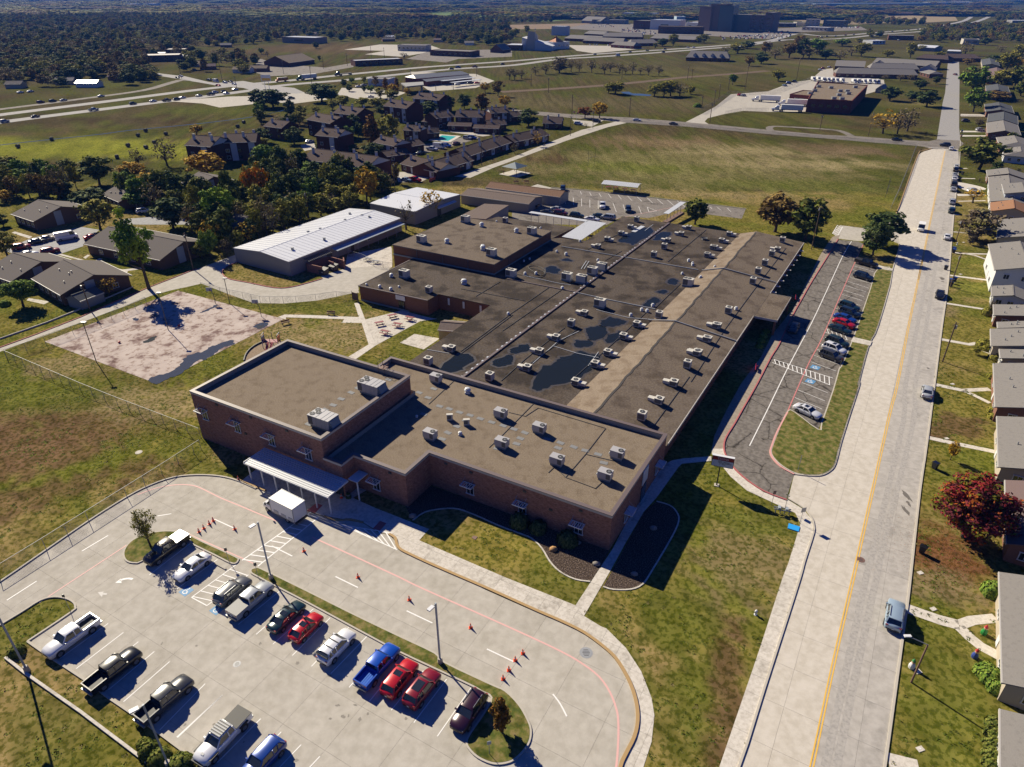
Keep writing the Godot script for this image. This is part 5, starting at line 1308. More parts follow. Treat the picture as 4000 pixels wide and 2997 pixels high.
# kind -> [half length,half width,hood y,belt y,roof y,cowl x,roof front x,roof rear x,tail base x,wheel r,front axle,rear axle,tail y]
const KINDS := {
	"sedan": [2.45,0.92,0.88,0.98,1.46,1.0,0.25,-0.95,-1.85,0.34,1.45,-1.42,1.03],
	"hatchback": [2.15,0.90,0.92,1.0,1.50,0.95,0.2,-1.3,-2.0,0.33,1.3,-1.3,1.0],
	"suv": [2.4,0.97,1.05,1.12,1.74,1.05,0.35,-1.75,-2.25,0.38,1.42,-1.42,1.12],
	"minivan": [2.55,0.98,1.0,1.1,1.76,1.45,0.6,-1.95,-2.42,0.35,1.55,-1.45,1.1],
	"pickup": [2.95,1.0,1.16,1.22,1.92,1.35,0.72,-0.75,-0.98,0.41,1.95,-1.75,1.22],
	"van": [2.95,1.02,1.25,1.45,2.55,2.35,1.6,-2.85,-2.92,0.36,2.0,-1.75,1.5],
}
func kind_meshes(k: String) -> Dictionary:
	if vmesh.has(k): return vmesh[k]
	var q: Array = KINDS[k]
	var L: float = q[0]; var W: float = q[1]; var hy: float = q[2]; var by: float = q[3]; var ry: float = q[4]
	var cx: float = q[5]; var rf: float = q[6]; var rr: float = q[7]; var tb: float = q[8]
	var d := {}
	var s0 := 0.24 if k != "pickup" else 0.34
	var tail := L
	var rings := []
	if k == "pickup":
		rings = [sect(tb,s0,by,W * 0.98)]
		tail = -tb
	else:
		rings = [sect(-L,0.42,q[12] * 0.82,W * 0.80),sect(-L + 0.1,0.30,q[12] * 0.94,W * 0.92),sect(-L + 0.35,s0,q[12],W * 0.97)]
	rings += [sect(lerpf(-tail + 0.4,cx,0.35),s0,by,W),sect(lerpf(-tail + 0.4,cx,0.8),s0,by,W),sect(cx,s0,by * 0.985,W * 0.99),sect(lerpf(cx,L,0.5),s0,(hy + by) * 0.5,W * 0.985),sect(L - 0.35,s0,hy * 0.94,W * 0.95),sect(L - 0.1,0.28,hy * 0.84,W * 0.86),sect(L,0.40,hy * 0.70,W * 0.72)]
	d["body"] = loft(rings)
	var wb := W * 0.90
	var wr := W * 0.74
	var bF := Q(cx,by,wb); var bR := Q(tb + 0.12,by,wb * 0.97)
	var rF := Q(rf,ry - 0.05,wr); var rR := Q(rr,ry - 0.06,wr * 0.97)
	if k == "van":
		bF.y = by; wr = W * 0.84
		rF.z = wr; rR.z = wr
	var f := func(p: Vector3) -> Vector3: return Q(p.x,p.y,-p.z)
	var mid := Q((cx + tb) * 0.5,by + 0.2,0)
	var st := nst()
	quad(st,bF,f.call(bF),f.call(rF),rF,mid)
	d["windscreen"] = st.commit()
	st = nst()
	quad(st,bR,f.call(bR),f.call(rR),rR,mid)
	d["rear_window"] = st.commit()
	for s in [1.0,-1.0]:
		st = nst()
		var g := func(p: Vector3) -> Vector3: return Q(p.x,p.y,p.z * s)
		quad(st,g.call(bF),g.call(bR),g.call(rR),g.call(rF),mid)
		d["side_window%d" % int(s)] = st.commit()
	var o := 0.02
	d["roof"] = loft([[Q(rr - 0.12,ry - 0.10,-wr),Q(rr - 0.10,ry - 0.05,-wr * 0.9),Q(rr - 0.10,ry - 0.045,0),Q(rr - 0.10,ry - 0.05,wr * 0.9),Q(rr - 0.12,ry - 0.10,wr)],[Q(rr + 0.3,ry - 0.06,-wr - o),Q(rr + 0.3,ry - 0.01,-wr * 0.86),Q(rr + 0.3,ry + 0.005,0),Q(rr + 0.3,ry - 0.01,wr * 0.86),Q(rr + 0.3,ry - 0.06,wr + o)],[Q(rf - 0.3,ry - 0.05,-wr - o),Q(rf - 0.3,ry,-wr * 0.86),Q(rf - 0.3,ry + 0.015,0),Q(rf - 0.3,ry,wr * 0.86),Q(rf - 0.3,ry - 0.05,wr + o)],[Q(rf + 0.1,ry - 0.11,-wr),Q(rf + 0.08,ry - 0.05,-wr * 0.9),Q(rf + 0.08,ry - 0.04,0),Q(rf + 0.08,ry - 0.05,wr * 0.9),Q(rf + 0.1,ry - 0.11,wr)]])
	var pil := []
	for s in [1.0,-1.0]:
		var mx := (rf + rr) * 0.5 - 0.1
		var bars := [[bF,rF,0.09],[bR,rR,0.16 if k != "pickup" else 0.14],[Q(mx,by,wb + 0.005),Q(mx,ry - 0.06,wr + 0.005),0.10]]
		if k in ["suv","minivan","hatchback"]:
			bars.append([Q(rr + 0.45,by,wb + 0.005),Q(rr + 0.3,ry - 0.06,wr + 0.005),0.10])
		for e in bars:
			st = nst()
			bar(st,e[0] * Q(1,1,s),e[1] * Q(1,1,s),e[2])
			pil.append(st.commit())
		if k == "van":
			st = nst()
			hexa(st,[Q(0.9,by,wb * s),Q(tb + 0.1,by,wb * s),Q(tb + 0.1,by,(wb + 0.03) * s),Q(0.9,by,(wb + 0.03) * s)],[Q(0.8,ry - 0.06,wr * s),Q(rr,ry - 0.06,wr * s),Q(rr,ry - 0.06,(wr + 0.03) * s),Q(0.8,ry - 0.06,(wr + 0.03) * s)])
			pil.append(st.commit())
	d["pillars"] = pil
	st = nst()
	lathe(st,[[0.0,0.11],[q[9] * 0.6,0.11],[q[9] * 0.66,0.13],[q[9] * 0.93,0.13],[q[9],0.08],[q[9],-0.10],[q[9] * 0.6,-0.12]],16)
	d["tyre"] = st.commit()
	st = nst()
	lathe(st,[[0.0,0.145],[q[9] * 0.18,0.145],[q[9] * 0.2,0.12],[q[9] * 0.62,0.118]],12)
	for i in 5:
		box(st,Q(0,0.13,0),Q(q[9] * 1.2,0.03,0.06),i * TAU / 5.0)
	d["rim"] = st.commit()
	st = nst()
	lathe(st,[[0.0,0.004],[q[9] * 1.16,0.004]],16)
	d["arch"] = st.commit()
	vmesh[k] = d
	return d
func paint(c: String) -> StandardMaterial3D:
	var key := "car_" + c
	if M.has(key): return M[key]
	var cs := {"white": col(0.66,0.67,0.69),"silver": col(0.36,0.38,0.40),"grey": col(0.10,0.105,0.115),"dark grey": col(0.045,0.047,0.05),"black": col(0.010,0.011,0.013),"dark blue": col(0.010,0.022,0.045),"dark teal": col(0.008,0.030,0.040),"red": col(0.42,0.008,0.014),"dark red": col(0.20,0.010,0.020),"maroon": col(0.10,0.012,0.018),"blue": col(0.008,0.070,0.40),"navy": col(0.008,0.045,0.24),"dark purple": col(0.030,0.008,0.018),"tan": col(0.34,0.30,0.24),"dark brown": col(0.022,0.016,0.013),"dark green": col(0.012,0.030,0.028),"pale blue": col(0.26,0.34,0.42)}
	var m := plain(key,cs[c],0.28,0.15)
	m.clearcoat_enabled = true
	m.clearcoat = 0.5
	m.clearcoat_roughness = 0.06
	return m
func vehicle(k: String,c: String,at: Vector2,turn: float,label: String,group: String,extra := "") -> Node3D:
	var q: Array = KINDS[k]
	var d := kind_meshes(k)
	plain("tyre",col(0.018,0.018,0.019),0.85)
	plain("rim",col(0.30,0.31,0.32),0.35,0.6)
	plain("headlight",col(0.55,0.57,0.60),0.1)
	plain("taillight",col(0.28,0.01,0.01),0.25)
	var pm := paint(c)
	var called: String = {"suv": "sport_utility_vehicle"}.get(k,k)
	var t := thing(called,label,{"suv": "car","sedan": "car","hatchback": "car"}.get(k,k),v3(at,0.03),turn,group)
	var b := obj("body",d["body"],pm,t)
	var L: float = q[0]; var W: float = q[1]; var hy: float = q[2]; var by: float = q[3]
	for s in [1.0,-1.0]:
		obj("headlight",mbox(Q(0.14,0.13,0.36),Q(L - 0.14,hy * 0.74,s * W * 0.62)),M.headlight,b)
		obj("taillight",mbox(Q(0.10,0.20,0.24),Q(-L + 0.07,q[12] * 0.84,s * W * 0.72)),M.taillight,b)
		obj("mirror",mbox(Q(0.14,0.16,0.24),Q(q[5] - 0.25,by + 0.1,s * (W + 0.06))),pm if extra != "dark_trim" else M.black,t)
		obj("door_handle",mbox(Q(0.2,0.03,0.03),Q(-0.1,by - 0.14,s * W * 0.985)),M.rim,b)
		obj("side_window",d["side_window%d" % int(s)],M.glass_dark,t)
	obj("grille",mbox(Q(0.08,0.22,W * 0.8),Q(L - 0.03,hy * 0.58,0)),M.black,b)
	obj("windscreen",d["windscreen"],M.glass_dark if extra != "sunshade" else plain("sunshade",col(0.35,0.50,0.52),0.25,0.4),t)
	obj("rear_window",d["rear_window"],M.glass_dark,t)
	obj("roof",d["roof"],pm,t)
	for e in d["pillars"]: obj("pillar",e,pm,t)
	for ax in [q[10],q[11]]:
		for s in [1.0,-1.0]:
			var a := obj("wheel_arch",d["arch"],M.black,t)
			a.position = Q(ax,q[9] * 1.04,s * W * 1.0)
			a.rotation.x = s * PI * 0.5
			var w := obj("wheel",d["tyre"],M.tyre,t)
			w.position = Q(ax,q[9],s * (W - 0.10))
			w.rotation.x = s * PI * 0.5
			obj("rim",d["rim"],M.rim if extra != "dark_trim" else M.dark_metal,w)
	if k == "pickup":
		var x0 := -0.98; var x1 := -L
		for s in [1.0,-1.0]:
			var st := nst()
			hexa(st,[Q(x0,0.42,s * W * 0.98),Q(x1 + 0.05,0.46,s * W * 0.94),Q(x1 + 0.05,0.46,s * W * 0.80),Q(x0,0.42,s * W * 0.80)],[Q(x0,1.24,s * W * 0.97),Q(x1 + 0.02,1.22,s * W * 0.93),Q(x1 + 0.02,1.22,s * W * 0.82),Q(x0,1.24,s * W * 0.82)])
			obj("bed_side",st.commit(),pm,t)
		obj("bed_floor",mbox(Q(1.95,0.08,W * 1.62),Q(-1.95,0.72,0)),pm if extra == "painted_bed" else M.black,t)
		obj("tailgate",mbox(Q(0.10,0.62,W * 1.62),Q(x1 + 0.08,0.92,0)),pm,t)
		obj("bumper",mbox(Q(0.22,0.2,W * 1.75),Q(x1 - 0.02,0.52,0)),M.rim,t)
		if extra == "painted_bed":
			for i in 6:
				obj("bed_rib",mbox(Q(1.9,0.03,0.10),Q(-1.95,0.775,-0.62 + i * 0.25)),paint("silver") if c == "white" else plain("bed_rib",col(0.03,0.16,0.55),0.35),t)
		if extra.begins_with("cover"):
			obj("bed_cover",mbox(Q(1.98,0.06,W * 1.9),Q(-1.96,1.27,0)),{"cover_white": paint("white"),"cover_grey": plain("vinyl_grey",col(0.23,0.225,0.215),0.6),"cover_black": M.black}[extra],t)
	else:
		obj("bumper",mbox(Q(0.06,0.16,W * 1.4),Q(-L - 0.0,0.48,0)),M.black,b)
	obj("licence_plate",mbox(Q(0.03,0.12,0.3),Q(-L - 0.03,0.62 if k != "pickup" else 0.85,0)),M.headlight,t)
	if extra == "rails":
		for s in [1.0,-1.0]:
			obj("roof_rail",mbox(Q(1.7,0.05,0.05),Q(-0.7,q[4] + 0.05,s * W * 0.66)),M.rim,t)
	if extra == "crossbars":
		for x in [-0.2,-1.1]:
			obj("roof_bar",mbox(Q(0.08,0.05,W * 1.5),Q(x,q[4] + 0.06,0)),M.black,t)
		obj("rear_glass_band",mbox(Q(0.5,0.3,W * 1.72),Q(-1.95,1.38,0)),M.glass_dark,t)
	if extra == "sunroof":
		obj("sunroof",mbox(Q(0.65,0.02,W * 0.9),Q(q[6] - 0.55,q[4] + 0.02,0)),M.glass_dark,t)
	if extra == "glass_roof":
		obj("sunroof",mbox(Q(1.3,0.02,W * 0.95),Q(-0.55,q[4] + 0.02,0)),M.glass_dark,t)
	return t
func fleet(dir: Vector2,place: String,group: String,rows: Array) -> void:
	for r in rows:
		var flip: bool = r.size() > 4 and r[4] < 0
		var d := -dir if flip else dir
		var ex: String = r[5] if r.size() > 5 else ""
		var nm: String = {"suv": "sport utility vehicle"}.get(r[2],r[2])
		var pl: String = r[6] if r.size() > 6 else place
		vehicle(r[2],r[3],V(r[0],r[1]),head(d) + rng.randf_range(-0.012,0.012),"%s %s %s" % [r[3],nm,pl],group,ex)
func build_vehicles() -> void:
	var D := V(-44.59,-53.94) - V(-47.35,-49.1)
	var E := V(-21.35,-56.05) - V(-24.34,-50.79)
	var f := "vehicles parked in the front car park"
	fleet(D,"in the front car park",f,[[-45.11,-66.83,"pickup","dark brown",-1,"cover_white","with a white bed cover beside the bare tree"],[-40.5,-63.66,"sedan","white",-1,"","parked beside the empty blue wheelchair bay"]] + [[-33.93,-59.62,"suv","grey",1,"rails","parked beside the hatched bay"],[-31.22,-58.21,"pickup","silver",1,"cover_grey","with a grey vinyl bed cover beside the lamp post"]])
	fleet(E,"in the front car park",f,[[-26.28,-55.72,"sedan","dark teal",1,"sunroof","parked between the silver pickup and the red hatchback"],[-23.58,-54.16,"hatchback","red",1,"sunroof","with a dark sunroof along the median"],[-19.51,-51.52,"suv","white",1,"crossbars","with black roof bars along the median"]] + [[-14.48,-48.96,"pickup","blue",1,"painted_bed","with an open ribbed bed along the median"],[-11.89,-47.42,"suv","red",1,"sunroof","between the blue pickup and the dark red one"],[-9.39,-46.22,"suv","dark red",1,"glass_roof","with a long glass roof below the lamp post"]] + [[-4.36,-43.65,"suv","dark purple",-1,"rails","with silver roof rails beside the island tree"]])
	fleet(D,"in the front car park",f,[[-49.71,-52.82,"pickup","white",-1,"","with a dark open bed beside the grass tongue"],[-42.8,-48.45,"pickup","black",1,"","with an open bed in the pickup row"],[-35.69,-44.92,"pickup","dark grey",1,"","with an empty open bed behind a lamp post"]] + [[-23.68,-38.5,"suv","navy",-1,"","parked nose out next to the white off-road truck"]])
	jeep(V(-28.24,-40.85),head(-D) + 0.04)
	box_truck(V(-31.85,-74.37),head(V(-35.56,-77.19) - V(-31.2,-74.42)))
	var S := V(90.17,-161.6) - V(86.67,-166)
	f = "vehicles parked in the side car park"
	fleet(S,"in the side car park",f,[[94.65,-174.7,"pickup","black",1,"cover_black","with a closed bed under the shade trees"],[89.5,-164.9,"suv","dark blue",1,"","alone near the shade trees"],[77.68,-145.7,"suv","dark teal",1,"","first of the dark row"],[76.38,-142.3,"suv","dark blue",1,"","beside the navy sedan"],[74.11,-139.4,"sedan","navy",1,"","beside the red sedan in the side car park"],[72.77,-136.7,"sedan","red",1,"","in the side car park"],
[70.61,-133.7,"sedan","dark teal",1,"","beside the hatched strip of the side car park"],[67.38,-127.4,"suv","dark green",1,"rails","next to the white one in the side car park"],[65.56,-124.3,"suv","white",1,"sunroof","in the side car park"],[63.67,-121.2,"suv","dark grey",1,"","ending the short row of the side car park"]] + [[51.27,-100.64,"sedan","white",1,"sunroof","alone at the rounded end of the side car park"]])
	fleet(V(78.04,-158.5) - V(54.63,-118.8),"standing in the porch shadow of the old wing","cars at the side entrance",[[60.96,-134.4,"sedan","black",-1]])
	var T := V(86.95,-136.5) - V(62.03,-94.13)
	f = "cars on the street"
	fleet(T,"parked at the kerb of the house lawns",f,[[102.66,-153.1,"sedan","black",-1,"","parked at the kerb near the blue bins"],[75.53,-107.26,"sedan","silver",1,"","parked at the kerb by the worn lawn"]] + [[44.72,-55.92,"suv","pale blue",1,"rails","parked at the kerb below the street lamp"]] + [[145.5,-225,"suv","dark teal",1],[151.6,-235.7,"suv","silver",1],[161.7,-253.1,"sedan","silver",1],[165.8,-260,"pickup","dark grey",1],[171.4,-269.7,"sedan","white",1],[174.8,-275.4,"sedan","silver",1],
[180.1,-284.2,"suv","black",1],[183.9,-290.6,"sedan","white",1],[128.8,-197.4,"sedan","white",1,"","parked at the kerb beside the fire hydrant"]])
	fleet(V(198,-324.6) - V(147.7,-239.5),"on the street",f,[[202.1,-327.1,"sedan","white",1,"","leaving the crossing of the two streets"]] )
	fleet(V(202.7,-347.5) - V(192.6,-351),"on the cross street",f,[[203.9,-335.7,"suv","dark grey",-1,"","turning at the crossing of the two streets"],[187.9,-349.3,"sedan","dark green",1]] + [[70.1,-406.9,"sedan","white",1],[88,-394.2,"sedan","black",1],[47,-403,"suv","black",1,"","parked by the yellow tree"],[36.2,-394.6,"suv","white",1,"","parked before the end apartment"]])
	fleet(V(1,-0.12),"in a drive of the houses","cars in the house drives",[[167.5,-250.6,"suv","white",1,"","in the curved house drive"],[243.8,-375.1,"suv","silver",1],[252.9,-404.3,"suv","black",1]])
	fleet(V(0.02,-1),"driving on the straight road north","cars on the north road",[[381.9,-644.7,"sedan","maroon",1]])
	mail_truck(V(125.1,-205.3),head(-T))
	var B := V(29.02,-229.3) - V(30.14,-239.5)
	f = "vehicles in the back car park"
	fleet(B,"in the back car park",f,[[30.6,-231,"pickup","white",1,"cover_white"],[38.6,-226,"suv","dark blue",1],[18.6,-253.2,"suv","dark blue",1,"","alone by the field kerb of the back car park"]])
	fleet(V(59.61,-238.3) - V(41.59,-247.2),"in the back car park",f,[[6.3,-231,"pickup","dark brown",-1],[15.2,-226.7,"sedan","silver",1],[11.8,-223,"sedan","dark grey",1],[15.9,-221.9,"suv","maroon",1],[20.9,-219,"suv","dark green",1],[28.2,-218.6,"sedan","dark teal",1],
[25.6,-215.4,"sedan","white",1],[30.8,-217.3,"minivan","silver",-1]])
	f = "cars at the duplexes"
	fleet(V(-132.2,-203.7) - V(-136.9,-200.3),"in the duplex car park",f,[[-137.9,-193.2,"sedan","dark green",1],[-136.6,-195.9,"sedan","tan",1],[-131.2,-196.5,"van","white",1],[-129.1,-184.5,"suv","dark red",1],[-139.4,-188,"suv","dark red",1,"","under the tree in the duplex car park"],[-133.8,-182.3,"sedan","white",1],
[-124,-197.3,"sedan","red",1],[-121.6,-224.5,"suv","white",1],[-110.1,-238.6,"suv","black",1],[-91.9,-239.7,"sedan","black",1]])
	f = "cars at the apartments"
	fleet(V(-26.9,-344.3) - V(-41.35,-322),"between the apartment rows",f,[[-97.3,-344,"sedan","silver",1],[-40.8,-317.5,"sedan","dark teal",1],[-47.6,-305.4,"suv","black",1],[-26.5,-339.4,"sedan","maroon",1]])
	fleet(V(-34.76,-327.2) - V(-39.3,-329.9),"between the apartment rows",f,[[-36.6,-325.8,"pickup","white",1],[-33.9,-330.6,"van","white",1],[-30.7,-333.8,"suv","blue",1],[-22,-352.7,"suv","silver",1],[-19.6,-353.6,"suv","navy",1],[-40.6,-267.7,"sedan","pale blue",1],
[-37.5,-267.4,"pickup","red",1]])
	f = "traffic on the highway"
	fleet(V(-234.8,-476.5) - V(-256,-445.6),"on the nearer carriageway",f,[[-281.6,-402.2,"suv","silver",1],[-274.8,-419.1,"sedan","black",1],[-254.7,-444.6,"pickup","silver",1],[-243.2,-470.6,"suv","dark green",1],[-235.5,-482.2,"sedan","white",1],[-227.8,-484.9,"pickup","dark brown",1],
[-223.6,-490.4,"suv","black",1],[-223.3,-498.9,"sedan","white",1],[-216,-508.9,"sedan","silver",1],[-210.4,-515.5,"pickup","dark grey",1],[-211.2,-526.1,"suv","white",1],[-206.2,-529.3,"suv","dark grey",1],
[-201.5,-521.1,"sedan","white",1],[-202.9,-542.5,"sedan","white",1]])
	fleet(V(-274.8,-527.7) - V(-301.6,-475),"on the frontage road","cars on the frontage road",[[-306.1,-476.8,"suv","maroon",1],[-301.4,-482.2,"suv","black",1],[-296.8,-486.5,"sedan","silver",1],[-282.3,-506.5,"sedan","white",1],[-350,-526.1,"sedan","white",1,"","parked at a far house"],[-345.9,-531.2,"sedan","white",1,"","parked at a far house"]])
	fleet(V(-234.6,-585.5) - V(-267.2,-609.4),"waiting at the highway crossing","cars at the highway crossing",[[-277.8,-620.3,"sedan","dark blue",1],[-279.9,-631.8,"sedan","white",1],[-245.4,-603.5,"pickup","dark grey",1],[-235.5,-592.4,"van","white",1],[-225.9,-585.9,"suv","silver",1],[-223.7,-591.4,"sedan","black",1],
[-215.6,-576.7,"sedan","white",1],[-289,-682.9,"suv","dark teal",1],[-224.3,-567,"sedan","red",1],[-296.2,-779.6,"suv","dark teal",1]])
	fleet(V(-0,-732.7) - V(-55.01,-696.9),"on the nearer carriageway",f,[[-56,-693.5,"sedan","dark grey",1],[-50.8,-706.6,"pickup","navy",1],[-35.3,-712.1,"pickup","maroon",1],[-9.3,-737.7,"suv","black",1],[-148.7,-496,"suv","dark green",1,"","at the dark oaks"],[-115.8,-559.8,"sedan","white",1,"","in the bank drive"],
[-113.4,-568.5,"sedan","silver",1,"","in the bank drive"],[-96.6,-503.5,"sedan","white",1,"","in the bank drive"],[-50.9,-582,"suv","black",1,"","under the carports"],[-42.2,-574.4,"sedan","white",1,"","under the carports"],[-32.8,-582,"suv","dark blue",1,"","under the carports"],[-27.4,-583.5,"sedan","red",1,"","under the carports"]])
	fleet(V(246,-951.5) - V(102.15,-835.2),"on the far highway",f,[[93.6,-857.2,"sedan","silver",1],[117.3,-839.2,"van","white",1],[138.4,-890.5,"sedan","silver",1],[162.5,-913.5,"suv","dark green",1],[177.2,-888.8,"suv","dark teal",1],[187.8,-933.9,"suv","black",1],
[222.7,-963.1,"sedan","silver",1],[230.2,-965.1,"sedan","white",1],[158.3,-512.5,"sedan","red",1,"","at the truck yard fence"],[160.2,-510.7,"sedan","silver",1,"","at the truck yard fence"]])
	fleet(V(751.2,-1423.9) - V(612.4,-1307.1),"on the far highway",f,[[382.6,-1094.8,"suv","dark green",1],[475.4,-1192.5,"sedan","red",1],[473.5,-1171.6,"suv","silver",1],[489.8,-1192.5,"suv","black",1],[507.1,-1201.6,"sedan","pale blue",1],[535.8,-1233.2,"sedan","dark red",1],
[555.9,-1249.6,"sedan","silver",1],[661.7,-1338.4,"sedan","silver",1],[702.2,-1377.4,"sedan","white",1],[717.6,-1393.7,"suv","dark grey",1],[747.3,-1418.7,"sedan","silver",1],[774.8,-1449.1,"suv","white",1],
[866.9,-1558.6,"pickup","silver",1]])
	fleet(V(300.9,-704.4) - V(286.9,-693.7),"parked beside the truck yard","cars beside the truck yard",[[208.2,-567,"sedan","pale blue",1],[216.6,-582,"suv","navy",1],[224.7,-592.1,"suv","black",1],[281.2,-685,"sedan","white",1],[288,-695.6,"suv","dark red",1],[299.2,-708.8,"sedan","white",1],
[557.3,-1102.5,"suv","white",1,"","at the brick shop by the highway"],[459.2,-786.4,"sedan","silver",1,"","before the long brown building"],[463.8,-789.1,"sedan","white",1,"","before the long brown building"]])
	semi(V(-168.6,-609.4),head(V(-186.1,-585.5) - V(-169.3,-601.3)),"green","green lorry hauling a white trailer on the highway",true)
	semi(V(-145.4,-642.5),head(V(-177.6,-607.8) - V(-150.4,-642.5)),"dark blue","dark lorry hauling an empty flatbed on the highway",false)
	semi(V(165.3,-441),head(V(156.2,-445.6) - V(175.3,-439.7)),"white","white lorry and trailer parked before the red depot wall",true)
	semi(V(177.2,-464.8),head(V(164.1,-469.8) - V(184,-463.3)),"white","white lorry at the depot dock behind the nearer one",true)
	semi(V(166,-482.9),head(V(153.9,-485.6) - V(174.1,-477.6)),"white","white lorry standing farthest from the depot dock",true)
	school_bus(V(-184.5,-597.2),head(V(-180.5,-566.9) - V(-164.7,-584)))
	var first: Node3D = null
	for p in [[243.1,-601.3],[248,-602.9],[249.5,-597.2],[252.3,-594.9],[256,-594.9],[257.9,-591.7],
[262.3,-591.7],[269.7,-587],[273.1,-587],[276.5,-584],[281,-585.5],[283.1,-582.4],
[286.3,-582.4]]:
		if first == null:
			first = box_truck(V(p[0],p[1]),PI * 0.5 + PI,true)
		else:
			dup(first,Q(p[0],0.03,p[1]),-PI * 0.5 + rng.randf_range(-0.04,0.04))
	var mm := MultiMesh.new()
	mm.transform_format = MultiMesh.TRANSFORM_3D
	mm.use_colors = true
	var st := nst()
	hexa(st,[Q(-2.2,0.3,-0.9),Q(2.2,0.3,-0.9),Q(2.2,0.3,0.9),Q(-2.2,0.3,0.9)],[Q(-2.1,1.0,-0.88),Q(2.1,0.9,-0.88),Q(2.1,0.9,0.88),Q(-2.1,1.0,0.88)])
	hexa(st,[Q(-1.7,1.0,-0.8),Q(1.0,0.95,-0.8),Q(1.0,0.95,0.8),Q(-1.7,1.0,0.8)],[Q(-1.2,1.5,-0.65),Q(0.3,1.5,-0.65),Q(0.3,1.5,0.65),Q(-1.2,1.5,0.65)])
	mm.mesh = st.commit()
	var spots := []
	for q in [[pv([169.4,-1615.4,204.1,-1642.9,199.8,-1513.7,156.5,-1490.3]),26],[pv([178.3,-1363.1,228.1,-1490.3,256.9,-1272.2,217.6,-1255.4]),110],[pv([397.1,-1795.5,419,-1762.8,391.1,-1642.9,370.2,-1671.3]),30],[pv([315,-1192.4,418.6,-1255.4,379.6,-1135.2,298.6,-1121.8]),120],[pv([473.1,-1423.9,484.5,-1307.1,416.8,-1163.1,379.6,-1135.2]),120],[pv([641.5,-1538,703.6,-1547.8,667.9,-1467.5,612.8,-1467.5]),24],[pv([101.6,-1047.1,138.2,-1035.5,130.1,-996,100.4,-1002.4]),12]]:
		var lo := V(1e9,1e9); var hi := -lo
		for p in q[0]:
			lo = lo.min(p); hi = hi.max(p)
		var c := 0
		while c < q[1]:
			var p := V(rng.randf_range(lo.x,hi.x),rng.randf_range(lo.y,hi.y))
			p.y = snappedf(p.y,9.0)
			c += 1
			if Geometry2D.is_point_in_polygon(p,q[0]):
				spots.append(p)
	mm.instance_count = spots.size()
	for i in spots.size():
		mm.set_instance_transform(i,Transform3D(Basis(Vector3.UP,PI * 0.5 + rng.randf_range(-0.1,0.1)),v3(spots[i],0.03)))
		mm.set_instance_color(i,[col(0.5,0.5,0.52),col(0.3,0.32,0.34),col(0.03,0.03,0.035),col(0.02,0.04,0.08),col(0.2,0.02,0.02),col(0.6,0.6,0.6)][rng.randi() % 6])
	var mi := MultiMeshInstance3D.new()
	mi.name = "distant_parked_cars"
	mi.multimesh = mm
	var vm := StandardMaterial3D.new()
	vm.vertex_color_use_as_albedo = true
	vm.roughness = 0.25
	mi.material_override = vm
	add_child(mi)
	mi.set_meta("kind","stuff")
	tag(mi,"crowd of small parked cars round the hospital","parked cars")
func wheels(t: Node3D,spots: Array,r: float,w := 0.3) -> void:
	var st := nst()
	lathe(st,[[0.0,w * 0.5],[r * 0.93,w * 0.5],[r,w * 0.35],[r,-w * 0.5],[0.0,-w * 0.5]],14)
	var m := st.commit()
	st = nst()
	lathe(st,[[0.0,w * 0.5 + 0.02],[r * 0.5,w * 0.5 + 0.01],[r * 0.55,w * 0.5 - 0.05]],12)
	var rm := st.commit()
	for s in spots:
		var o := obj("wheel",m,M.tyre,t)
		o.position = Q(s[0],r,s[1])
		o.rotation.x = PI * 0.5 if s[1] > 0 else -PI * 0.5
		obj("rim",rm,M.rim,o)
func box_truck(at: Vector2,turn: float,far := false) -> Node3D:
	var t := thing("delivery_truck","white delivery truck parked in the line behind the red depot" if far else "dirty white box truck with side lockers parked by the entrance canopy","truck",v3(at,0.03),turn,"delivery trucks behind the depot" if far else "")
	var w := paint("white")
	obj("cargo_box",mbox(Q(4.6,2.35,2.3),Q(-0.95,1.95,0)),plain("box_white",col(0.70,0.70,0.69),0.5),t)
	var tr := nst()
	for s in [-1,1]:
		for x in [-3.25,1.35]:
			box(tr,Q(x,1.95,s * 1.15),Q(0.08,2.4,0.08))
		for y in [0.8,3.12]:
			box(tr,Q(-0.95,y,s * 1.15),Q(4.6,0.08,0.08))
	obj("trim",tr.commit(),M.galv,t)
	for s in [-1,1]:
		for x in [-2.6,-1.2,0.3]:
			obj("locker_door",mbox(Q(0.9,0.55,0.05),Q(x,1.1,s * 1.17)),M.hv_grey,t)
	obj("roll_door",mbox(Q(0.05,2.0,2.0),Q(-3.28,1.9,0)),M.white_metal,t)
	var cab := loft([sect(1.3,0.45,1.5,1.0),sect(2.2,0.45,1.5,1.0),sect(2.75,0.45,1.35,0.96),sect(3.35,0.45,1.2,0.92),sect(3.55,0.55,0.95,0.8)])
	var c := obj("cab",cab,w,t)
	var st := nst()
	hexa(st,[Q(1.35,1.5,-0.95),Q(2.6,1.45,-0.95),Q(2.6,1.45,0.95),Q(1.35,1.5,0.95)],[Q(1.35,2.15,-0.8),Q(1.95,2.15,-0.8),Q(1.95,2.15,0.8),Q(1.35,2.15,0.8)])
	obj("cab_glass",st.commit(),M.glass_dark,c)
	obj("cab_roof",mbox(Q(0.8,0.1,1.7),Q(1.62,2.2,0)),w,t)
	for s in [-1,1]:
		obj("mirror",mbox(Q(0.15,0.4,0.2),Q(2.4,1.7,s * 1.2)),M.black,t)
		obj("headlight",mbox(Q(0.1,0.16,0.3),Q(3.5,0.85,s * 0.62)),plain("headlight",col(0.55,0.57,0.60),0.1),t)
	obj("bumper",mbox(Q(0.3,0.2,2.1),Q(-3.3,0.55,0)),M.dark_metal,t)
	wheels(t,[[2.55,0.85],[2.55,-0.85],[-1.7,0.95],[-1.7,-0.95]],0.40)
	return t
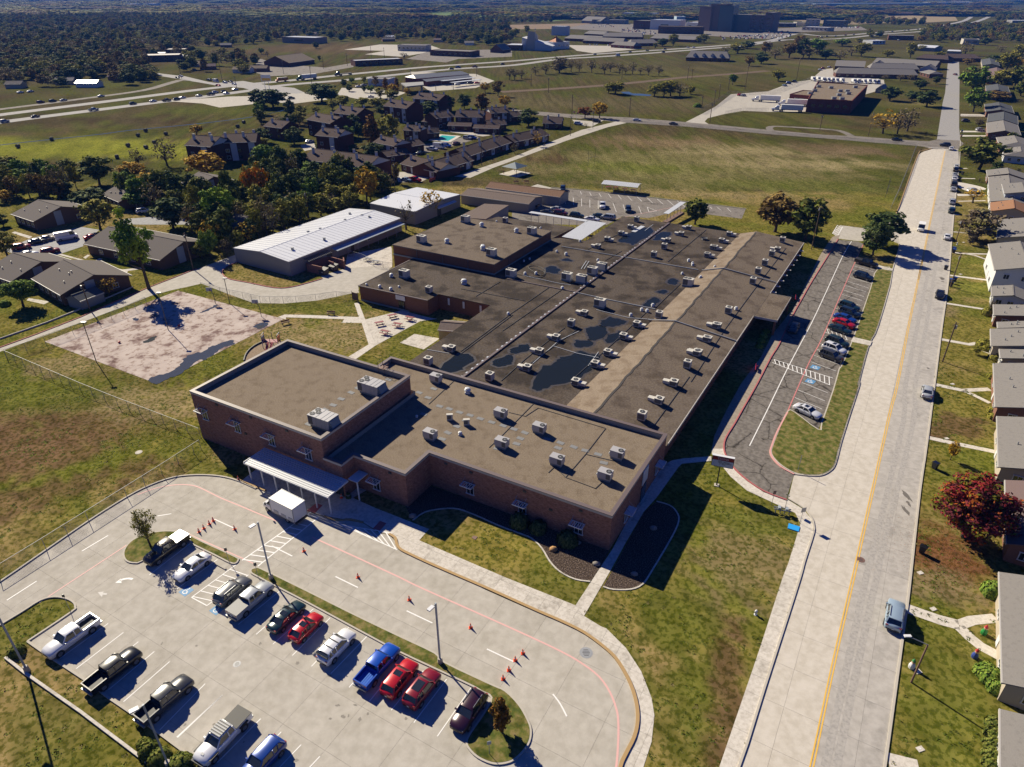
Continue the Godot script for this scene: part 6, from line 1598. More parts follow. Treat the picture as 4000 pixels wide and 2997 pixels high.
func mail_truck(at: Vector2,turn: float) -> void:
	var t := thing("mail_van","boxy white delivery van driving on the street","van",v3(at,0.03),turn)
	obj("body",loft([sect(-2.2,0.35,1.1,0.95),sect(0.9,0.35,1.1,0.95),sect(1.7,0.4,1.05,0.92),sect(2.1,0.45,0.95,0.85)]),paint("white"),t)
	obj("cargo_box",mbox(Q(3.0,1.1,1.8),Q(-0.7,1.62,0)),M.box_white,t)
	var st := nst()
	hexa(st,[Q(0.78,1.1,-0.86),Q(1.35,1.08,-0.86),Q(1.35,1.08,0.86),Q(0.78,1.1,0.86)],[Q(0.78,1.95,-0.8),Q(0.95,1.95,-0.8),Q(0.95,1.95,0.8),Q(0.78,1.95,0.8)])
	obj("windscreen",st.commit(),M.glass_dark,t)
	obj("roof",mbox(Q(3.4,0.1,1.85),Q(-0.55,2.2,0)),M.box_white,t)
	wheels(t,[[1.3,0.8],[1.3,-0.8],[-1.3,0.8],[-1.3,-0.8]],0.34,0.24)
func jeep(at: Vector2,turn: float) -> void:
	var t := vehicle("pickup","white",at,turn,"white off-road pickup with black roof rack and black bed cover in the car park","vehicles parked in the front car park","cover_black")
	obj("roof_rack",mbox(Q(1.5,0.06,1.35),Q(0.0,2.02,0)),M.dark_metal,t)
	for i in 6:
		obj("rack_slat",mbox(Q(0.12,0.05,1.4),Q(-0.65 + i * 0.26,2.07,0)),M.grey_metal,t)
	obj("bonnet_stripe",mbox(Q(0.9,0.02,0.35),Q(2.0,1.19,0)),M.grey_metal,t)
	for x in [1.95,-1.75]:
		for s in [-1,1]:
			obj("wheel_flare",mbox(Q(1.05,0.12,0.22),Q(x,0.98,s * 1.02)),M.black,t)
	obj("front_bumper",mbox(Q(0.3,0.25,1.8),Q(2.95,0.55,0)),M.black,t)
func semi(at: Vector2,turn: float,c: String,label: String,boxed: bool) -> void:
	var t := thing("articulated_lorry",label,"lorry",v3(at,0.03),turn,"lorries")
	var pm: Material = plain("paint_green",col(0.01,0.10,0.07),0.35) if c == "green" else paint(c)
	obj("bonnet",loft([sect(6.2,0.7,1.9,1.1),sect(7.4,0.7,1.8,1.05),sect(8.3,0.7,1.65,0.9)]),pm,t)
	obj("cab",loft([sect(3.9,0.7,3.5,1.2),sect(5.3,0.7,3.4,1.2),sect(6.1,0.7,2.6,1.15)]),pm,t)
	var st := nst()
	hexa(st,[Q(5.6,1.9,-1.05),Q(6.35,1.85,-1.05),Q(6.35,1.85,1.05),Q(5.6,1.9,1.05)],[Q(5.5,2.7,-0.95),Q(5.95,2.7,-0.95),Q(5.95,2.7,0.95),Q(5.5,2.7,0.95)])
	obj("windscreen",st.commit(),M.glass_dark,t)
	obj("chassis",mbox(Q(5.0,0.3,0.9),Q(3.0,0.9,0)),M.black,t)
	if boxed:
		obj("trailer",mbox(Q(12.5,2.75,2.5),Q(-3.4,2.65,0)),M.box_white,t)
	else:
		obj("trailer",mbox(Q(12.5,0.35,2.5),Q(-3.4,1.3,0)),M.dark_metal,t)
	obj("trailer_frame",mbox(Q(12.0,0.25,1.0),Q(-3.4,1.05,0)),M.black,t)
	wheels(t,[[7.2,1.0],[7.2,-1.0],[3.2,1.0],[3.2,-1.0],[2.0,1.0],[2.0,-1.0],[-7.6,1.0],[-7.6,-1.0],[-8.8,1.0],[-8.8,-1.0]],0.5,0.4)
func school_bus(at: Vector2,turn: float) -> void:
	var t := thing("school_bus","orange school bus ahead of the green lorry","bus",v3(at,0.03),turn)
	var y := plain("bus_orange",col(0.55,0.16,0.02),0.5)
	obj("body",loft([sect(-5.2,0.7,2.9,1.2),sect(3.3,0.7,2.9,1.2),sect(3.7,0.7,2.5,1.15)]),y,t)
	obj("bonnet",loft([sect(3.6,0.6,1.6,1.1),sect(5.0,0.6,1.5,1.0),sect(5.4,0.7,1.2,0.8)]),y,t)
	for s in [-1,1]:
		for i in 10:
			obj("window",mbox(Q(0.6,0.55,0.05),Q(-4.6 + i * 0.8,2.25,s * 1.19)),M.glass_dark,t)
	obj("roof",mbox(Q(8.0,0.06,1.6),Q(-0.9,3.0,0)),M.box_white,t)
	wheels(t,[[4.3,1.0],[4.3,-1.0],[-3.0,1.0],[-3.0,-1.0]],0.48,0.35)
# ---------------------------------------------------------------- houses and other buildings
# gabled (or hipped) block raised on the eave edge a-b; the block reaches w metres to the side of n
func gable(t: Node,a: Vector2,b: Vector2,w: float,eave: float,ridge: float,wall: Material,roof: Material,hip := 0.0,over := 0.5,cross := false,trim: Material = null) -> Dictionary:
	var d := (b - a).normalized()
	var n := V(-d.y,d.x)
	if w < 0:
		n = -n
		w = -w
	if cross:
		var a2 := b
		var b2 := b + n * w
		w = a.distance_to(b)
		a = a2
		b = b2
		n = -d
		d = (b - a).normalized()
	var L := a.distance_to(b)
	var q := func(s: float,k: float,y: float) -> Vector3: return v3(a + d * s + n * k,y)
	var o := over
	var wp := PackedVector2Array([a + d * o + n * o,b - d * o + n * o,b - d * o + n * (w - o),a + d * o + n * (w - o)])
	obj("wall",walls(wp,0.0,eave + 0.05),wall,t)
	var slope := (ridge - eave) / (w * 0.5)
	if hip == 0.0:
		for e in [o,L - o]:
			var st := nst()
			var out := Q(-d.x,0,-d.y) if e == o else Q(d.x,0,d.y)
			tri(st,q.call(e,o,eave),q.call(e,w - o,eave),q.call(e,w * 0.5,ridge - slope * o * 0.3),out)
			obj("gable_wall",st.commit(),wall if trim == null else trim,t)
	var th := 0.16
	var r0: Vector3 = q.call(hip,w * 0.5,ridge)
	var r1: Vector3 = q.call(L - hip,w * 0.5,ridge)
	var c := (r0 + r1) * 0.5 - Q(0,3,0)
	for sd in [0.0,1.0]:
		var e0: Vector3 = q.call(0.0,w * sd,eave)
		var e1: Vector3 = q.call(L,w * sd,eave)
		var st := nst()
		var dn := Q(0,th,0)
		hexa(st,[e0 - dn,e1 - dn,r1 - dn,r0 - dn],[e0,e1,r1,r0])
		obj("roof",st.commit(),roof,t)
		st = nst()
		bar(st,e0 - Q(0,0.1,0),e1 - Q(0,0.1,0),0.12,0.24)
		obj("gutter",st.commit(),M.fascia,t)
	if hip > 0.0:
		for e in [[q.call(0.0,0.0,eave),q.call(0.0,w,eave),r0],[q.call(L,0.0,eave),q.call(L,w,eave),r1]]:
			var st := nst()
			var nn: Vector3 = (e[1] - e[0]).cross(e[2] - e[0]).normalized()
			if nn.y < 0: nn = -nn
			tri(st,e[0],e[1],e[2],nn)
			obj("roof",st.commit(),roof,t)
	var st2 := nst()
	bar(st2,r0 + Q(0,0.02,0),r1 + Q(0,0.02,0),0.3,0.08)
	obj("ridge_cap",st2.commit(),roof,t)
	return {"a": a,"b": b,"d": d,"n": n,"L": L,"w": w,"eave": eave,"ridge": ridge,"o": o}
# window or door set in a wall of a gable block: side 0 = eave a-b,1 = far eave,2 = end a,3 = end b; s metres along
func opening(t: Node,g: Dictionary,side: int,s: float,y: float,w: float,h: float,m: Material,called := "window",framed := true) -> void:
	var d: Vector2 = g.d; var n: Vector2 = g.n; var o: float = g.o
	var p: Vector2; var al: Vector2; var out: Vector2
	match side:
		0: p = g.a + d * s + n * o; al = d; out = -n
		1: p = g.a + d * s + n * (g.w - o); al = d; out = n
		2: p = g.a + d * o + n * s; al = n; out = -d
		_: p = g.b - d * o + n * s; al = n; out = d
	var c := v3(p + out * 0.05,y)
	var st := nst()
	box(st,Vector3.ZERO,Q(w,h,0.06))
	var f := obj(called,st.commit(),m,t)
	f.position = c
	f.rotation.y = head(al)
	if framed:
		st = nst()
		for k in [[0,h * 0.5,w + 0.2,0.1],[0,-h * 0.5,w + 0.2,0.1],[-w * 0.5,0,0.1,h],[w * 0.5,0,0.1,h],[0,0,0.05,h]]:
			box(st,Q(k[0],k[1],0),Q(k[2],k[3],0.14))
		obj("frame",st.commit(),M.white_metal,f)
func vents(t: Node,g: Dictionary,n: int) -> void:
	for i in n:
		var s := rng.randf_range(0.15,0.85) * float(g.L)
		var k := rng.randf_range(0.12,0.4)
		var y: float = g.eave + (g.ridge - g.eave) * k * 2.0
		var p: Vector2 = g.a + g.d * s + g.n * (k * g.w)
		obj("vent_pipe",mbox(Q(0.16,0.5,0.16),v3(p,y + 0.2)),M.galv,t)
func chimney(t: Node,p: Vector2,y: float,m: Material,h := 1.6) -> void:
	var c := obj("chimney",mbox(Q(0.9,h + 2.0,0.7),v3(p,y + h * 0.5 - 1.0)),m,t)
	obj("chimney_cap",mbox(Q(1.05,0.14,0.85),v3(p,y + h + 0.05)),M.dark_metal,c)
func build_metal_building() -> void:
	var white := grain("metal_roof",[col(0.62,0.635,0.65),col(0.68,0.69,0.70)],6.0,0.3,0.02,4,71)
	var grey := plain("metal_wall",col(0.23,0.24,0.25),0.55)
	var beige := plain("metal_wall_tan",col(0.26,0.225,0.20),0.6)
	var t := thing("metal_building","long low metal building with a bright white ribbed roof beside the service drive","building")
	var g := gable(t,V(-56.72,-166.4),V(-33.54,-204.8),-21.0,4.0,4.9,grey,white,0.0,0.05)
	var nseam := int(g.L / 1.5)
	for i in nseam:
		var s := (i + 0.5) * float(g.L) / nseam
		for sd in [0.0,1.0]:
			var st := nst()
			bar(st,v3(g.a + g.d * s + g.n * (g.w * sd),4.03),v3(g.a + g.d * s + g.n * g.w * 0.5,4.93),0.06,0.05)
			obj("roof_seam",st.commit(),white,t)
	for p in [[-57.93,-174.4],[-54.76,-191.6],[-57.53,-188.9],[-49.5,-200.3],[-49.5,-207.1],[-42.9,-203.6],
[-45.4,-205.1],[-51.49,-182.7]]:
		obj("roof_vent",mbox(Q(0.6,0.7,0.6),Q(p[0],4.75,p[1])),M.galv,t)
	opening(t,g,0,14.0,1.2,2.0,2.3,M.dark_metal,"door",false)
	opening(t,g,0,23.0,1.2,1.2,2.2,M.dark_metal,"door",false)
	opening(t,g,0,30.0,1.8,1.4,1.2,M.glass_dark)
	var st := nst()
	var A: Vector2 = g.a + g.d * 15.0; var B: Vector2 = g.a + g.d * (g.L - 1.0)
	hexa(st,[v3(A,3.1),v3(B,3.1),v3(B - g.n * 2.2,2.75),v3(A - g.n * 2.2,2.75)],[v3(A,3.18),v3(B,3.18),v3(B - g.n * 2.2,2.83),v3(A - g.n * 2.2,2.83)])
	obj("lean_to_roof",st.commit(),plain("leanto",col(0.30,0.34,0.37),0.4),t)
	for i in 8:
		obj("lean_to_post",mbox(Q(0.1,2.8,0.1),v3(A.lerp(B,i / 7.0) - g.n * 2.1,1.4)),M.grey_metal,t)
	for i in 14:
		st = nst()
		var q: Vector2 = g.a + g.d * (5.0 + i * 0.62)
		bar(st,v3(q,3.3),v3(q - g.n * 2.0,2.9),0.3,0.06)
		obj("awning_slat",st.commit(),M.dark_metal,t)
	t = thing("metal_hall","second metal hall with a white roof behind the long one","building")
	g = gable(t,V(-30.25,-211),V(-17.42,-231.8),-18.5,4.2,4.9,beige,white,0.0,0.05,true)
	opening(t,g,2,12.0,1.2,2.0,2.3,M.dark_metal,"door",false)
	st = nst()
	A = V(-23.51,-218.9); B = V(-18.34,-227.5)
	hexa(st,[v3(A,2.8),v3(B,2.8),v3(B + V(-1.2,-2),3.0),v3(A + V(-1.2,-2),3.0)],[v3(A,2.88),v3(B,2.88),v3(B + V(-1.2,-2),3.08),v3(A + V(-1.2,-2),3.08)])
	obj("awning",st.commit(),M.sheet_white,t)
	t = thing("portable_classroom","brown-roofed portable classroom next to the white roofed hall","building")
	var brown := grain("shed_roof",[col(0.13,0.10,0.085),col(0.17,0.135,0.115)],4.0,0.9)
	g = gable(t,V(-17.72,-235.6),V(-12.82,-245.4),26.0,3.0,4.0,beige,brown,0.0,0.2,true)
	opening(t,g,2,3.0,1.2,2.4,2.3,M.white_metal,"door",false)
	opening(t,g,2,6.5,1.2,2.4,2.3,M.white_metal,"door",false)
	t = thing("portable_classroom","rust-brown roofed portable classroom nearest the lane","building")
	g = gable(t,V(-9.55,-245.9),V(-5.78,-253.2),29.0,3.0,4.2,grey,grain("shed_rust",[col(0.15,0.09,0.06),col(0.21,0.13,0.085)],4.0,0.9),0.0,0.2,true)
	opening(t,g,2,3.4,1.1,1.0,2.1,M.white_metal,"door",false)
	t = thing("flat_shed","plain dark flat roofed shed between the gym and the hall","building")
	var fp := pv([-16.6,-208.1,-9,-223.2,-1,-221.4,-8,-205.7])
	obj("wall",walls(inset(fp,0.1),0.0,3.3),grey,t)
	obj("roof",pmesh(fp,3.25,3.4),brown,t)
	t = thing("storage_shed","pale yellow storage shed with a dark gabled roof in the courtyard","shed")
	var yl := plain("shed_yellow",col(0.36,0.34,0.17),0.7)
	g = gable(t,V(-14.63,-134.5),V(-9.73,-133.6),5.0,2.4,3.2,yl,brown,0.0,0.15,false)
	opening(t,g,0,1.6,1.0,1.0,2.0,plain("shed_door",col(0.30,0.28,0.14),0.7),"door",false)
	t = thing("dumpster_enclosure","brick bin enclosure at the corner of the metal building","enclosure")
	for r in [pv([-53.5,-170.2,-48.9,-167.6]),pv([-53.61,-170.6,-48.99,-175.8]),pv([-48.99,-175.8,-44.44,-172.7]),pv([-48.17,-172.3,-46.66,-171]),pv([-44.9,-174.9,-44.16,-171.9])]:
		obj("brick_wall",rmesh(r,0.3,0.0,2.2),M.brick,t)
	for p in [[-48.69,-168.1],[-46.81,-171]]:
		var w := thing("dumpster","dark steel dumpster with sloping lid in the brick enclosure","dumpster",Q(p[0],0.02,p[1]),-0.6,"dumpsters in the brick enclosure")
		var s2 := nst()
		hexa(s2,[Q(-0.9,0.1,-0.8),Q(0.9,0.1,-0.8),Q(0.9,0.1,0.8),Q(-0.9,0.1,0.8)],[Q(-0.95,1.6,-0.9),Q(0.95,1.6,-0.9),Q(0.95,1.2,0.9),Q(-0.95,1.2,0.9)])
		obj("bin",s2.commit(),plain("dumpster",col(0.05,0.042,0.04),0.6),w)
		s2 = nst()
		hexa(s2,[Q(-1.0,1.6,-0.95),Q(1.0,1.6,-0.95),Q(1.0,1.2,0.95),Q(-1.0,1.2,0.95)],[Q(-1.0,1.66,-0.95),Q(1.0,1.66,-0.95),Q(1.0,1.26,0.95),Q(-1.0,1.26,0.95)])
		obj("lid",s2.commit(),M.black,w)
		obj("label_plate",mbox(Q(0.4,0.25,0.02),Q(0.3,0.8,0.87)),M.white_metal,w)
func build_houses() -> void:
	var rg := over(grain("shingle_grey",[col(0.16,0.15,0.14),col(0.20,0.188,0.176),col(0.235,0.22,0.205)],2.2,0.95,0.03,5,81,Q(1,1,3)),[col(0.8,0.8,0.8),col(1,1,1),col(1,1,1)],[0.1,0.4,1.0],9.0,0.02)
	var rm := grain("shingle_mauve",[col(0.13,0.092,0.088),col(0.17,0.125,0.118)],2.2,0.95,0.03,5,82)
	var ro := grain("shingle_orange",[col(0.24,0.125,0.07),col(0.29,0.16,0.095)],2.2,0.95,0.03,5,83)
	var rd := grain("shingle_dark",[col(0.075,0.08,0.085),col(0.10,0.105,0.11)],2.2,0.95,0.03,5,84)
	var rb := grain("shingle_duplex",[col(0.10,0.088,0.08),col(0.13,0.115,0.105),col(0.155,0.138,0.125)],2.6,0.95,0.03,5,85)
	var bw := plain("siding_white",col(0.54,0.55,0.56),0.7)
	var bb := grain("brick_house",[col(0.17,0.085,0.06),col(0.235,0.13,0.095)],2.0,0.9,0.03,5,86,Q(0.5,2.5,0.5))
	var bt := plain("siding_tan",col(0.38,0.33,0.26),0.8)
	var bg := plain("siding_blue",col(0.25,0.28,0.33),0.7)
	var h := "houses along the street"
	var list := [
		[pv([58.84,-60.44,49.74,-45.15]),13.0,3.0,4.8,bt,rg,"grey roofed house with yard ornaments before its porch"],
		[pv([47.72,-42.26,43.24,-34.95]),12.0,3.0,4.6,bw,rg,"grey shingled house beside the trimmed hedge"],
		[pv([79.97,-95.31,71.66,-81.43]),13.0,3.0,4.8,bt,rg,"grey roofed house with the young yellow tree in front"],
		[pv([70.73,-78.34,62.75,-65.28]),11.0,3.0,4.9,bb,rm,"mauve roofed brick house behind the red tree"],
		[pv([90.65,-113.82,81.43,-98.19]),13.0,3.0,4.8,bb,rg,"grey roofed brick house with two vents by the forked walk"],
		[pv([99.24,-128.9,94.57,-121]),12.0,3.0,4.6,bt,rg,"narrow grey roofed house next to the street lamp lawn"],
		[pv([95.71,-120.1,93.53,-116.2]),10.0,2.8,4.0,bt,rg,"low garage wing with a pergola beside it"],
		[pv([102.73,-132.3,100.93,-129.2]),10.0,3.0,4.4,bb,rg,"small grey roofed wing of brick with a window"],
		[pv([114.22,-153.2,110.46,-146.9]),8.0,2.8,3.8,bw,rg,"low grey porch roof below the white two-storey house"],
		[pv([107.95,-142.1,104.45,-136.2]),11.0,2.8,3.9,bb,rg,"low grey wing with a bare bush before it"],
		[pv([126.1,-175.7,115.9,-156.3]),13.0,5.6,7.4,bw,rg,"white two-storey house with grey roof and sash windows"],
		[pv([149.1,-207,137.4,-189]),13.0,3.0,4.6,bt,rg,"tan roofed house behind the bare brown tree"],
		[pv([157.9,-226.1,151.8,-215.9]),12.0,3.0,4.8,bt,ro,"orange-brown shingled house on the street"],
		[pv([173.3,-252.4,158.6,-227.3]),12.0,3.0,4.4,bw,rg,"low grey front wing with two bright roof vents"],
		[pv([170.3,-241.2,163.2,-228.3]),11.0,5.4,6.6,bg,rg,"two-storey house with a blue-white side wall"],
		[pv([179,-261.9,173.4,-252.4]),12.0,3.0,4.4,bg,rg,"blue-grey roofed house with a walk to its door"],
		[pv([184.9,-273.1,179.5,-263.4]),13.0,3.0,4.6,bb,rg,"long grey roofed house behind the big green oak"],
		[pv([217.3,-315.1,208.7,-300.7]),12.0,3.0,4.8,bw,rg,"grey hipped house just past the big green oak"],
		[pv([230.6,-341.4,219.5,-320.6]),13.0,3.0,4.8,bb,rg,"tan-grey hipped house at the street crossing"],
		[pv([250.7,-382.7,233,-352.4]),14.0,3.0,4.8,bb,rg,"grey roofed house with the silver car in its drive"],
		[pv([269.4,-411.9,252.1,-384.5]),14.0,3.0,4.8,bb,rd,"dark grey roofed house with the black car before it"],
		[pv([290.1,-450.2,272.9,-420.3]),14.0,3.0,4.6,bb,rd,"dark roofed brick house beyond the drives"],
		[pv([346.8,-543.8,317.1,-492.9]),14.0,3.0,4.6,bb,rd,"dark blue-grey roofed house among the trees"],
		[pv([418.2,-661.2,370,-580.9]),14.0,3.0,5.0,bb,rm,"mauve-brown roofed house among the far trees"],
		[pv([471.2,-759,436.3,-698.4]),14.0,3.0,4.6,bt,rd,"far dark roofed house near the end of the road"],
	]
	for r in list:
		var e: PackedVector2Array = r[0]
		var t := thing("house",r[6],"house",Vector3.ZERO,0.0,h)
		var g := gable(t,e[0],e[1],-r[1],r[2],r[3],r[4],r[5],2.5 if r[6].contains("hipped") else 0.0)
		vents(t,g,3)
		var L: float = g.L
		opening(t,g,0,L * 0.3,1.5,1.4,1.2,M.glass_dark)
		opening(t,g,0,L * 0.75,1.5,1.4,1.2,M.glass_dark)
		opening(t,g,0,L * 0.52,1.1,1.0,2.1,M.white_metal,"door",false)
		var two: bool = r[2] > 5.0
		for k in [0.22,0.5,0.8]:
			opening(t,g,3,float(g.w) * k,1.5 if not two else 4.2,1.2,1.2,M.glass_dark)
			if two: opening(t,g,3,float(g.w) * k,1.4,1.2,1.2,M.glass_dark)
	h = "brown brick duplexes on the left"
	var bd := grain("brick_duplex",[col(0.11,0.072,0.052),col(0.16,0.105,0.078)],2.0,0.9,0.03,5,87,Q(0.5,2.5,0.5))
	list = [
		[pv([-157.1,-212.5,-145,-204.4]),18.0,"brown roofed duplex beyond the parked white van"],
		[pv([-118.6,-183.5,-91.49,-170.2]),17.0,"long brown roofed duplex behind the tall pine"],
		[pv([-117.1,-157.3,-103.93,-146.7]),16.5,"brown roofed duplex with a shed at its end"],
		[pv([-132.1,-161.8,-120.7,-155.1]),16.5,"brown roofed duplex cut by the shade of a tree"],
		[pv([-141.3,-236.2,-130.1,-226.3]),15.0,"brown roofed duplex half hidden by round trees"],
		[pv([-121,-253.3,-112.4,-245.6]),15.0,"brown roofed duplex under the golden tree"],
		[pv([-94,-201.9,-81.51,-195]),14.0,"brown roofed duplex behind thin pines"],
	]
	for r in list:
		var e: PackedVector2Array = r[0]
		var t := thing("duplex",r[2],"house",Vector3.ZERO,0.0,h)
		var g := gable(t,e[0],e[1],-r[1],3.0,5.6,bd,rb,0.0,0.6)
		vents(t,g,4)
		for k in [0.2,0.4,0.62,0.82]:
			opening(t,g,0,float(g.L) * k,1.4,1.4,1.2,M.glass_dark)
		opening(t,g,3,float(g.w) * 0.42,2.3,2.2,4.3,plain("panel_blue",col(0.30,0.34,0.38),0.7),"gable_panel",false)
		opening(t,g,3,float(g.w) * 0.75,1.5,1.3,1.2,M.glass_dark)
	var t2 := thing("garden_shed","long grey shed leaning against the duplex end","shed")
	gable(t2,V(-98.73,-145),V(-96.03,-150.5),-5.0,2.2,3.3,plain("shed_grey",col(0.20,0.21,0.215),0.8),rd,0.0,0.15)
func build_apartments() -> void:
	var rb := over(grain("roof_brown",[col(0.062,0.044,0.04),col(0.08,0.058,0.052),col(0.098,0.072,0.064)],2.6,0.95,0.03,5,91),[col(0.75,0.75,0.75),col(1,1,1),col(1,1,1)],[0.1,0.4,1.0],9.0,0.02)
	var br := grain("brick_apartment",[col(0.075,0.032,0.026),col(0.12,0.055,0.045)],2.0,0.9,0.03,5,92,Q(0.5,2.5,0.5))
	var wt := plain("stucco",col(0.52,0.54,0.57),0.85)
	var h := "brown roofed apartments behind the school"
	var list := [
		[pv([-83.6,-279.1,-54.7,-263.7]),16.0,5.8,8.6,"long three-storey apartment block with a pale gable end",6,true],
		[pv([-88.1,-320.2,-76.6,-314.7]),12.0,7.6,10.0,"tall brick apartment block with a white gable",3,true],
		[pv([-103.2,-363.2,-88.2,-350.6]),14.0,7.6,10.0,"dark tall apartment block behind the white gabled one",3,false],
		[pv([-94.8,-384.7,-80.7,-375.1]),14.0,7.6,10.4,"stepped apartment block with paired chimneys",4,false],
		[pv([-72.3,-409.6,-57.6,-398.9]),14.0,7.6,10.4,"far stepped apartment block near the highway trees",4,false],
		[pv([-59.7,-440.1,-42.8,-430.3]),14.0,7.6,10.2,"farthest brown apartment block",4,false],
		[pv([-137,-297.6,-124.5,-294]),15.0,7.6,10.4,"apartment block with a blue-white gable by the meadow",3,true],
		[pv([-123.8,-302.6,-109.3,-305.1]),15.0,7.6,10.0,"dark apartment block behind the golden tree",4,false],
		[pv([-122.9,-356.3,-111.8,-349.8]),12.0,5.6,8.0,"small brown block among the wood",2,false],
		[pv([-45.5,-284.7,-29.1,-269.5]),13.0,2.9,5.2,"front townhouse row with tall white chimneys",4,true],
		[pv([-29.2,-270.5,-15.6,-291.2]),13.0,2.9,5.4,"townhouse row stepping along the lane",5,false],
		[pv([-18.6,-298,-0,-329.5]),13.0,2.9,5.4,"second townhouse row along the lane",6,false],
		[pv([1.1,-329.5,18.5,-348.4]),12.0,2.9,5.2,"last townhouse row before the round dark tree",4,false],
		[pv([15.9,-381.6,26.1,-379.8]),12.0,2.9,5.4,"end house with a pale gable by the flag poles",2,true],
		[pv([-61.6,-315,-50.8,-305.9]),11.0,5.6,7.6,"white-walled block in front of the brown tree",3,true],
		[pv([-48.7,-316.2,-39.6,-324.9]),10.0,2.9,4.6,"low brown-roofed block beside the car court",2,false],
		[pv([-52.8,-298,-43.4,-305]),9.0,2.9,4.4,"low garage roof at the drive",1,false],
		[pv([-52.5,-345.1,-43.6,-342]),9.0,5.6,7.4,"two-storey block beside the pool",3,true],
		[pv([-44.8,-351.5,-35.4,-354]),8.0,2.9,4.8,"low pool house roof",1,false],
		[pv([-39.7,-379,-30.3,-386.6]),12.0,5.6,7.8,"brown roofed block beyond the pool",3,false],
		[pv([-30.4,-384.7,-15.4,-382.8]),12.0,5.6,8.2,"two-storey block with a round vent in its white gable",3,true],
		[pv([-48.8,-388.4,-34.9,-381.1]),8.0,2.7,3.8,"first low garage row",0,false],
		[pv([-33.8,-375.7,-21.1,-374]),8.0,2.7,3.8,"garage row with two pale doors",0,false],
		[pv([-20.2,-368.9,-6.6,-366.2]),8.0,2.7,3.8,"garage row nearest the townhouses",0,false],
		[pv([-11.5,-396.4,-0.8,-400.4]),12.0,5.6,7.8,"brown roofed block with a tall chimney pair",3,true],
		[pv([-12.1,-374.5,-2.5,-378]),10.0,2.9,4.8,"small block behind the garages",2,false],
		[pv([-3.3,-400.5,5.7,-404.4]),11.0,2.9,5.0,"brown roofs behind the dark tree by the cross street",2,false],
	]
	for r in list:
		var e: PackedVector2Array = r[0]
		var t := thing("apartment_block",r[4],"apartments",Vector3.ZERO,0.0,h)
		var g := gable(t,e[0],e[1],-r[1],r[2],r[3],br,rb,0.0,0.4,false,wt if r[6] else null)
		vents(t,g,3)
		var L: float = g.L
		var two: bool = r[2] > 4.0
		var nw := int(L / 4.5)
		for k in nw:
			opening(t,g,0,L * (k + 0.5) / nw,1.5,1.4,1.3,M.glass_dark,"window",k % 2 == 0)
			if two: opening(t,g,0,L * (k + 0.5) / nw,4.3,1.4,1.3,M.glass_dark,"window",k % 2 == 0)
		for k in r[5]:
			var s: float = L * (k + 0.5) / maxf(1,r[5])
			var kk := 0.30 if k % 2 == 0 else 0.62
			chimney(t,g.a + g.d * s + g.n * (g.w * kk),r[3] - 0.7,wt,1.7)
		if r[5] >= 3:
			for k in int(r[5] / 2.0):
				var s: float = L * (k + 0.7) / maxf(1,int(r[5] / 2.0))
				opening(t,g,0,s,float(r[2]) * 0.5,2.6,float(r[2]) * 0.98,wt,"bay_wall",false)
		if r[0][0].y > -245.0 and not two and r[5] >= 4:
			for k in int(r[5]):
				var s: float = L * (k + 1.0) / (r[5] + 1.0)
				var st := nst()
				bar(st,v3(g.a + g.d * s - g.n * 0.2,r[2] + 0.15),v3(g.a + g.d * s + g.n * g.w * 0.5,r[3] + 0.15),0.35,0.5)
				obj("party_wall",st.commit(),wt if k % 2 == 0 else br,t)
	var pt := thing("swimming_pool","turquoise swimming pool inside a fenced pale deck","pool")
	var pp := pv([-38.7,-351,-35.3,-363.3,-28,-360.2,-31.1,-348.1])
	obj("deck",pmesh(inset(pp,-2.0),0.0,0.06),M.walk,pt)
	obj("water",pmesh(pp,0.0,0.075),M.pool,pt)
# ---------------------------------------------------------------- trees
# a crown is clumps of small leaf faces round the ends of limbs; canonical tree: 10 m tall,crown 4 m in radius
func leaf_mat() -> StandardMaterial3D:
	if M.has("leaf"): return M["leaf"]
	var m := StandardMaterial3D.new()
	m.vertex_color_use_as_albedo = true
	m.roughness = 0.8
	m.metallic_specular = 0.15
	m.cull_mode = BaseMaterial3D.CULL_DISABLED
	m.backlight_enabled = true
	m.backlight = Color(0.42,0.44,0.18)
	M["leaf"] = m
	return m
const PAL := {
	"green": [[0.077,0.136,0.024],[0.163,0.241,0.037],[0.224,0.276,0.053]],
	"live": [[0.042,0.067,0.023],[0.076,0.106,0.034],[0.115,0.139,0.049]],
	"oak": [[0.062,0.084,0.019],[0.115,0.137,0.029],[0.179,0.179,0.042]],
	"olive": [[0.148,0.151,0.029],[0.221,0.210,0.038],[0.305,0.263,0.053]],
	"brown": [[0.126,0.084,0.034],[0.199,0.130,0.046],[0.263,0.179,0.056]],
	"gold": [[0.274,0.157,0.023],[0.400,0.241,0.030],[0.526,0.336,0.042]],
	"orange": [[0.462,0.157,0.016],[0.588,0.252,0.023],[0.252,0.190,0.029]],
	"maple": [[0.20,0.022,0.024],[0.13,0.022,0.026],[0.26,0.070,0.016],[0.12,0.115,0.016],[0.15,0.028,0.034],[0.10,0.026,0.03]],
	"redtree": [[0.274,0.062,0.034],[0.210,0.095,0.042],[0.168,0.106,0.038]],
	"russet": [[0.179,0.089,0.026],[0.241,0.126,0.030],[0.126,0.095,0.030]],
	"pine": [[0.099,0.170,0.026],[0.200,0.284,0.031],[0.298,0.370,0.041]],
	"grey": [[0.157,0.122,0.079],[0.210,0.164,0.104],[0.179,0.157,0.076]],
}
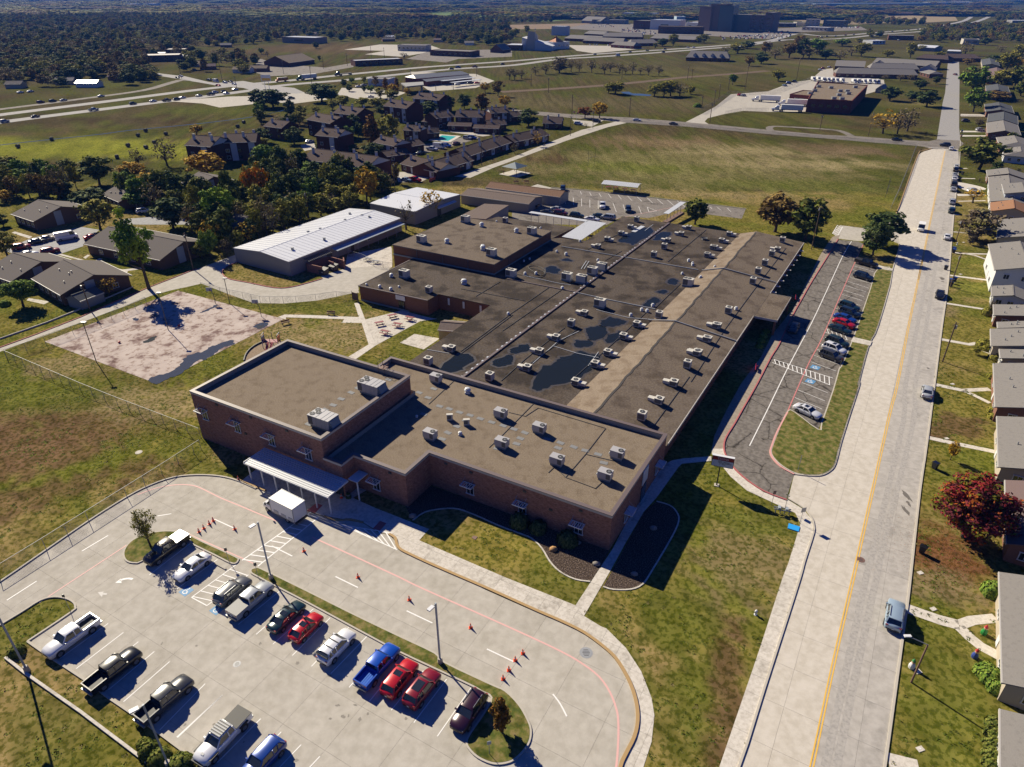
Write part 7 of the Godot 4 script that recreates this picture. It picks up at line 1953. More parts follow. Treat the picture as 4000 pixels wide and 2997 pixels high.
# species -> [palette,leaves,leaf size,crown bottom (0..1),clumps,clump radius,shape]
const SPECIES := {
	"green": ["green",3600,0.36,0.22,46,1.25,"round"],
	"live": ["live",3600,0.36,0.14,46,1.3,"round"],
	"oak": ["oak",3400,0.38,0.20,60,1.15,"round"],
	"olive": ["olive",2600,0.34,0.18,44,1.2,"round"],
	"brown": ["brown",2600,0.34,0.2,44,1.2,"round"],
	"brownoak": ["brown",2600,0.38,0.22,52,1.2,"round"],
	"gold": ["gold",2400,0.34,0.2,40,1.2,"round"],
	"orange": ["orange",1700,0.42,0.2,40,1.2,"round"],
	"maple": ["maple",11000,0.21,0.10,90,1.0,"round"],
	"redtree": ["redtree",1700,0.40,0.2,40,1.15,"round"],
	"russet": ["russet",2200,0.40,0.12,50,1.1,"cone"],
	"pine": ["pine",3000,0.30,0.30,30,1.05,"open"],
	"grey": ["grey",700,0.30,0.2,60,1.2,"bare"],
	"thin": ["gold",420,0.34,0.25,40,1.3,"bare"],
	"bare": ["grey",120,0.3,0.2,70,1.2,"bare"],
	"island": ["olive",1100,0.26,0.25,50,1.0,"bare"],
	"barebrown": ["grey",2300,0.34,0.12,60,1.2,"bare"],
}
const TREE_WORDS := {"green": "round green tree","live": "dense dark evergreen oak","oak": "full dark green oak","olive": "yellow-green loose tree","brown": "brown leaved tree","brownoak": "brown-green oak","gold": "golden autumn tree","orange": "bright orange autumn tree","maple": "big red and green maple","redtree": "dark red autumn tree","russet": "russet cone shaped tree","pine": "tall open crowned pine","grey": "grey leafless tree","thin": "thin tree with few yellow leaves","bare": "bare branching tree","island": "small tree with sparse olive leaves","barebrown": "brown twiggy tree"}
var tproto := {}
func crown_points(sp: Array,r: RandomNumberGenerator) -> Array:
	var pts := []
	var bot: float = sp[3] * 10.0
	var shape: String = sp[6]
	while pts.size() < sp[4]:
		var p := Q(r.randf_range(-1,1),r.randf_range(-1,1),r.randf_range(-1,1))
		if p.length() > 1.0 or p.length() < 0.35:
			continue
		var y := p.y * 0.5 + 0.5
		var k := 1.0
		if shape == "cone": k = lerpf(1.0,0.25,y)
		if shape == "open":
			y = pow(y,0.7)
			y = roundf(y * 5.0) / 5.0 + r.randf_range(-0.04,0.04)
			k = lerpf(1.1,0.6,absf(y - 0.4))
		if shape == "round": k = 1.0 if y > 0.35 else lerpf(0.7,1.0,y / 0.35)
		var q := Q(p.x * 3.2 * k,bot + (10.0 - bot - 0.8) * y + 0.3,p.z * 3.2 * k)
		q += Q(r.randf_range(-0.4,0.4),r.randf_range(-0.3,0.3),r.randf_range(-0.4,0.4))
		pts.append(q)
	return pts
func crown_mesh(sp: Array,sd: int,far: bool) -> Array:
	var r := RandomNumberGenerator.new()
	r.seed = sd
	var pts := crown_points(sp,r)
	var pal: Array = PAL[sp[0]]
	var st := nst()
	var n: int = sp[1]
	var size: float = sp[2]
	if far:
		n = int(n * 0.4)
		size *= 1.55
	for i in n:
		var c: Vector3 = pts[r.randi() % pts.size()]
		var d := Q(r.randfn(),r.randfn(),r.randfn()).normalized()
		var p: Vector3 = c + d * sp[5] * pow(r.randf(),0.45) * Q(1,0.75,1)
		var nn := (d + Q(r.randfn() * 0.5,0.55 + r.randfn() * 0.5,r.randfn() * 0.5)).normalized()
		var a := nn.cross(Q(r.randfn(),r.randfn(),r.randfn())).normalized()
		var b := nn.cross(a)
		var s := size * r.randf_range(0.6,1.2)
		var cc: Array = pal[(r.randi() if r.randf() < 0.5 else int(absf(c.x * 7.3 + c.z * 3.1 + c.y * 1.7))) % pal.size()]
		var j := r.randf_range(0.8,1.2)
		st.set_color(Color(cc[0] * j,cc[1] * j,cc[2] * j))
		a *= s * 0.62; b *= s
		tri(st,p - b,p + a * 0.9 - b * 0.1,p + b,nn)
		tri(st,p - b,p + b,p - a * 0.9 + b * 0.1,nn)
	return [st,pts]
func limbs(pts: Array,sp: Array,sd: int,far: bool) -> SurfaceTool:
	var r := RandomNumberGenerator.new()
	r.seed = sd + 77
	var st := nst()
	var bare: bool = sp[6] == "bare"
	var fork: float = maxf(1.2,sp[3] * 10.0)
	var lean := Q(r.randf_range(-0.3,0.3),0,r.randf_range(-0.3,0.3))
	var top := 7.5 if sp[6] in ["open","cone"] else fork + 1.4
	tube(st,[Q(0,-0.1,0),Q(0,fork * 0.5,0) + lean * 0.4,Q(0,top,0) + lean],[0.34,0.26,0.10 if sp[6] in ["open","cone"] else 0.20],6,false)
	var m := pts.size() if bare else mini(pts.size(),14)
	if far: m = mini(m,8 if not bare else 26)
	for i in m:
		var e: Vector3 = pts[i]
		var base := Q(0,clampf(e.y * 0.55,fork * 0.8,top),0) + lean * 0.8
		var mid := base.lerp(e,0.55) + Q(r.randf_range(-0.3,0.3),-0.25 + r.randf_range(0,0.4),r.randf_range(-0.3,0.3))
		var r0 := 0.12 if not bare else 0.09
		tube(st,[base,mid,e],[r0,r0 * 0.6,0.02],4 if far else 5,false)
		if bare and not far:
			for k in 6:
				var q := mid.lerp(e,r.randf_range(0.1,0.95))
				var d := ((e - base).normalized() + Q(r.randfn(),r.randfn() + 0.4,r.randfn()) * 0.6).normalized()
				tube(st,[q,q + d * r.randf_range(0.6,1.5)],[0.035,0.01],3,false)
	return st
func tree_proto(sp: String,variant: int,far: bool) -> Node3D:
	var key := "%s%d%s" % [sp,variant,far]
	if tproto.has(key): return tproto[key]
	var s: Array = SPECIES[sp]
	var sd := hash(sp) % 1000 + variant * 131
	var c := crown_mesh(s,sd,far)
	var n := Node3D.new()
	n.name = "tree"
	var bark: Material = grain("bark",[col(0.055,0.043,0.034),col(0.11,0.088,0.07)],0.8,0.95,0.03,4,95)
	obj("trunk",limbs(c[1],s,sd,far).commit(),bark,n)
	obj("crown",c[0].commit(),leaf_mat(),n)
	tproto[key] = n
	return n
func plant_tree(a: Array,place: String,group: String) -> void:
	var far: bool = a[1] < -185.0
	var p := tree_proto(a[4],rng.randi() % (2 if far else 3),far)
	var t: Node3D = p.duplicate()
	t.name = numbered("tree")
	add_child(t)
	t.position = Q(a[0],0,a[1])
	t.rotation.y = rng.randf() * TAU
	var R: float = a[3] / 4.2
	t.scale = Q(R,maxf(1.5,a[2]) / 10.0,R)
	tag(t,"%s %s" % [TREE_WORDS[a[4]],place],"tree",group)
func bush(p: Vector2,w: float,h: float,pal: String,label: String,group := "") -> void:
	var key := "bush" + pal
	if not tproto.has(key):
		var r := RandomNumberGenerator.new()
		r.seed = hash(pal)
		var st := nst()
		for i in 1500:
			var d := Q(r.randfn(),absf(r.randfn()) * 0.9,r.randfn()).normalized()
			var q := Q(d.x,d.y,d.z) * (0.75 + r.randf() * 0.3 + 0.12 * sin(d.x * 9.0) * cos(d.z * 8.0))
			var a := d.cross(Q(r.randfn(),r.randfn(),r.randfn())).normalized() * 0.12
			var b := d.cross(a).normalized() * 0.12 + d * 0.04
			var cc: Array = PAL[pal][r.randi() % PAL[pal].size()]
			st.set_color(Color(cc[0],cc[1],cc[2]) * r.randf_range(0.8,1.25))
			tri(st,q - a,q + b,q + a,d)
			tri(st,q - a,q + a,q - b,d)
		var ss := nst()
		for k in 7:
			tube(ss,[Q(0,0,0),Q(cos(k * 0.9),1.2,sin(k * 0.9)) * 0.6],[0.05,0.02],4,false)
		tproto[key] = [st.commit(),ss.commit()]
	var t := thing("bush",label,"bush",v3(p),rng.randf() * TAU,group)
	obj("foliage",tproto[key][0],leaf_mat(),t)
	obj("stems",tproto[key][1],M.bark,t)
	t.scale = Q(w,h,w)
func in_poly(q: PackedVector2Array,n: int,gap: float,taken: Array) -> Array:
	var lo := V(1e9,1e9); var hi := -lo
	for p in q:
		lo = lo.min(p); hi = hi.max(p)
	var res := []
	for i in n * 12:
		if res.size() >= n: break
		var p := V(rng.randf_range(lo.x,hi.x),rng.randf_range(lo.y,hi.y))
		if not Geometry2D.is_point_in_polygon(p,q): continue
		var ok := true
		for e in taken:
			if e.distance_squared_to(p) < gap * gap:
				ok = false
				break
		if ok:
			res.append(p); taken.append(p)
	return res
func build_trees() -> void:
	var g := "trees along the street"
	for a in [[80.07,-203.9,11.7,6.8,"brownoak"],[86.34,-196.1,12.8,6.6,"oak"],[106.8,-191.3,10.4,6.8,"live"],[100.27,-182.9,9.5,4.4,"live"]]:
		plant_tree(a,"shading the end of the side car park","shade trees by the side car park")
	for a in [[136.8,-196.1,9.1,6.8,"barebrown"],[191.4,-287.4,12.9,9.4,"oak"],[132.4,-191.8,3.1,1.5,"barebrown"],[159.3,-236.5,5.2,4.3,"thin"],[179,-266,2.2,1.7,"bare"]]:
		plant_tree(a,"in a front yard of the street",g)
	for a in [[212.5,-302.8,6.1,1.5,"oak"],[201.1,-277.9,2.9,1.2,"grey"],[164,-224,2.9,1.2,"olive"]] + [[96.73,-123.6,2.7,1.3,"olive"],[109.43,-144,3.2,1.1,"grey"]] + [[190.7,-275.4,6.2,2.7,"live"],[238.5,-340.9,5.3,3.2,"oak"]]:
		plant_tree(a,"between the houses of the street",g)
	for a in [[189.9,-368.2,11.7,8.1,"thin"],[196.5,-366.5,12.5,5.7,"grey"],[205.6,-374.8,11.8,7.0,"grey"]]:
		plant_tree(a,"on the corner lot across from the playing field","trees on the corner lot")
	for a in [[60.9,-69.74,9.9,5.7,"maple"]]:
		plant_tree(a,"dropping leaves on the house lawn","")
	for a in [[68.79,-87.26,3.7,0.9,"gold"]] + [[93.82,-123.1,2.0,1.1,"olive"]]:
		plant_tree(a,"young in a front yard",g)
	for a in [[-47.82,-67.89,6.9,1.9,"island"]]:
		plant_tree(a,"on the island beside the dark brown pickup","")
	for a in [[-1.15,-41.84,6.0,1.5,"russet"]]:
		plant_tree(a,"on the round end of the median","")
	for a in [[57.46,-211.6,8.3,4.4,"oak"]]:
		plant_tree(a,"behind the school roof near the back car park","")
	for a in [[-32.45,-206.2,10.1,4.0,"bare"],[-26,-219.8,9.5,4.6,"thin"]]:
		plant_tree(a,"between the white roofed halls and the gym","bare trees by the halls")
	g = "trees beyond the straight road"
	for a in [[317.9,-511.1,19.7,10.9,"green"],[277.3,-438.8,14.1,7.4,"green"],[443.1,-673.1,16.9,11.1,"olive"],[464.5,-693.7,10.7,9.3,"gold"],[365.8,-556.2,12.7,10.1,"olive"],[323.1,-488.3,6.4,8.2,"brown"],[252.2,-390.4,4.1,3.0,"barebrown"],
[376.2,-556.2,15.8,8.4,"oak"],[352.4,-511.1,9.6,7.0,"oak"],[446.5,-738.6,5.7,6.6,"brown"],[302.3,-549.3,7.1,5.8,"live"],[250.8,-488.3,9.2,7.5,"live"],[265.4,-488.3,6.4,5.6,"live"],[261.8,-462.3,10.1,8.2,"live"],
[331.7,-581.7,5.8,3.5,"live"],[313.2,-601.3,5.1,4.5,"grey"],[325.7,-609.4,4.3,4.6,"grey"],[214.6,-601.3,8.5,6.8,"olive"],[304.9,-609.4,4.3,3.7,"grey"],[341,-704.4,3.5,4.7,"olive"],[361.3,-688.4,3.4,6.2,"olive"],
[279.5,-803.3,13.3,10.7,"grey"],[299.2,-817.5,15.7,10.9,"brown"],[357.7,-951.5,15.5,9.8,"brown"],[314.2,-817.5,19.0,10.9,"live"],[346.9,-863.2,17.7,11.5,"green"],[315.2,-803.3,12.2,11.9,"grey"],[333.6,-803.3,10.0,10.7,"live"],
[342.7,-789.5,9.8,9.4,"grey"],[429.6,-991.8,9.4,11.7,"green"],[379.7,-847.5,9.3,10.0,"grey"],[383.3,-832.2,14.8,11.1,"olive"],[481.6,-1058.8,6.5,7.8,"olive"],[412.6,-832.2,6.9,8.6,"olive"],[430.6,-817.5,15.7,7.3,"olive"],
[493.2,-914.2,6.3,6.8,"olive"],[518.3,-932.5,5.1,11.0,"live"],[446.7,-789.5,8.7,8.2,"olive"],[506.5,-847.5,15.1,10.0,"grey"],[628.4,-1013.2,9.6,8.9,"live"],[577.1,-896.6,7.4,8.0,"grey"],[546.9,-817.5,13.5,8.5,"olive"],
[487.6,-763.3,7.4,9.1,"live"]]:
		plant_tree(a,"near the straight road north",g)
	g = "windbreak of grey trees in the meadow"
	for a in [[1.89,-609.4,9.5,5.0,"grey"],[7.67,-617.8,7.9,5.6,"grey"],[19.95,-644.4,8.2,4.8,"grey"],[29.32,-653.7,10.1,6.9,"grey"],[42.03,-663.3,13.0,9.9,"barebrown"],[53.02,-673.1,12.2,6.1,"grey"],[60.3,-673.1,9.4,5.0,"grey"],
[70.74,-663.3,12.1,6.0,"grey"],[80.89,-653.7,11.0,6.9,"grey"],[88.36,-673.1,9.4,6.1,"grey"],[94.03,-653.7,10.1,4.9,"grey"],[99.09,-653.7,6.4,3.9,"grey"],[105.16,-653.7,10.1,5.9,"grey"],[112.23,-653.7,6.4,3.9,"grey"],
[116.9,-639.8,10.4,4.8,"grey"],[125.8,-639.8,9.5,4.8,"grey"]]:
		plant_tree(a,"in the meadow windbreak",g)
	g = "trees and thickets in the meadows"
	for a in [[72.83,-522,8.4,8.3,"olive"],[68.45,-526.4,6.5,4.8,"olive"],[98.47,-509.9,7.9,6.2,"olive"],[104.54,-508.1,9.9,6.2,"olive"],[109.92,-511.1,10.3,7.0,"olive"],[116.3,-511.1,8.1,7.0,"grey"],[126,-520.2,5.6,4.0,"olive"]]:
		plant_tree(a,"beside the small pond","thickets by the pond")
	for a in [[170.4,-574.2,8.6,3.9,"green"],[41.9,-417.3,6.8,4.6,"redtree"],[50.21,-417.3,9.3,5.0,"gold"],[209.4,-991.8,14.8,8.8,"olive"],[195.8,-991.8,9.4,8.8,"live"],[266.3,-1058.8,11.4,8.6,"olive"],[177,-941.9,7.7,3.5,"olive"],
[255.5,-1047.1,9.2,6.2,"olive"],[283.4,-1307.1,10.5,13.4,"live"],[25.25,-1289.4,12.9,6.6,"olive"],[5.4,-1192.4,12.8,8.7,"olive"],[229.3,-726.9,9.1,6.5,"brown"],[248,-750.8,10.4,8.9,"live"],[261.7,-879.6,10.8,11.7,"olive"],
[243.8,-863.2,9.5,10.2,"grey"],[293.8,-951.5,9.1,11.2,"live"],[288.6,-863.2,14.2,7.7,"brown"]] + [[8.76,-390.5,8.8,6.8,"live"],[11.99,-335.3,6.7,2.9,"thin"],[1.04,-319.5,4.5,2.0,"grey"],[39.21,-381.6,3.8,1.8,"bare"]]:
		plant_tree(a,"standing between the meadows and the cross street",g)
	g = "trees along the highway"
	for a in [[-149.2,-457.4,11.4,10.5,"live"],[-157.2,-457.4,10.7,8.4,"live"],[-125,-482.9,11.8,11.1,"live"],[-120.1,-488.3,7.8,6.0,"live"],[-127.6,-563.3,5.7,3.0,"live"],[-125.9,-585.5,4.6,2.7,"green"],[-116.4,-585.5,5.4,3.1,"olive"],
[-118,-536,5.0,3.3,"live"],[-105.91,-529.6,5.0,2.0,"live"],[-101.35,-529.6,5.0,3.6,"green"],[-101.78,-556.2,9.1,2.9,"brown"],[-90.15,-529.6,10.6,3.4,"russet"],[-84.16,-542.6,9.0,3.1,"russet"],[-79.41,-493.8,10.7,4.5,"gold"],
[-114.65,-803.3,7.2,5.4,"grey"],[-73.17,-517.1,4.5,3.1,"gold"],[-88.89,-499.5,7.3,5.3,"olive"],[-79.35,-488.3,7.1,6.0,"olive"],[-66.79,-577.9,4.1,2.2,"olive"],[-19.24,-529.6,7.3,4.0,"gold"],[-9.79,-511.1,10.3,5.1,"brown"],
[-2.08,-609.4,10.3,5.0,"grey"],[-197.9,-776.2,5.9,2.5,"olive"],[-284.9,-863.2,7.1,3.8,"green"],[-268.8,-832.2,6.3,3.3,"grey"],[-244.9,-951.5,7.8,4.8,"live"]]:
		plant_tree(a,"beside the highway",g)
	g = "trees among the apartments"
	for a in [[-18.42,-443.3,11.1,7.2,"russet"],[-4.49,-457.4,7.4,4.2,"gold"],[-29.53,-452.6,9.0,5.2,"live"],[-39.51,-443.3,9.1,6.5,"live"],[-60.41,-425.7,7.0,6.9,"live"],[-48.66,-429.9,7.3,7.0,"live"],[-75.98,-425.7,5.7,3.9,"live"],
[-81.77,-447.9,7.3,6.5,"olive"],[-94.43,-462.3,5.4,5.7,"olive"],[-106.12,-462.3,6.8,5.3,"olive"],[-110.16,-447.9,5.3,4.1,"olive"],[-115.6,-394,7.1,4.6,"olive"],[-126.3,-394,5.3,4.9,"grey"],[-116.7,-434.3,3.9,3.7,"olive"]] + [[-65.49,-335.3,14.4,6.1,"russet"],[-57.32,-335.3,14.6,6.1,"olive"],[-81.12,-371.4,9.0,4.5,"live"],[-104.08,-340.9,7.9,5.1,"live"],[-119.9,-343.7,6.9,5.1,"live"],[-87.43,-324.6,3.8,2.8,"live"],[-70.57,-317,4.7,2.8,"live"],
[-60.07,-307.3,7.0,5.6,"live"]]:
		plant_tree(a,"among the brown roofed apartments",g)
	g = "wood between the duplexes and the metal building"
	for a in [[-87.46,-239.5,13.0,4.3,"orange"],[-89.59,-273.5,12.2,4.2,"live"],[-101.1,-291.7,10.1,4.4,"green"],[-66.73,-260.6,7.9,5.7,"live"],[-69.26,-239.5,9.9,4.7,"live"],[-63.12,-264.2,5.2,2.8,"live"],[-49.83,-235,12.6,5.0,"gold"],
[-61.5,-232.1,7.8,3.8,"olive"],[-54.61,-235,7.1,3.5,"olive"],[-78.44,-232.1,11.6,4.4,"oak"],[-70.35,-218.5,8.9,5.1,"grey"],[-73.38,-200.5,12.8,3.9,"grey"],[-62.39,-221.1,7.5,4.2,"olive"],[-57.69,-223.8,5.3,3.7,"olive"],
[-47.74,-253.8,8.3,3.9,"grey"],[-43.94,-264.2,8.6,1.8,"brown"],[-65.87,-218.5,8.2,3.6,"oak"],[-80.45,-218.5,11.1,4.2,"olive"],[-74.75,-197.2,9.6,2.8,"olive"],[-70.3,-197.2,11.3,3.5,"grey"],[-68.79,-203.9,10.5,3.9,"olive"],
[-66.79,-212.2,9.1,3.7,"olive"],[-53.95,-227.9,6.5,3.2,"olive"],[-76.2,-247.2,9.7,4.4,"live"],[-88.25,-255.5,9.6,4.2,"oak"],[-53.09,-250.5,6.6,3.3,"grey"],[-45.29,-257.2,4.2,2.5,"grey"],[-113.89,-324.6,6.1,4.1,"olive"]]:
		plant_tree(a,"in the wood behind the metal building",g)
	var wood := in_poly(pv([-106.4,-291.7,-78.3,-275.4,-60,-275.4,-44.4,-248.8,-52.2,-235,-65.7,-210.9,-74.4,-192.9]),40,5.0,[])
	wood.append_array(in_poly(pv([-177.9,-237.8,-181.8,-250.3,-158.8,-243.9,-171.5,-269.5,-170.1,-275.1,-183,-293.5,-183.8,-283.1,-194.9,-264]),16,5.0,[]))
	wood.append_array(in_poly(pv([-103.6,-218.3,-86.1,-229.1,-74.36,-192.8,-77.36,-186.7,-84.63,-175.4,-93.59,-192.8]),14,5.0,[]))
	wood.append_array(in_poly(pv([-145.6,-257,-117.7,-243.9,-114.5,-250.3,-101.5,-237.8,-102.8,-220.9,-117.1,-220.9,-131,-229.1]),12,6.0,[]))
	wood.append_array(in_poly(pv([-135.5,-381.6,-101.4,-349.5,-74.2,-349.5,-80.3,-374.8,-119.1,-419.5,-151.9,-432.2]),10,7.0,[]))
	for q in wood:
		plant_tree([q.x,q.y,rng.randf_range(6,11),rng.randf_range(2.8,4.6),["olive","grey","oak","live","green","live"][rng.randi() % 6]],"in the wood behind the metal building",g)
	g = "trees among the duplexes"
	for a in [[-204.3,-285.1,6.4,4.8,"olive"],[-156,-262.2,11.2,7.0,"oak"],[-175.5,-237.8,4.4,3.5,"gold"],[-184.3,-250.3,5.8,3.1,"olive"],[-175.7,-243.9,8.1,3.4,"brown"],[-171.2,-243.9,8.5,3.4,"olive"],[-167.5,-243.9,8.9,3.4,"brown"],
[-163.3,-242.3,8.4,3.4,"brown"],[-159.6,-242.3,7.2,3.0,"brown"],[-160.3,-248.7,11.4,3.0,"grey"],[-161.9,-257,9.2,2.3,"olive"],[-141.8,-230.5,6.6,6.1,"live"],[-146.2,-230.5,5.4,3.2,"live"],[-147.3,-271.3,6.8,5.5,"gold"],
[-131.7,-250.3,7.8,5.1,"gold"],[-153.5,-289.3,9.2,3.9,"grey"],[-143.9,-293.5,11.6,5.9,"grey"],[-119.1,-273.2,10.3,8.6,"gold"],[-122,-246.3,8.7,4.6,"live"],[-126.2,-230.5,5.8,4.7,"green"],[-104.48,-207.2,10.0,6.4,"live"],
[-126.4,-206,9.6,5.9,"olive"],[-89.47,-158.1,19.3,6.0,"pine"],[-88.19,-203.7,13.9,5.3,"pine"],[-94.77,-229.1,12.9,3.2,"oak"],[-90.14,-236.3,12.5,2.9,"orange"],[-113.97,-147.5,7.1,3.9,"green"],[-139.4,-181.8,7.2,4.3,"olive"],
[-96.56,-153,5.0,2.6,"thin"],[-100.58,-210.8,3.7,2.1,"gold"],[-76.44,-192.8,6.8,4.1,"thin"],[-84.23,-186.7,9.9,3.7,"thin"],[-84.87,-179.9,4.6,2.9,"olive"],[-82.64,-206,9.2,3.3,"grey"],[-158.5,-209.6,4.0,2.3,"live"],
[-160.1,-364.6,5.0,4.3,"gold"],[-77.68,-186.7,6.0,2.5,"olive"],[-78.22,-180.9,5.6,2.2,"grey"]]:
		plant_tree(a,"among the brown roofed duplexes",g)
	var taken := []
	var near := in_poly(pv([-401.5,-556.2,-393.4,-570.5,-358.1,-556.2,-332.9,-542.6,-331.2,-570.5,-321.1,-585.5,-286.7,-570.5,-284.4,-601.3,-354.7,-738.6,-423.9,-847.5,-560.9,-991.8,-640.2,-951.5,-656.3,-932.5]),95,7.5,taken)
	near.append_array(in_poly(pv([-321.3,-693.7,-275.4,-653.7,-223.7,-653.7,-286.4,-847.5,-352.7,-847.5]),26,9.0,taken))
	var mass := in_poly(pv([-698.1,-951.5,-666.3,-991.8,-572.6,-1013.2,-431.5,-863.2,-366,-763.3,-389,-847.5,-365.6,-863.2,-390.7,-991.8,-343.7,-1024.2,-330.8,-1108.6,-297.3,-1163.1,-248,-1083.2,-203.3,-1108.6,-122.2,-1135.2,-96.1,-1035.5,-31.9,-991.8,-0,-1058.8,-0,-1490.3,-79.4,-1700.8,-187.6,-1762.8,-357.7,-1978.6,-574.1,-2253.3,-680,-2062.5,-898.9,-2062.5,-1099.1,-1978.6,-1255.5,-1901.1,-1318.3,-1829.4]),2700,7.5,taken)
	mass.append_array(in_poly(pv([-411.2,-570.5,-403.1,-585.5,-366.8,-570.5,-340.8,-556.2,-339.4,-585.5,-329.3,-601.3,-293.8,-585.5,-293.7,-617.8,-354.7,-738.6,-423.9,-847.5,-572.6,-1013.2,-666.3,-991.8,-682.5,-971.2]),330,5.5,taken))
	mass.append_array(in_poly(pv([-1423.7,-1978.6,-1360,-2062.5,-741.8,-2253.3,-557.7,-2482.1,-336.4,-2482.1,-295.8,-2253.3,-298.7,-1978.6,-709.6,-2153.8,-1255.5,-1901.1]),900,11.0,taken))
	mass.append_array(in_poly(pv([563.5,-1058.8,643.7,-1058.8,694.7,-1035.5,1040.5,-1538,948.2,-1538,874.8,-1490.3,740.4,-1382.8]),260,9.0,taken))
	mass.append_array(in_poly(pv([692.4,-1615.4,829.7,-1562.9,938.7,-1762.8,877.8,-1829.4,826.4,-1901.1]),90,10.0,taken))
	mass.append_array(in_poly(pv([925.6,-2420.7,934.1,-2153.8,1081.5,-2482.1,1143.1,-2841.6,1062.2,-2761.7]),70,12.0,taken))
	mass.append_array(in_poly(pv([49.2,-2362.2,262.3,-2202.4,302.5,-2482.1,232.9,-2614.6,119.6,-2686.2,65.6,-2761.7]),140,14.0,taken))
	mass.append_array(in_poly(pv([-0,-1731.2,88,-1731.2,92.9,-1829.4,-0,-1829.4]),40,10.0,taken))
	mass.append_array(in_poly(pv([-153.3,-1731.2,-0,-1671.3,-0,-1864.6,-206,-1939.1]),110,10.0,taken))
	mass.append_array(in_poly(pv([1091.5,-1762.8,1209,-1829.4,1554.2,-2362.2,1412.5,-2253.3]),60,11.0,taken))
	mass.append_array(in_poly(pv([532.8,-1163.1,578.2,-1192.4,604,-1255.4,556.6,-1216.9]),6,12.0,taken))
	mass.append_array(near)
	var far := []
	for k in 5200:
		var z := -1900.0 - 6500.0 * pow(rng.randf(),1.5)
		var x := rng.randf_range(-0.85,0.85) * -z
		if gn.get_noise_2d(x * 0.05,z * 0.09) > -0.02:
			far.append(V(x,z))
	var sets := ["live","olive","brown","oak","grey"]
	for s in sets.size():
		var c := crown_mesh(SPECIES[sets[s]],500 + s,true)
		var st: SurfaceTool = c[0]
		var tm := MultiMesh.new()
		tm.transform_format = MultiMesh.TRANSFORM_3D
		tm.mesh = st.commit()
		var tf := []
		for i in mass.size():
			if i % sets.size() == s:
				var R := rng.randf_range(1.0,1.9)
				tf.append(Transform3D(Basis(Vector3.UP,rng.randf() * TAU).scaled(Q(R,rng.randf_range(0.7,1.25),R)),v3(mass[i],-0.3)))
		for i in far.size():
			if i % sets.size() == s:
				var R := rng.randf_range(5.0,12.0)
				tf.append(Transform3D(Basis(Vector3.UP,rng.randf() * TAU).scaled(Q(R * 1.6,rng.randf_range(0.9,1.5),R)),v3(far[i],-0.5)))
		tm.instance_count = tf.size()
		for i in tf.size():
			tm.set_instance_transform(i,tf[i])
		var mi := MultiMeshInstance3D.new()
		mi.name = numbered("distant_wood")
		mi.multimesh = tm
		mi.material_override = leaf_mat()
		add_child(mi)
		mi.set_meta("kind","stuff")
		tag(mi,"%s crowns of the far-off wooded suburb" % ["dark evergreen","yellow-green","brown","deep green","grey"][s],"wood")
	scatter("fallen_leaves","russet fallen leaves under the red maple","leaves",V(57.02,-66.68),9.0,9.0,5200,0.16,[[0.20,0.07,0.03],[0.26,0.11,0.05],[0.14,0.05,0.035]],0.03,false)
	scatter("grass_tufts","tufts of coarse grass in the lawns round the school","grass",V(-25,-105),110.0,72.0,45000,0.30,[[0.085,0.115,0.016],[0.11,0.13,0.022],[0.19,0.16,0.065],[0.14,0.135,0.03]],0.11,true)
	for r in [[-55.06,-51.17,0.9,0.9],[-35.1,-39.69,1.0,1.1],[-33.63,-38.89,1.1,1.2],[-35.88,-40.39,0.7,0.8]] + [[-31.55,-38.43,1.2,1.0]]:
		bush(V(r[0],r[1]),r[2],r[3],"oak","dark green shrub in the kerbed strip by the pickups","shrubs in the kerbed strip")
	bush(V(58.64,-59.84),1.25,1.7,"green","round clipped green bush at the corner of the porch house")
	for r in [[51.01,-48.44,1.1,1.4],[51.14,-47.73,1.2,1.5],[51.03,-46.54,1.0,1.2]]:
		bush(V(r[0],r[1]),r[2],r[3],"green","leafy green bush below the porch eaves","bushes below the porch eaves")
	for r in [[48.28,-42.43,0.9,1.0],[47.56,-41.33,0.9,1.0],[46.85,-40.25,0.9,1.1],[46.16,-39.21,0.9,1.0],[45.56,-38.31,0.9,1.0]]:
		bush(V(r[0],r[1]),r[2],r[3],"oak","bush of the dense hedge beside the lower house","hedge beside the lower house")
	for r in [[0.98,-72.28,1.3,1.9],[3.57,-71.13,1.2,1.5],[7.41,-68.76,1.4,1.8]]:
		bush(V(r[0],r[1]),r[2],r[3],"live","dark shrub against the shaded brick front","shrubs against the brick front")
	for r in [[97.67,-127,1.4,1.5],[96.47,-121,1.3,1.4],[91.06,-113.33,0.9,1.1],[107.84,-142.8,1.2,1.6],[84.01,-101.41,0.9,0.9],[82.84,-99.32,0.9,0.9],
[96.94,-125,0.9,1.0]]:
		bush(V(r[0],r[1]),r[2],r[3],"olive","yellow-green bush against a house front","bushes against the house fronts")
	for r in [[52.16,-129,0.9,0.7],[53.34,-131.2,0.9,0.7],[54.56,-133.5,0.9,0.7],[50.96,-126.3,0.8,0.7]]:
		bush(V(r[0],r[1]),r[2],r[3],"green","low shrub in the shaded bed by the side entrance","shrubs by the side entrance")
	for r in [[-118.5,-148.1,1.2,1.1],[-125,-157.4,1.0,1.0]] + [[116.4,-459.8,2.6,2.2]]:
		bush(V(r[0],r[1]),r[2],r[3],"green","low green bush in a lawn","bushes in the lawns")
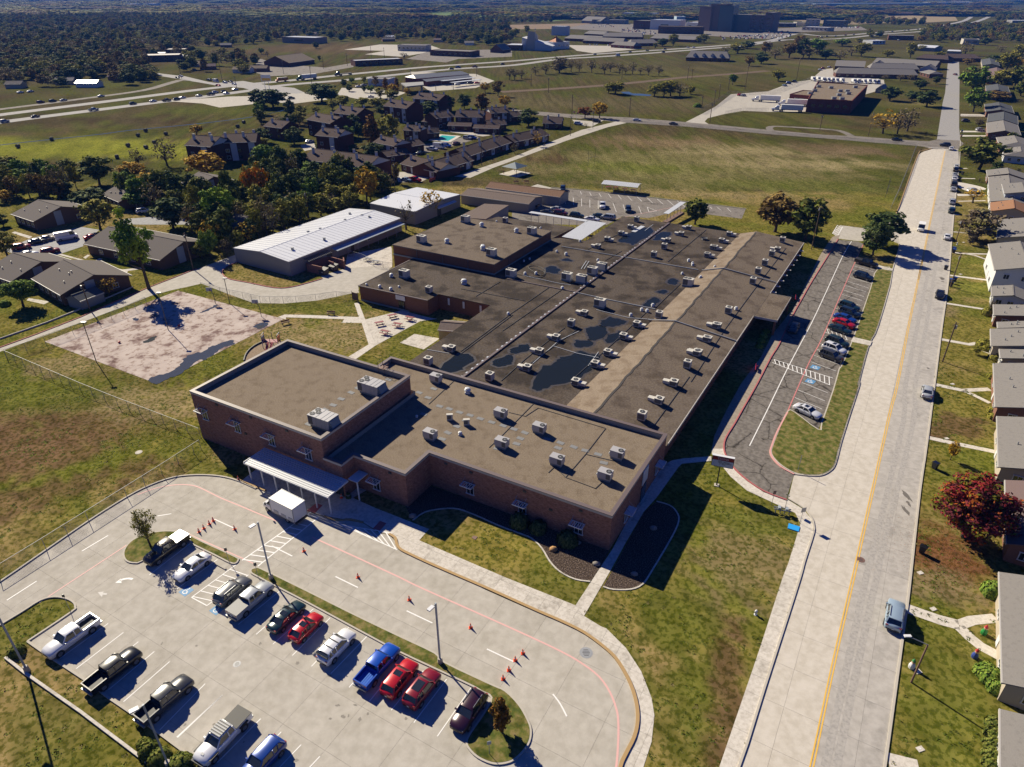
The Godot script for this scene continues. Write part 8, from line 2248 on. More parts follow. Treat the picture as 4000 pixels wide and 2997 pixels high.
func scatter(called: String,label: String,category: String,c: Vector2,rx: float,rz: float,n: int,size: float,pal: Array,h: float,lawn: bool) -> void:
	var r := RandomNumberGenerator.new()
	r.seed = n
	var st := nst()
	for k in (9 if lawn else 1):
		var a := r.randf() * TAU
		var o := Q(cos(a),0,sin(a)) * size * r.randf_range(0.0,1.0) * float(lawn)
		var d := Q(cos(a + 1.3),0,sin(a + 1.3)) * size * 0.5
		tri(st,o - d * 0.5,o + d * 0.5,o + Q(-d.z,0,d.x) * (0.5 if lawn else 1.0) + Q(0,h * r.randf_range(0.6,1.2),0),Q(0.2,1,0.1).normalized())
	var mm := MultiMesh.new()
	mm.transform_format = MultiMesh.TRANSFORM_3D
	mm.use_colors = true
	mm.mesh = st.commit()
	var tf := []
	var school := PackedVector2Array()
	for e in [[-70,-10],[1.5,-1],[7,90],[4,135],[-60,135],[-92,105],[-92,69],[-84,48],[-50,48],[-50,22],[-70,14]]:
		var q := sw(e[0],e[1])
		school.append(V(q.x,q.z))
	for i in n:
		var p := c + V(r.randf_range(-rx,rx),r.randf_range(-rz,rz)) if lawn else c + V(r.randfn() * rx * 0.42,r.randfn() * rz * 0.42)
		var nz := gn2.get_noise_2d(p.x * 2.0,p.y * 2.0) + gn3.get_noise_2d(p.x,p.y)
		if lawn:
			if nz < 0.16 or Geometry2D.is_point_in_polygon(p,school): continue
			var hit := false
			for q in paved:
				if Geometry2D.is_point_in_polygon(p,q):
					hit = true
					break
			if hit: continue
		tf.append([p,nz])
	mm.instance_count = tf.size()
	for i in tf.size():
		var s := r.randf_range(0.6,1.4)
		mm.set_instance_transform(i,Transform3D(Basis(Vector3.UP,r.randf() * TAU).scaled(Q(s,s,s)),v3(tf[i][0],0.012)))
		var e: Array = pal[r.randi() % pal.size()] if not lawn or tf[i][1] < 0.25 else pal[r.randi() % 2]
		mm.set_instance_color(i,Color(e[0],e[1],e[2]) * r.randf_range(0.8,1.2))
	var mi := MultiMeshInstance3D.new()
	mi.name = called
	mi.multimesh = mm
	mi.material_override = leaf_mat()
	add_child(mi)
	mi.set_meta("kind","stuff")
	tag(mi,label,category)
func block(a: Vector2,b: Vector2,depth: float,h: float,wall: Material,roof: Material,label: String,category := "building",rows := 1,every := 6.0,group := "") -> Node3D:
	var t := thing("building" if category == "building" else category.replace(" ","_"),label,category,Vector3.ZERO,0.0,group)
	var d := (b - a).normalized()
	var n := V(d.y,-d.x)
	if n.y > 0: n = -n
	var p := PackedVector2Array([a,b,b + n * depth,a + n * depth])
	obj("wall",walls(p,0.0,h),wall,t)
	obj("roof",pmesh(inset(p,0.3),h - 0.6,h - 0.3,false),roof,t)
	ring(t,"parapet",inset(p,-0.12),inset(p,0.35),h - 0.35,h + 0.05,wall)
	var L := a.distance_to(b)
	var k := int(L / every)
	for r in rows:
		for i in k:
			var q := a + d * (L * (i + 0.5) / k) - n * 0.06
			var hh := minf(1.6,h / rows * 0.5)
			var o := obj("window",mbox(Q(every * 0.5,hh,0.12)),M.glass_dark,t)
			o.position = v3(q,h * (r + 0.5) / rows)
			o.rotation.y = head(d)
	return t
func build_far_buildings() -> void:
	var br := grain("brick_red",[col(0.14,0.042,0.034),col(0.18,0.06,0.048)],3.0,0.9)
	var brd := grain("brick_dark",[col(0.10,0.05,0.042),col(0.14,0.075,0.062)],3.0,0.9)
	var cr := plain("wall_cream",col(0.42,0.39,0.34),0.8)
	var wh := plain("wall_white",col(0.55,0.56,0.57),0.8)
	var gy := plain("wall_grey",col(0.20,0.20,0.20),0.8)
	var hp := plain("wall_hospital",col(0.17,0.115,0.105),0.85)
	var rt: Material = M.roof_tan
	var rd: Material = M.roof_mid
	var rw: Material = M.metal_roof
	var t := thing("depot","red brick depot with a tan roof beside the truck yard","depot")
	var dp := pv([176.6,-439.1,199.2,-430.3,242.4,-506,216.2,-526.3])
	obj("wall",walls(dp,0.0,7.6),br,t)
	obj("roof",pmesh(inset(dp,0.3),6.9,7.1,false),rt,t)
	ring(t,"parapet",inset(dp,-0.12),inset(dp,0.35),7.3,7.65,br)
	for k in 5:
		obj("window",rmesh(PackedVector2Array([dp[0].lerp(dp[1],0.1 + k * 0.18),dp[0].lerp(dp[1],0.2 + k * 0.18)]),0.2,3.2,4.8),M.glass_dark,t)
	var roofp := [[194.7,-476],[205.6,-497.4],[211.2,-491.1],[210.3,-474.2],[214.3,-473.1],[201.7,-455.2],
[192.1,-439.5],[196.3,-438],[186.3,-461.7],[228.7,-494.2],[210.2,-461.7]]
	for p in roofp:
		obj("roof_unit",mbox(Q(2.6,1.3,1.8),Q(p[0],7.9,p[1])),M.galv,t)
	block(V(179.8,-477.6),V(189.7,-469.8),26.0,5.4,br,rt,"lower red brick dock wing of the depot","depot",1,12.0)
	gable(thing("quonset_shed","small grey arched shed behind the depot","shed"),V(259.1,-527.9),V(263.4,-524.6),-14.0,2.5,5.0,gy,gy,0.0,0.1,true)
	var rg: Material = M.shingle_grey
	var brn: Material = M.roof_brown
	var g := "low gabled care home wings beyond the depot"
	for r in [[pv([271.6,-628.3,332.8,-612.1]),16.0,"long front wing of the care home"],[pv([296.1,-690.6,318.9,-679.7]),30.0,"dark west wing of the care home"],[pv([318.8,-669.2,357.9,-659]),16.0,"middle wing of the care home"],[pv([343.6,-719.1,386.1,-685.1]),26.0,"rear wing of the care home with white gables"],[pv([347.8,-639.5,346.5,-621]),12.0,"entrance porch roof of the care home"]]:
		t = thing("care_home",r[2],"care home",Vector3.ZERO,0.0,g)
		var q := gable(t,r[0][0],r[0][1],-r[1],3.2,7.0 if r[1] > 13.0 else 5.0,brd,rg,3.0 if r[1] < 20 else 0.0)
		var k := int(q.L / 6.0)
		for i in k: opening(t,q,0,q.L * (i + 0.5) / k,1.6,2.0,1.4,M.glass_dark,"window",false)
	for s in [pv([345.6,-679.7,354.4,-674.4]),pv([363.2,-669.2,372.7,-662]),pv([337.2,-707.4,346.5,-701.7])]:
		gable(thing("care_home","white gabled porch of the care home rear wing","care home",Vector3.ZERO,0.0,g),s[0],s[1],-14.0,3.2,6.0,wh,rg,0.0,0.3,true)
	g = "long brown roofed building at the end of the road"
	for r in [[pv([413.6,-774.1,435.7,-754]),22.0],[pv([444.4,-774.1,477.1,-767.3]),26.0]]:
		t = thing("nursing_home","long brown roofed building at the end of the straight road","building",Vector3.ZERO,0.0,g)
		gable(t,r[0][0],r[0][1],-r[1],3.4,6.4,brd,brn,4.0)
	gable(thing("barn","white roofed barn behind the long brown building","barn"),V(485.3,-920.1),V(500.4,-901.2),-22.0,4.0,6.0,gy,rw,0.0,0.2)
	gable(thing("barn","narrow white roofed shelter behind the long brown building","barn"),V(495,-864.2),V(506,-855.8),-10.0,3.5,4.6,gy,rw,0.0,0.2)
	block(V(550.9,-1121.8),V(581.5,-1108.6),26.0,6.0,brd,rg,"dark brick shop block beside the far highway","shop",1,12.0)
	block(V(483.5,-1024.2),V(503.8,-1031),18.0,4.5,wh,rw,"small white shop with dark windows beside the highway","shop",1,5.0)
	block(V(604.7,-1024.2),V(622.5,-1017.6),18.0,6.5,cr,rg,"tan house at the edge of the far wood","house",1,9.0)
	block(V(1026.4,-1588.7),V(1057.7,-1578.3),40.0,9.0,gy,rw,"white sided hall at the far highway bend","hall",1,20.0)
	block(V(1289.2,-3320.9),V(1837.1,-3436.5),120.0,12.0,plain("wall_blue",col(0.20,0.26,0.30),0.7),M.flash_blue,"very long blue-grey warehouse near the horizon","warehouse",1,40.0)
	block(V(2048.9,-3836.8),V(2328.6,-3897.3),120.0,10.0,wh,rw,"white end of the long warehouse near the horizon","warehouse",1,40.0)
	for s in [pv([1033.5,-2233,1099.4,-2211.7]),pv([1101,-2211.7,1167.3,-2190.7]),pv([1158.1,-2170.1,1203.5,-2149.9])]:
		gable(thing("apartment_row","low brown apartment row in the far tan meadow","apartments",Vector3.ZERO,0.0,"far apartment rows"),s[0],s[1],-30.0,5.0,9.0,brd,brn,4.0)
	block(V(1038.8,-2362.2),V(1060.9,-2362.2),20.0,5.0,wh,rw,"small white shed in the far tan meadow","shed",1,20.0)
	g = "clinic buildings beside the far highway"
	block(V(583.9,-1538),V(607.8,-1528.2),30.0,13.0,cr,rg,"cream three-storey clinic beside the highway","clinic",3,8.0,g)
	block(V(618.5,-1538),V(649.8,-1513.7),30.0,11.0,plain("wall_glass",col(0.06,0.09,0.11),0.2),rg,"dark glass clinic beside the cream one","clinic",2,8.0,g)
	block(V(524.5,-1394.9),V(554.9,-1355.3),22.0,6.0,cr,rw,"petrol canopy shop below the clinics","shop",1,8.0,g)
	block(V(520.7,-1528.2),V(556.3,-1513.7),24.0,6.5,brd,rw,"pale roofed brick offices beside the clinics","offices",1,10.0,g)
	block(V(575.6,-1562.9),V(593.1,-1562.9),20.0,7.0,cr,rg,"tan offices between the clinics","offices",1,9.0,g)
	g = "hospital buildings"
	block(V(332.6,-1382.8),V(348.5,-1363.1),40.0,38.0,hp,rg,"tall brown hospital tower, left bay","hospital",1,60.0,g)
	block(V(348.4,-1370.9),V(371,-1355.3),34.0,42.0,hp,rg,"tall brown hospital tower, middle bay with plant on top","hospital",8,60.0,g)
	block(V(360.8,-1355.3),V(382.1,-1343.9),40.0,40.0,M.wall_glass,rg,"dark glass front of the hospital tower","hospital",1,90.0,g)
	block(V(385.4,-1363.1),V(416.5,-1343.9),40.0,26.0,M.wall_glass,rg,"dark glass lower hospital wing","hospital",1,90.0,g)
	block(V(412.4,-1343.9),V(437.2,-1332.6),40.0,26.0,hp,rg,"brown six-storey hospital wing","hospital",5,12.0,g)
	block(V(434.2,-1332.6),V(446.8,-1325.2),50.0,30.0,hp,rg,"brown end block of the hospital","hospital",5,14.0,g)
	block(V(226.8,-1445.4),V(254.5,-1423.9),34.0,14.0,brd,rg,"dark brick hospital annexe","hospital",1,20.0,g)
	block(V(254.5,-1423.9),V(301.9,-1394.9),34.0,16.0,wh,rw,"white hospital annexe with flat roofs","hospital",1,30.0,g)
	block(V(244.7,-1289.4),V(311.9,-1262.1),20.0,11.0,brd,rt,"low brown front range of the hospital","hospital",1,10.0,g)
	block(V(330.4,-1467.5),V(355.9,-1445.4),26.0,10.0,wh,rw,"pale link building of the hospital","hospital",1,12.0,g)
	block(V(280.4,-1978.6),V(358.8,-1939.1),30.0,13.0,wh,rw,"striped white storage building far behind the hospital","warehouse",1,9.0)
	block(V(388.1,-1829.4),V(408.6,-1829.4),30.0,9.0,plain("wall_pale_blue",col(0.38,0.48,0.55),0.6),rw,"pale blue metal shed behind the hospital","shed",1,30.0)
	block(V(172.6,-1671.3),V(239.8,-1642.9),30.0,8.0,gy,rg,"long grey single-storey offices behind the car park","offices",1,9.0)
	gable(thing("barn","dark gabled barn beside the green field","barn"),V(152.3,-1699.3),V(189.2,-1655.2),-34.0,5.0,13.0,gy,rg,0.0,0.3,false)
	block(V(63.52,-1239.1),V(84.37,-1229.4),22.0,13.0,wh,rw,"white windowless hall behind the church","hall",1,30.0)
	g = "brick wings of the low complex by the highway"
	for r in [[pv([74.9,-1101.4,122.1,-1062.2]),24.0,7.5],[pv([96.9,-1049.7,147.4,-1014]),20.0,7.5],[pv([125.1,-969.8,150.4,-943.1]),18.0,7.0],[pv([154.8,-991.4,190.6,-998.1]),20.0,7.5],[pv([134.6,-1143.4,192.6,-1129.1]),24.0,8.0],[pv([198,-1101.4,255.4,-1062.2]),24.0,7.5],[pv([114,-1220.9,143.3,-1188.7]),20.0,7.5]]:
		t = thing("brick_complex","grey roofed brick wing of the low complex by the highway","building",Vector3.ZERO,0.0,g)
		var q := gable(t,r[0][0],r[0][1],-r[1],3.4,r[2],br,rg,3.0)
		for i in 4: opening(t,q,0,q.L * (i + 0.5) / 4,1.6,2.6,1.6,M.glass_dark,"window",false)
	t = thing("church","pale church with a wedge shaped tower and a cross","church")
	var st := nst()
	var a := V(11.95,-923.2); var b := V(48.74,-914.2)
	var d := (b - a).normalized(); var n := V(d.y,-d.x)
	hexa(st,[v3(a),v3(b),v3(b + n * 26),v3(a + n * 26)],[v3(a,14),v3(b,5),v3(b + n * 26,5),v3(a + n * 26,14)])
	obj("nave",st.commit(),wh,t)
	st = nst()
	var c := a + d * 16.0
	hexa(st,[v3(a + d * 4 - n * 0.5),v3(c - n * 0.5),v3(c + n * 22),v3(a + d * 4 + n * 22)],[v3(a + d * 8 - n * 0.5,21),v3(c - n * 0.5,20),v3(c + n * 18,15),v3(a + d * 8 + n * 18,15)])
	obj("tower",st.commit(),cr,t)
	st = nst()
	box(st,v3(c,21.5),Q(0.4,6,0.4)); box(st,v3(c,23.0),Q(2.4,0.4,0.4))
	obj("cross",st.commit(),wh,t)
	block(V(50.39,-932.5),V(71.63,-951.5),24.0,8.0,wh,rw,"white porch hall of the church","church",1,6.0)
	gable(thing("church_hall","little hall with an orange pointed roof beside the church","church"),V(53.93,-937),V(64.29,-943.4),-16.0,8.0,14.0,wh,plain("tile_orange",col(0.40,0.16,0.06),0.8),7.0,0.3)
	block(V(-8.44,-923.2),V(11.88,-917.8),30.0,6.0,brd,rw,"dark low wing of the church","church",1,10.0)
	t = thing("brick_office","long brick office with grey dormered roof beside the highway","office")
	var q2 := gable(t,V(179.2,-781),V(220.8,-767.3),-22.0,3.4,9.0,br,rg,4.0)
	for i in 4:
		gable(t,(q2.a as Vector2) + q2.d * (q2.L * (0.16 + i * 0.2)) + q2.n * 1.8,(q2.a as Vector2) + q2.d * (q2.L * (0.16 + i * 0.2) + 3.4) + q2.n * 1.8,-5.0,5.6,7.4,wh,rg,0.0,0.2,true)
	for i in 9: opening(t,q2,0,q2.L * (i + 0.5) / 9,1.6,1.8,1.6,M.glass_dark,"window",false)
	gable(thing("gabled_hall","wide tan gabled hall with a white bus beside it","hall"),V(-240.2,-727.6),V(-211.7,-715.6),-40.0,3.5,9.0,brd,rt,0.0,0.5,true)
	block(V(-150.1,-721.2),V(-107.8,-744.7),14.0,5.0,brd,rw,"dark strip of shops with a bright white roof edge","shop",1,6.0)
	block(V(-91.55,-847.5),V(-45.67,-824.8),22.0,5.5,brd,rg,"low shop with a canopy and a bright gable","shop",1,7.0)
	block(V(-137.4,-914.2),V(-103.05,-905.3),20.0,6.5,cr,rg,"cream restaurant with arched windows","restaurant",1,4.5)
	block(V(-318,-1058.8),V(-266.5,-1035.5),26.0,7.5,plain("wall_tan",col(0.28,0.21,0.17),0.8),rw,"tan windowless hall with a white roof in the brown meadow","hall",1,30.0)
	gable(thing("cottage","dark gabled cottage at the far shops","house"),V(-25.97,-888.7),V(-10.99,-879.9),-20.0,3.0,9.0,brd,rg,0.0,0.4,true)
	g = "storage sheds by the highway"
	gable(thing("storage_hall","long grey ribbed storage hall beside the highway","storage",Vector3.ZERO,0,g),V(-74.77,-579.2),V(-34.79,-612.8),-16.0,4.0,6.0,br,plain("roof_slate",col(0.14,0.15,0.16),0.5),3.0,0.3)
	gable(thing("storage_hall","second grey storage hall before the first","storage",Vector3.ZERO,0,g),V(-65.23,-565.5),V(-31.66,-597.3),-10.0,3.4,4.6,br,M.roof_slate,0.0,0.3)
	for r in [pv([-54.5,-573.1,-30.2,-595.4]),pv([-45.6,-561.7,-25,-582.4])]:
		t = thing("carport","flat white carport roof beside the storage halls","carport",Vector3.ZERO,0,g)
		obj("roof",rmesh(r,4.5,3.0,3.2),M.sheet_white,t)
		for k in 5: obj("post",mbox(Q(0.2,3.0,0.2),v3(r[0].lerp(r[1],k / 4.0),1.5)),M.grey_metal,t)
	t = thing("bank_canopy","pale drive-through bank canopy on square columns","bank")
	var bc := pv([-80.8,-539.8,-65.4,-548.4,-62.9,-529.3,-73.9,-519.3])
	obj("roof",pmesh(bc,4.4,5.2),M.wall_grey,t)
	for k in 4:
		obj("column",mbox(Q(1.2,4.4,1.2),v3(bc[k].lerp(bc[(k + 2) % 4],0.1),2.2)),cr,t)
	block(V(-110.45,-570.5),V(-93.88,-566.9),14.0,5.0,wh,rg,"pale bank behind the small trees","bank",1,6.0)
	g = "suburb roofs beyond the highway"
	var hm := [M.shingle_grey,M.shingle_mauve,M.shingle_duplex,rw,M.roof_tan]
	var i := 0
	for r in [[-447.3,-671.4],[-398.7,-704],[-520.7,-1044.4],[-357.1,-793.2],[-310.4,-715.6],[-549.4,-1337.3],
[-328.7,-605.5],[-377,-550.8],[-328.7,-558.1],[-316,-614.2],[-353,-573.1],[-426.1,-779.2],
[-402.3,-623],[-392.4,-822.8],[-247.1,-661.2],[-369.9,-965.7],[-597.1,-925.7],[-862.7,-1317.9],
[-752.5,-1398.7],[-866.2,-1420.4],[-554.4,-1196.6],[-286.1,-687.4],[-492.9,-822.8],[-411.3,-822.8],
[-235.3,-671.4]] + [[-392.6,-1420.4],[-329.8,-1229],[-183.5,-1082],[-187.3,-1136.5],[-371.4,-2147.6],[-329.9,-2147.6],
[-110.3,-1069.2],[-443,-1965.9],[-414.7,-1743.7],[-32.7,-1069.2],[-63,-1009.2]]:
		var w := rng.randf_range(11,18)
		t = thing("suburb_house","small roof among the trees beyond the highway","house",Vector3.ZERO,0,g)
		gable(t,V(r[0],r[1]),V(r[0] + w,r[1] - rng.randf_range(-2,6)),-10.0,3.0,5.0,bwall(i),hm[i % hm.size()],0.0,0.4)
		i += 1
	block(V(-383.6,-763.3),V(-340.9,-776.2),26.0,6.0,brd,M.wall_cream,"pale flat roofed office among the suburb trees","office",1,8.0)
	block(V(-394.6,-863.2),V(-373.5,-866.5),20.0,5.0,brd,M.wall_cream,"second pale flat roof behind the first office","office",1,8.0)
	block(V(-1508.2,-2482.1),V(-1417.3,-2507.5),60.0,14.0,hp,rg,"dark hangar on the far airfield","hangar",1,30.0)
	block(V(-1430.8,-2587),V(-1364.3,-2614.6),60.0,12.0,hp,rg,"second dark hangar on the far airfield","hangar",1,30.0)
	for r in [pv([-1622.6,-3276.7,-1574.1,-3276.7]),pv([-1576.7,-3366.2,-1536.8,-3366.2])]:
		block(r[0],r[1],60.0,12.0,wh,rw,"white hangar near the horizon","hangar",1,40.0,"white hangars near the horizon")
func bwall(i: int) -> Material:
	return [M.brick_house,M.siding_tan,M.siding_white][i % 3]
# ---------------------------------------------------------------- things on the campus and along the street
func post(t: Node,a: Vector3,b: Vector3,w: float,m: Material,called := "post") -> MeshInstance3D:
	var st := nst()
	tube(st,[a,b],[w,w * 0.8],7)
	return obj(called,st.commit(),m,t)
func boxpart(t: Node,called: String,c: Vector3,s: Vector3,m: Material) -> MeshInstance3D:
	return obj(called,mbox(s,c),m,t)
func sign_post(p: Vector2,h: float,m: Material,s: Vector2,turn: float,label: String) -> void:
	var t := thing("traffic_sign",label,"sign",v3(p),turn)
	post(t,Vector3.ZERO,Q(0,h,0),0.035,M.galv)
	boxpart(t,"panel",Q(0,h - s.y * 0.5,0.05),Q(s.x,s.y,0.03),m)
func table(p: Vector2,turn: float,label: String,group: String,m: Material) -> void:
	var t := thing("picnic_table",label,"picnic table",v3(p,0.03),turn,group)
	boxpart(t,"table_top",Q(0,0.76,0),Q(1.9,0.06,0.75),m)
	for s in [-1,1]:
		boxpart(t,"bench",Q(0,0.45,s * 0.72),Q(1.9,0.05,0.28),m)
		boxpart(t,"leg",Q(s * 0.6,0.38,0),Q(0.08,0.72,0.10),M.dark_metal)
		boxpart(t,"cross_bar",Q(s * 0.6,0.4,0),Q(0.06,0.06,1.5),M.dark_metal)
func bench(p: Vector2,turn: float,label: String,m: Material) -> void:
	var t := thing("bench",label,"bench",v3(p,0.03),turn)
	boxpart(t,"seat",Q(0,0.45,0),Q(1.9,0.05,0.4),m)
	boxpart(t,"backrest",Q(0,0.75,-0.22),Q(1.9,0.35,0.05),m)
	for s in [-1,1]:
		boxpart(t,"leg",Q(s * 0.7,0.22,0),Q(0.07,0.44,0.35),M.dark_metal)
func build_campus_things() -> void:
	var g := "tall grey lamp posts of the front car park"
	for r in [[V(-30.13,-62.19),V(-36.18,-72.97) - V(-35.6,-73.69),"standing between the median and the silver pickup"],[V(-7.86,-49.81),V(-9.68,-58.3) - V(-9.21,-58.93),"standing behind the dark red vehicle"],[V(-52.47,-48.78),V(-1,-0.3),"at the corner lawn by the white pickup"],[V(-32.56,-38.27),V(-37.92,-45.29) - V(-37.56,-45.56),"rising from the shrubs by the pickups"]]:
		var t := thing("lamp_post","grey square lamp post %s" % r[2],"lamp post",v3(r[0]),head(r[1]),g)
		post(t,Vector3.ZERO,Q(0,0.85,0),0.32,M.kerb,"concrete_base")
		boxpart(t,"pole",Q(0,5.0,0),Q(0.16,8.6,0.16),M.pole_grey)
		boxpart(t,"arm",Q(0.25,9.2,0),Q(0.5,0.06,0.06),M.pole_grey)
		boxpart(t,"lamp_head",Q(0.75,9.22,0),Q(0.75,0.16,0.42),M.white_metal)
	for a in [[-82.33,-119.8,8.7,0.2,"steel"],[-74.47,-134.5,8.7,0.2,"steel"],[-66.36,-149,6.3,0.2,"steel"]]:
		var t := thing("court_lamp","thin dark steel pole with a lamp beside the ball court","lamp post",Q(a[0],0,a[1]),0.0,"court lamps")
		post(t,Vector3.ZERO,Q(0,a[2],0),0.09,M.dark_metal,"pole")
		boxpart(t,"lamp_head",Q(0.2,a[2],0.1),Q(0.9,0.25,0.5),M.galv)
	var near := [[-97,-145,6.8,0.2,"w"]] + [[-84.08,-171.7,9.9,0.3,"w"]] + [[-63.85,-212.8,10.0,0.3,"w"],[-42,-248,11.2,0.4,"w"],[-12.73,-294.9,10.0,0.4,"w"]] + [[130,-194.8,6.6,0.2,"w"],[108.63,-159.2,8.6,0.1,"w"]] + [[85.38,-120,8.6,0.2,"w"]] + [[179.6,-361.8,11.5,0.5,"w"],[161.5,-378.2,7.7,0.5,"w"],[85.07,-187.8,12.5,0.3,"w"]] + [[42.94,-383.3,8.9,0.5,"w"],[29.36,-361.8,9.6,0.5,"w"],[15.53,-338.1,10.4,0.5,"w"]]
	var far := [[35.34,-429.9,11.1,0.6,"w"],[68.1,-422.3,10.5,0.6,"w"],[109.63,-401.5,10.2,0.6,"w"],[143.4,-609.4,10.3,0.8,"w"],[146.9,-609.4,8.2,0.8,"w"],[14.59,-566.9,8.5,0.8,"w"],[26.12,-529.6,9.5,0.7,"w"],
[89.71,-609.4,7.8,0.8,"w"],[170.7,-542.6,17.0,0.7,"w"],[158.5,-542.6,8.6,0.7,"w"],[138.7,-493.8,9.7,0.7,"w"],[128.8,-467.3,9.2,0.6,"w"],[119.9,-462.3,6.4,0.6,"w"]] + [[-153.6,-570.5,13.8,0.8,"w"],[-199.4,-653.7,11.5,0.9,"w"],[-175.3,-699,10.2,0.9,"w"],[-159,-726.9,11.1,1.0,"w"],[-149.3,-803.3,12.2,1.1,"w"],[-137.9,-817.5,10.1,1.1,"w"],[-30.21,-635.3,7.2,0.9,"w"],
[-85.25,-630.8,5.8,0.9,"w"],[-55.42,-539.3,5.1,0.7,"w"],[-43.02,-542.6,5.5,0.7,"w"]] + [[-273.6,-617.8,14.8,0.8,"w"],[-237.1,-609.4,14.6,0.8,"w"],[-206.6,-556.2,8.0,0.8,"w"]] + [[232.5,-609.4,16.3,0.8,"w"],[542.1,-1108.6,13.4,1.5,"w"],[164.4,-385,6.7,0.5,"w"]]
	for k in 2:
		for a in (near if k == 0 else far):
			var t := thing("utility_pole",["brown wooden utility pole beside the lawns and lanes","thin wooden pole out in the meadows"][k],"utility pole",Q(a[0],0,a[1]),rng.randf() * 3.0,["wooden poles near the school","poles in the meadows"][k])
			post(t,Vector3.ZERO,Q(0,a[2],0),0.14 if k == 0 else 0.2,M.wood_pole,"pole")
			boxpart(t,"cross_arm",Q(0,a[2] - 0.5,0),Q(1.8,0.12,0.1),M.wood_pole)
			boxpart(t,"transformer",Q(0.3,a[2] - 1.1,0),Q(0.4,0.7,0.4),M.galv)
	var sl := thing("street_lamp","street lamp on a rusty brown pole over the kerb","street lamp",v3(V(42.53,-47.42)))
	var top := Q(0,5.9,0)
	post(sl,Vector3.ZERO,top,0.11,M.rust_metal,"pole")
	var hd := v3(V(40.74,-48.2) - V(42.53,-47.42),6.3)
	post(sl,top,hd,0.05,M.galv,"arm")
	boxpart(sl,"lamp_head",hd,Q(0.7,0.14,0.3),M.white_metal)
	var sp := V(30.46,-80.91)
	var sd := V(31.52,-79.78) - V(28.7,-80.76)
	var sg := thing("school_sign","red and white changeable letter sign on a black post in the front lawn","sign",v3(sp),head(sd))
	post(sg,Vector3.ZERO,Q(0,3.6,0),0.1,M.black)
	boxpart(sg,"footing",Q(0,0.05,0),Q(0.7,0.1,0.7),M.kerb)
	var cx := 0.25
	boxpart(sg,"cabinet",Q(cx,4.45,0),Q(3.1,1.8,0.45),M.black)
	boxpart(sg,"top_cap",Q(cx,5.37,0),Q(3.12,0.05,0.47),M.white_metal)
	boxpart(sg,"red_band",Q(cx,5.0,0.232),Q(2.95,0.55,0.02),plain("sign_red",col(0.28,0.008,0.012),0.5))
	boxpart(sg,"message_board",Q(cx,4.15,0.232),Q(2.95,1.05,0.02),plain("sign_board",col(0.52,0.56,0.62),0.5))
	var tm := TextMesh.new()
	tm.text = "TRAVIS"
	tm.font_size = 40
	tm.pixel_size = 0.011
	tm.depth = 0.02
	var fnt := SystemFont.new()
	fnt.font_names = PackedStringArray(["Droid Serif"])
	tm.font = fnt
	obj("lettering",tm,plain("sign_letters",col(0.62,0.60,0.62),0.5),sg).position = Q(cx,5.0,0.255)
	for r in [[-0.62,4.5,0.5],[0.15,4.47,0.75],[-0.5,4.28,0.62],[0.32,4.26,0.85],[-0.35,4.06,0.10],[0.0,4.04,0.42]]:
		for k in int(r[2] / 0.12) + 1:
			boxpart(sg,"letter_tile",Q(cx + r[0] + k * 0.125,r[1],0.248),Q(0.085,0.13,0.01),M.black)
	for p in [[-41.48,-72.97],[-41.76,-72.3],[-42.19,-71.43],[-42.56,-70.7],[-37.91,-71.27],[-27.34,-67.04],
[-19.34,-62.44],[-12.42,-58.77],[-24.75,-77.96]] + [[-4.79,-54.6],[1.19,-51.06],[0.35,-50.15],[-0.35,-48.89],[-0.96,-47.8]] + [[-41.18,-82.17]]:
		var t := thing("traffic_cone","orange traffic cone standing on the drop-off drive","traffic cone",Q(p[0],0.025,p[1]),0.0,"traffic cones on the drive")
		boxpart(t,"base",Q(0,0.03,0),Q(0.42,0.05,0.42),M.orange_cone)
		var st := nst()
		lathe(st,[[0.17,0.05],[0.115,0.33],[0.03,0.75],[0.0,0.76]],12)
		obj("cone",st.commit(),M.orange_cone,t)
		st = nst()
		lathe(st,[[0.118,0.36],[0.09,0.48]],12)
		obj("reflective_band",st.commit(),M.paint_white,t)
	g = "wheelie bins along the house kerb"
	for r in [[123.7,-184.7,"blue"],[124.6,-186.3,"navy"],[114.11,-171.3,"black"],[110.27,-161.9,"blue"],[111.88,-163.1,"navy"],[109.09,-159.8,"black"]] + [[65.05,-85.02,"black"],[53.65,-66.77,"black"]] + [[179.4,-278.3,"black"],[173.3,-269.3,"black"],[232.2,-371.4,"navy"],[224.6,-358.6,"dark brown"]]:
		var t := thing("wheelie_bin","%s wheelie bin at the house kerb" % r[2],"bin",Q(r[0],0.02,r[1]),rng.randf() * 0.8,g)
		var st := nst()
		hexa(st,[Q(-0.26,0.06,-0.3),Q(0.26,0.06,-0.3),Q(0.26,0.06,0.3),Q(-0.26,0.06,0.3)],[Q(-0.34,1.1,-0.4),Q(0.34,1.1,-0.4),Q(0.34,1.1,0.4),Q(-0.34,1.1,0.4)])
		obj("bin",st.commit(),M.black if r[2] != "dark brown" else M.rust_metal,t)
		boxpart(t,"lid",Q(0,1.14,0.03),Q(0.74,0.08,0.9),paint(r[2]))
		boxpart(t,"handle",Q(0,1.05,-0.45),Q(0.6,0.05,0.06),M.black)
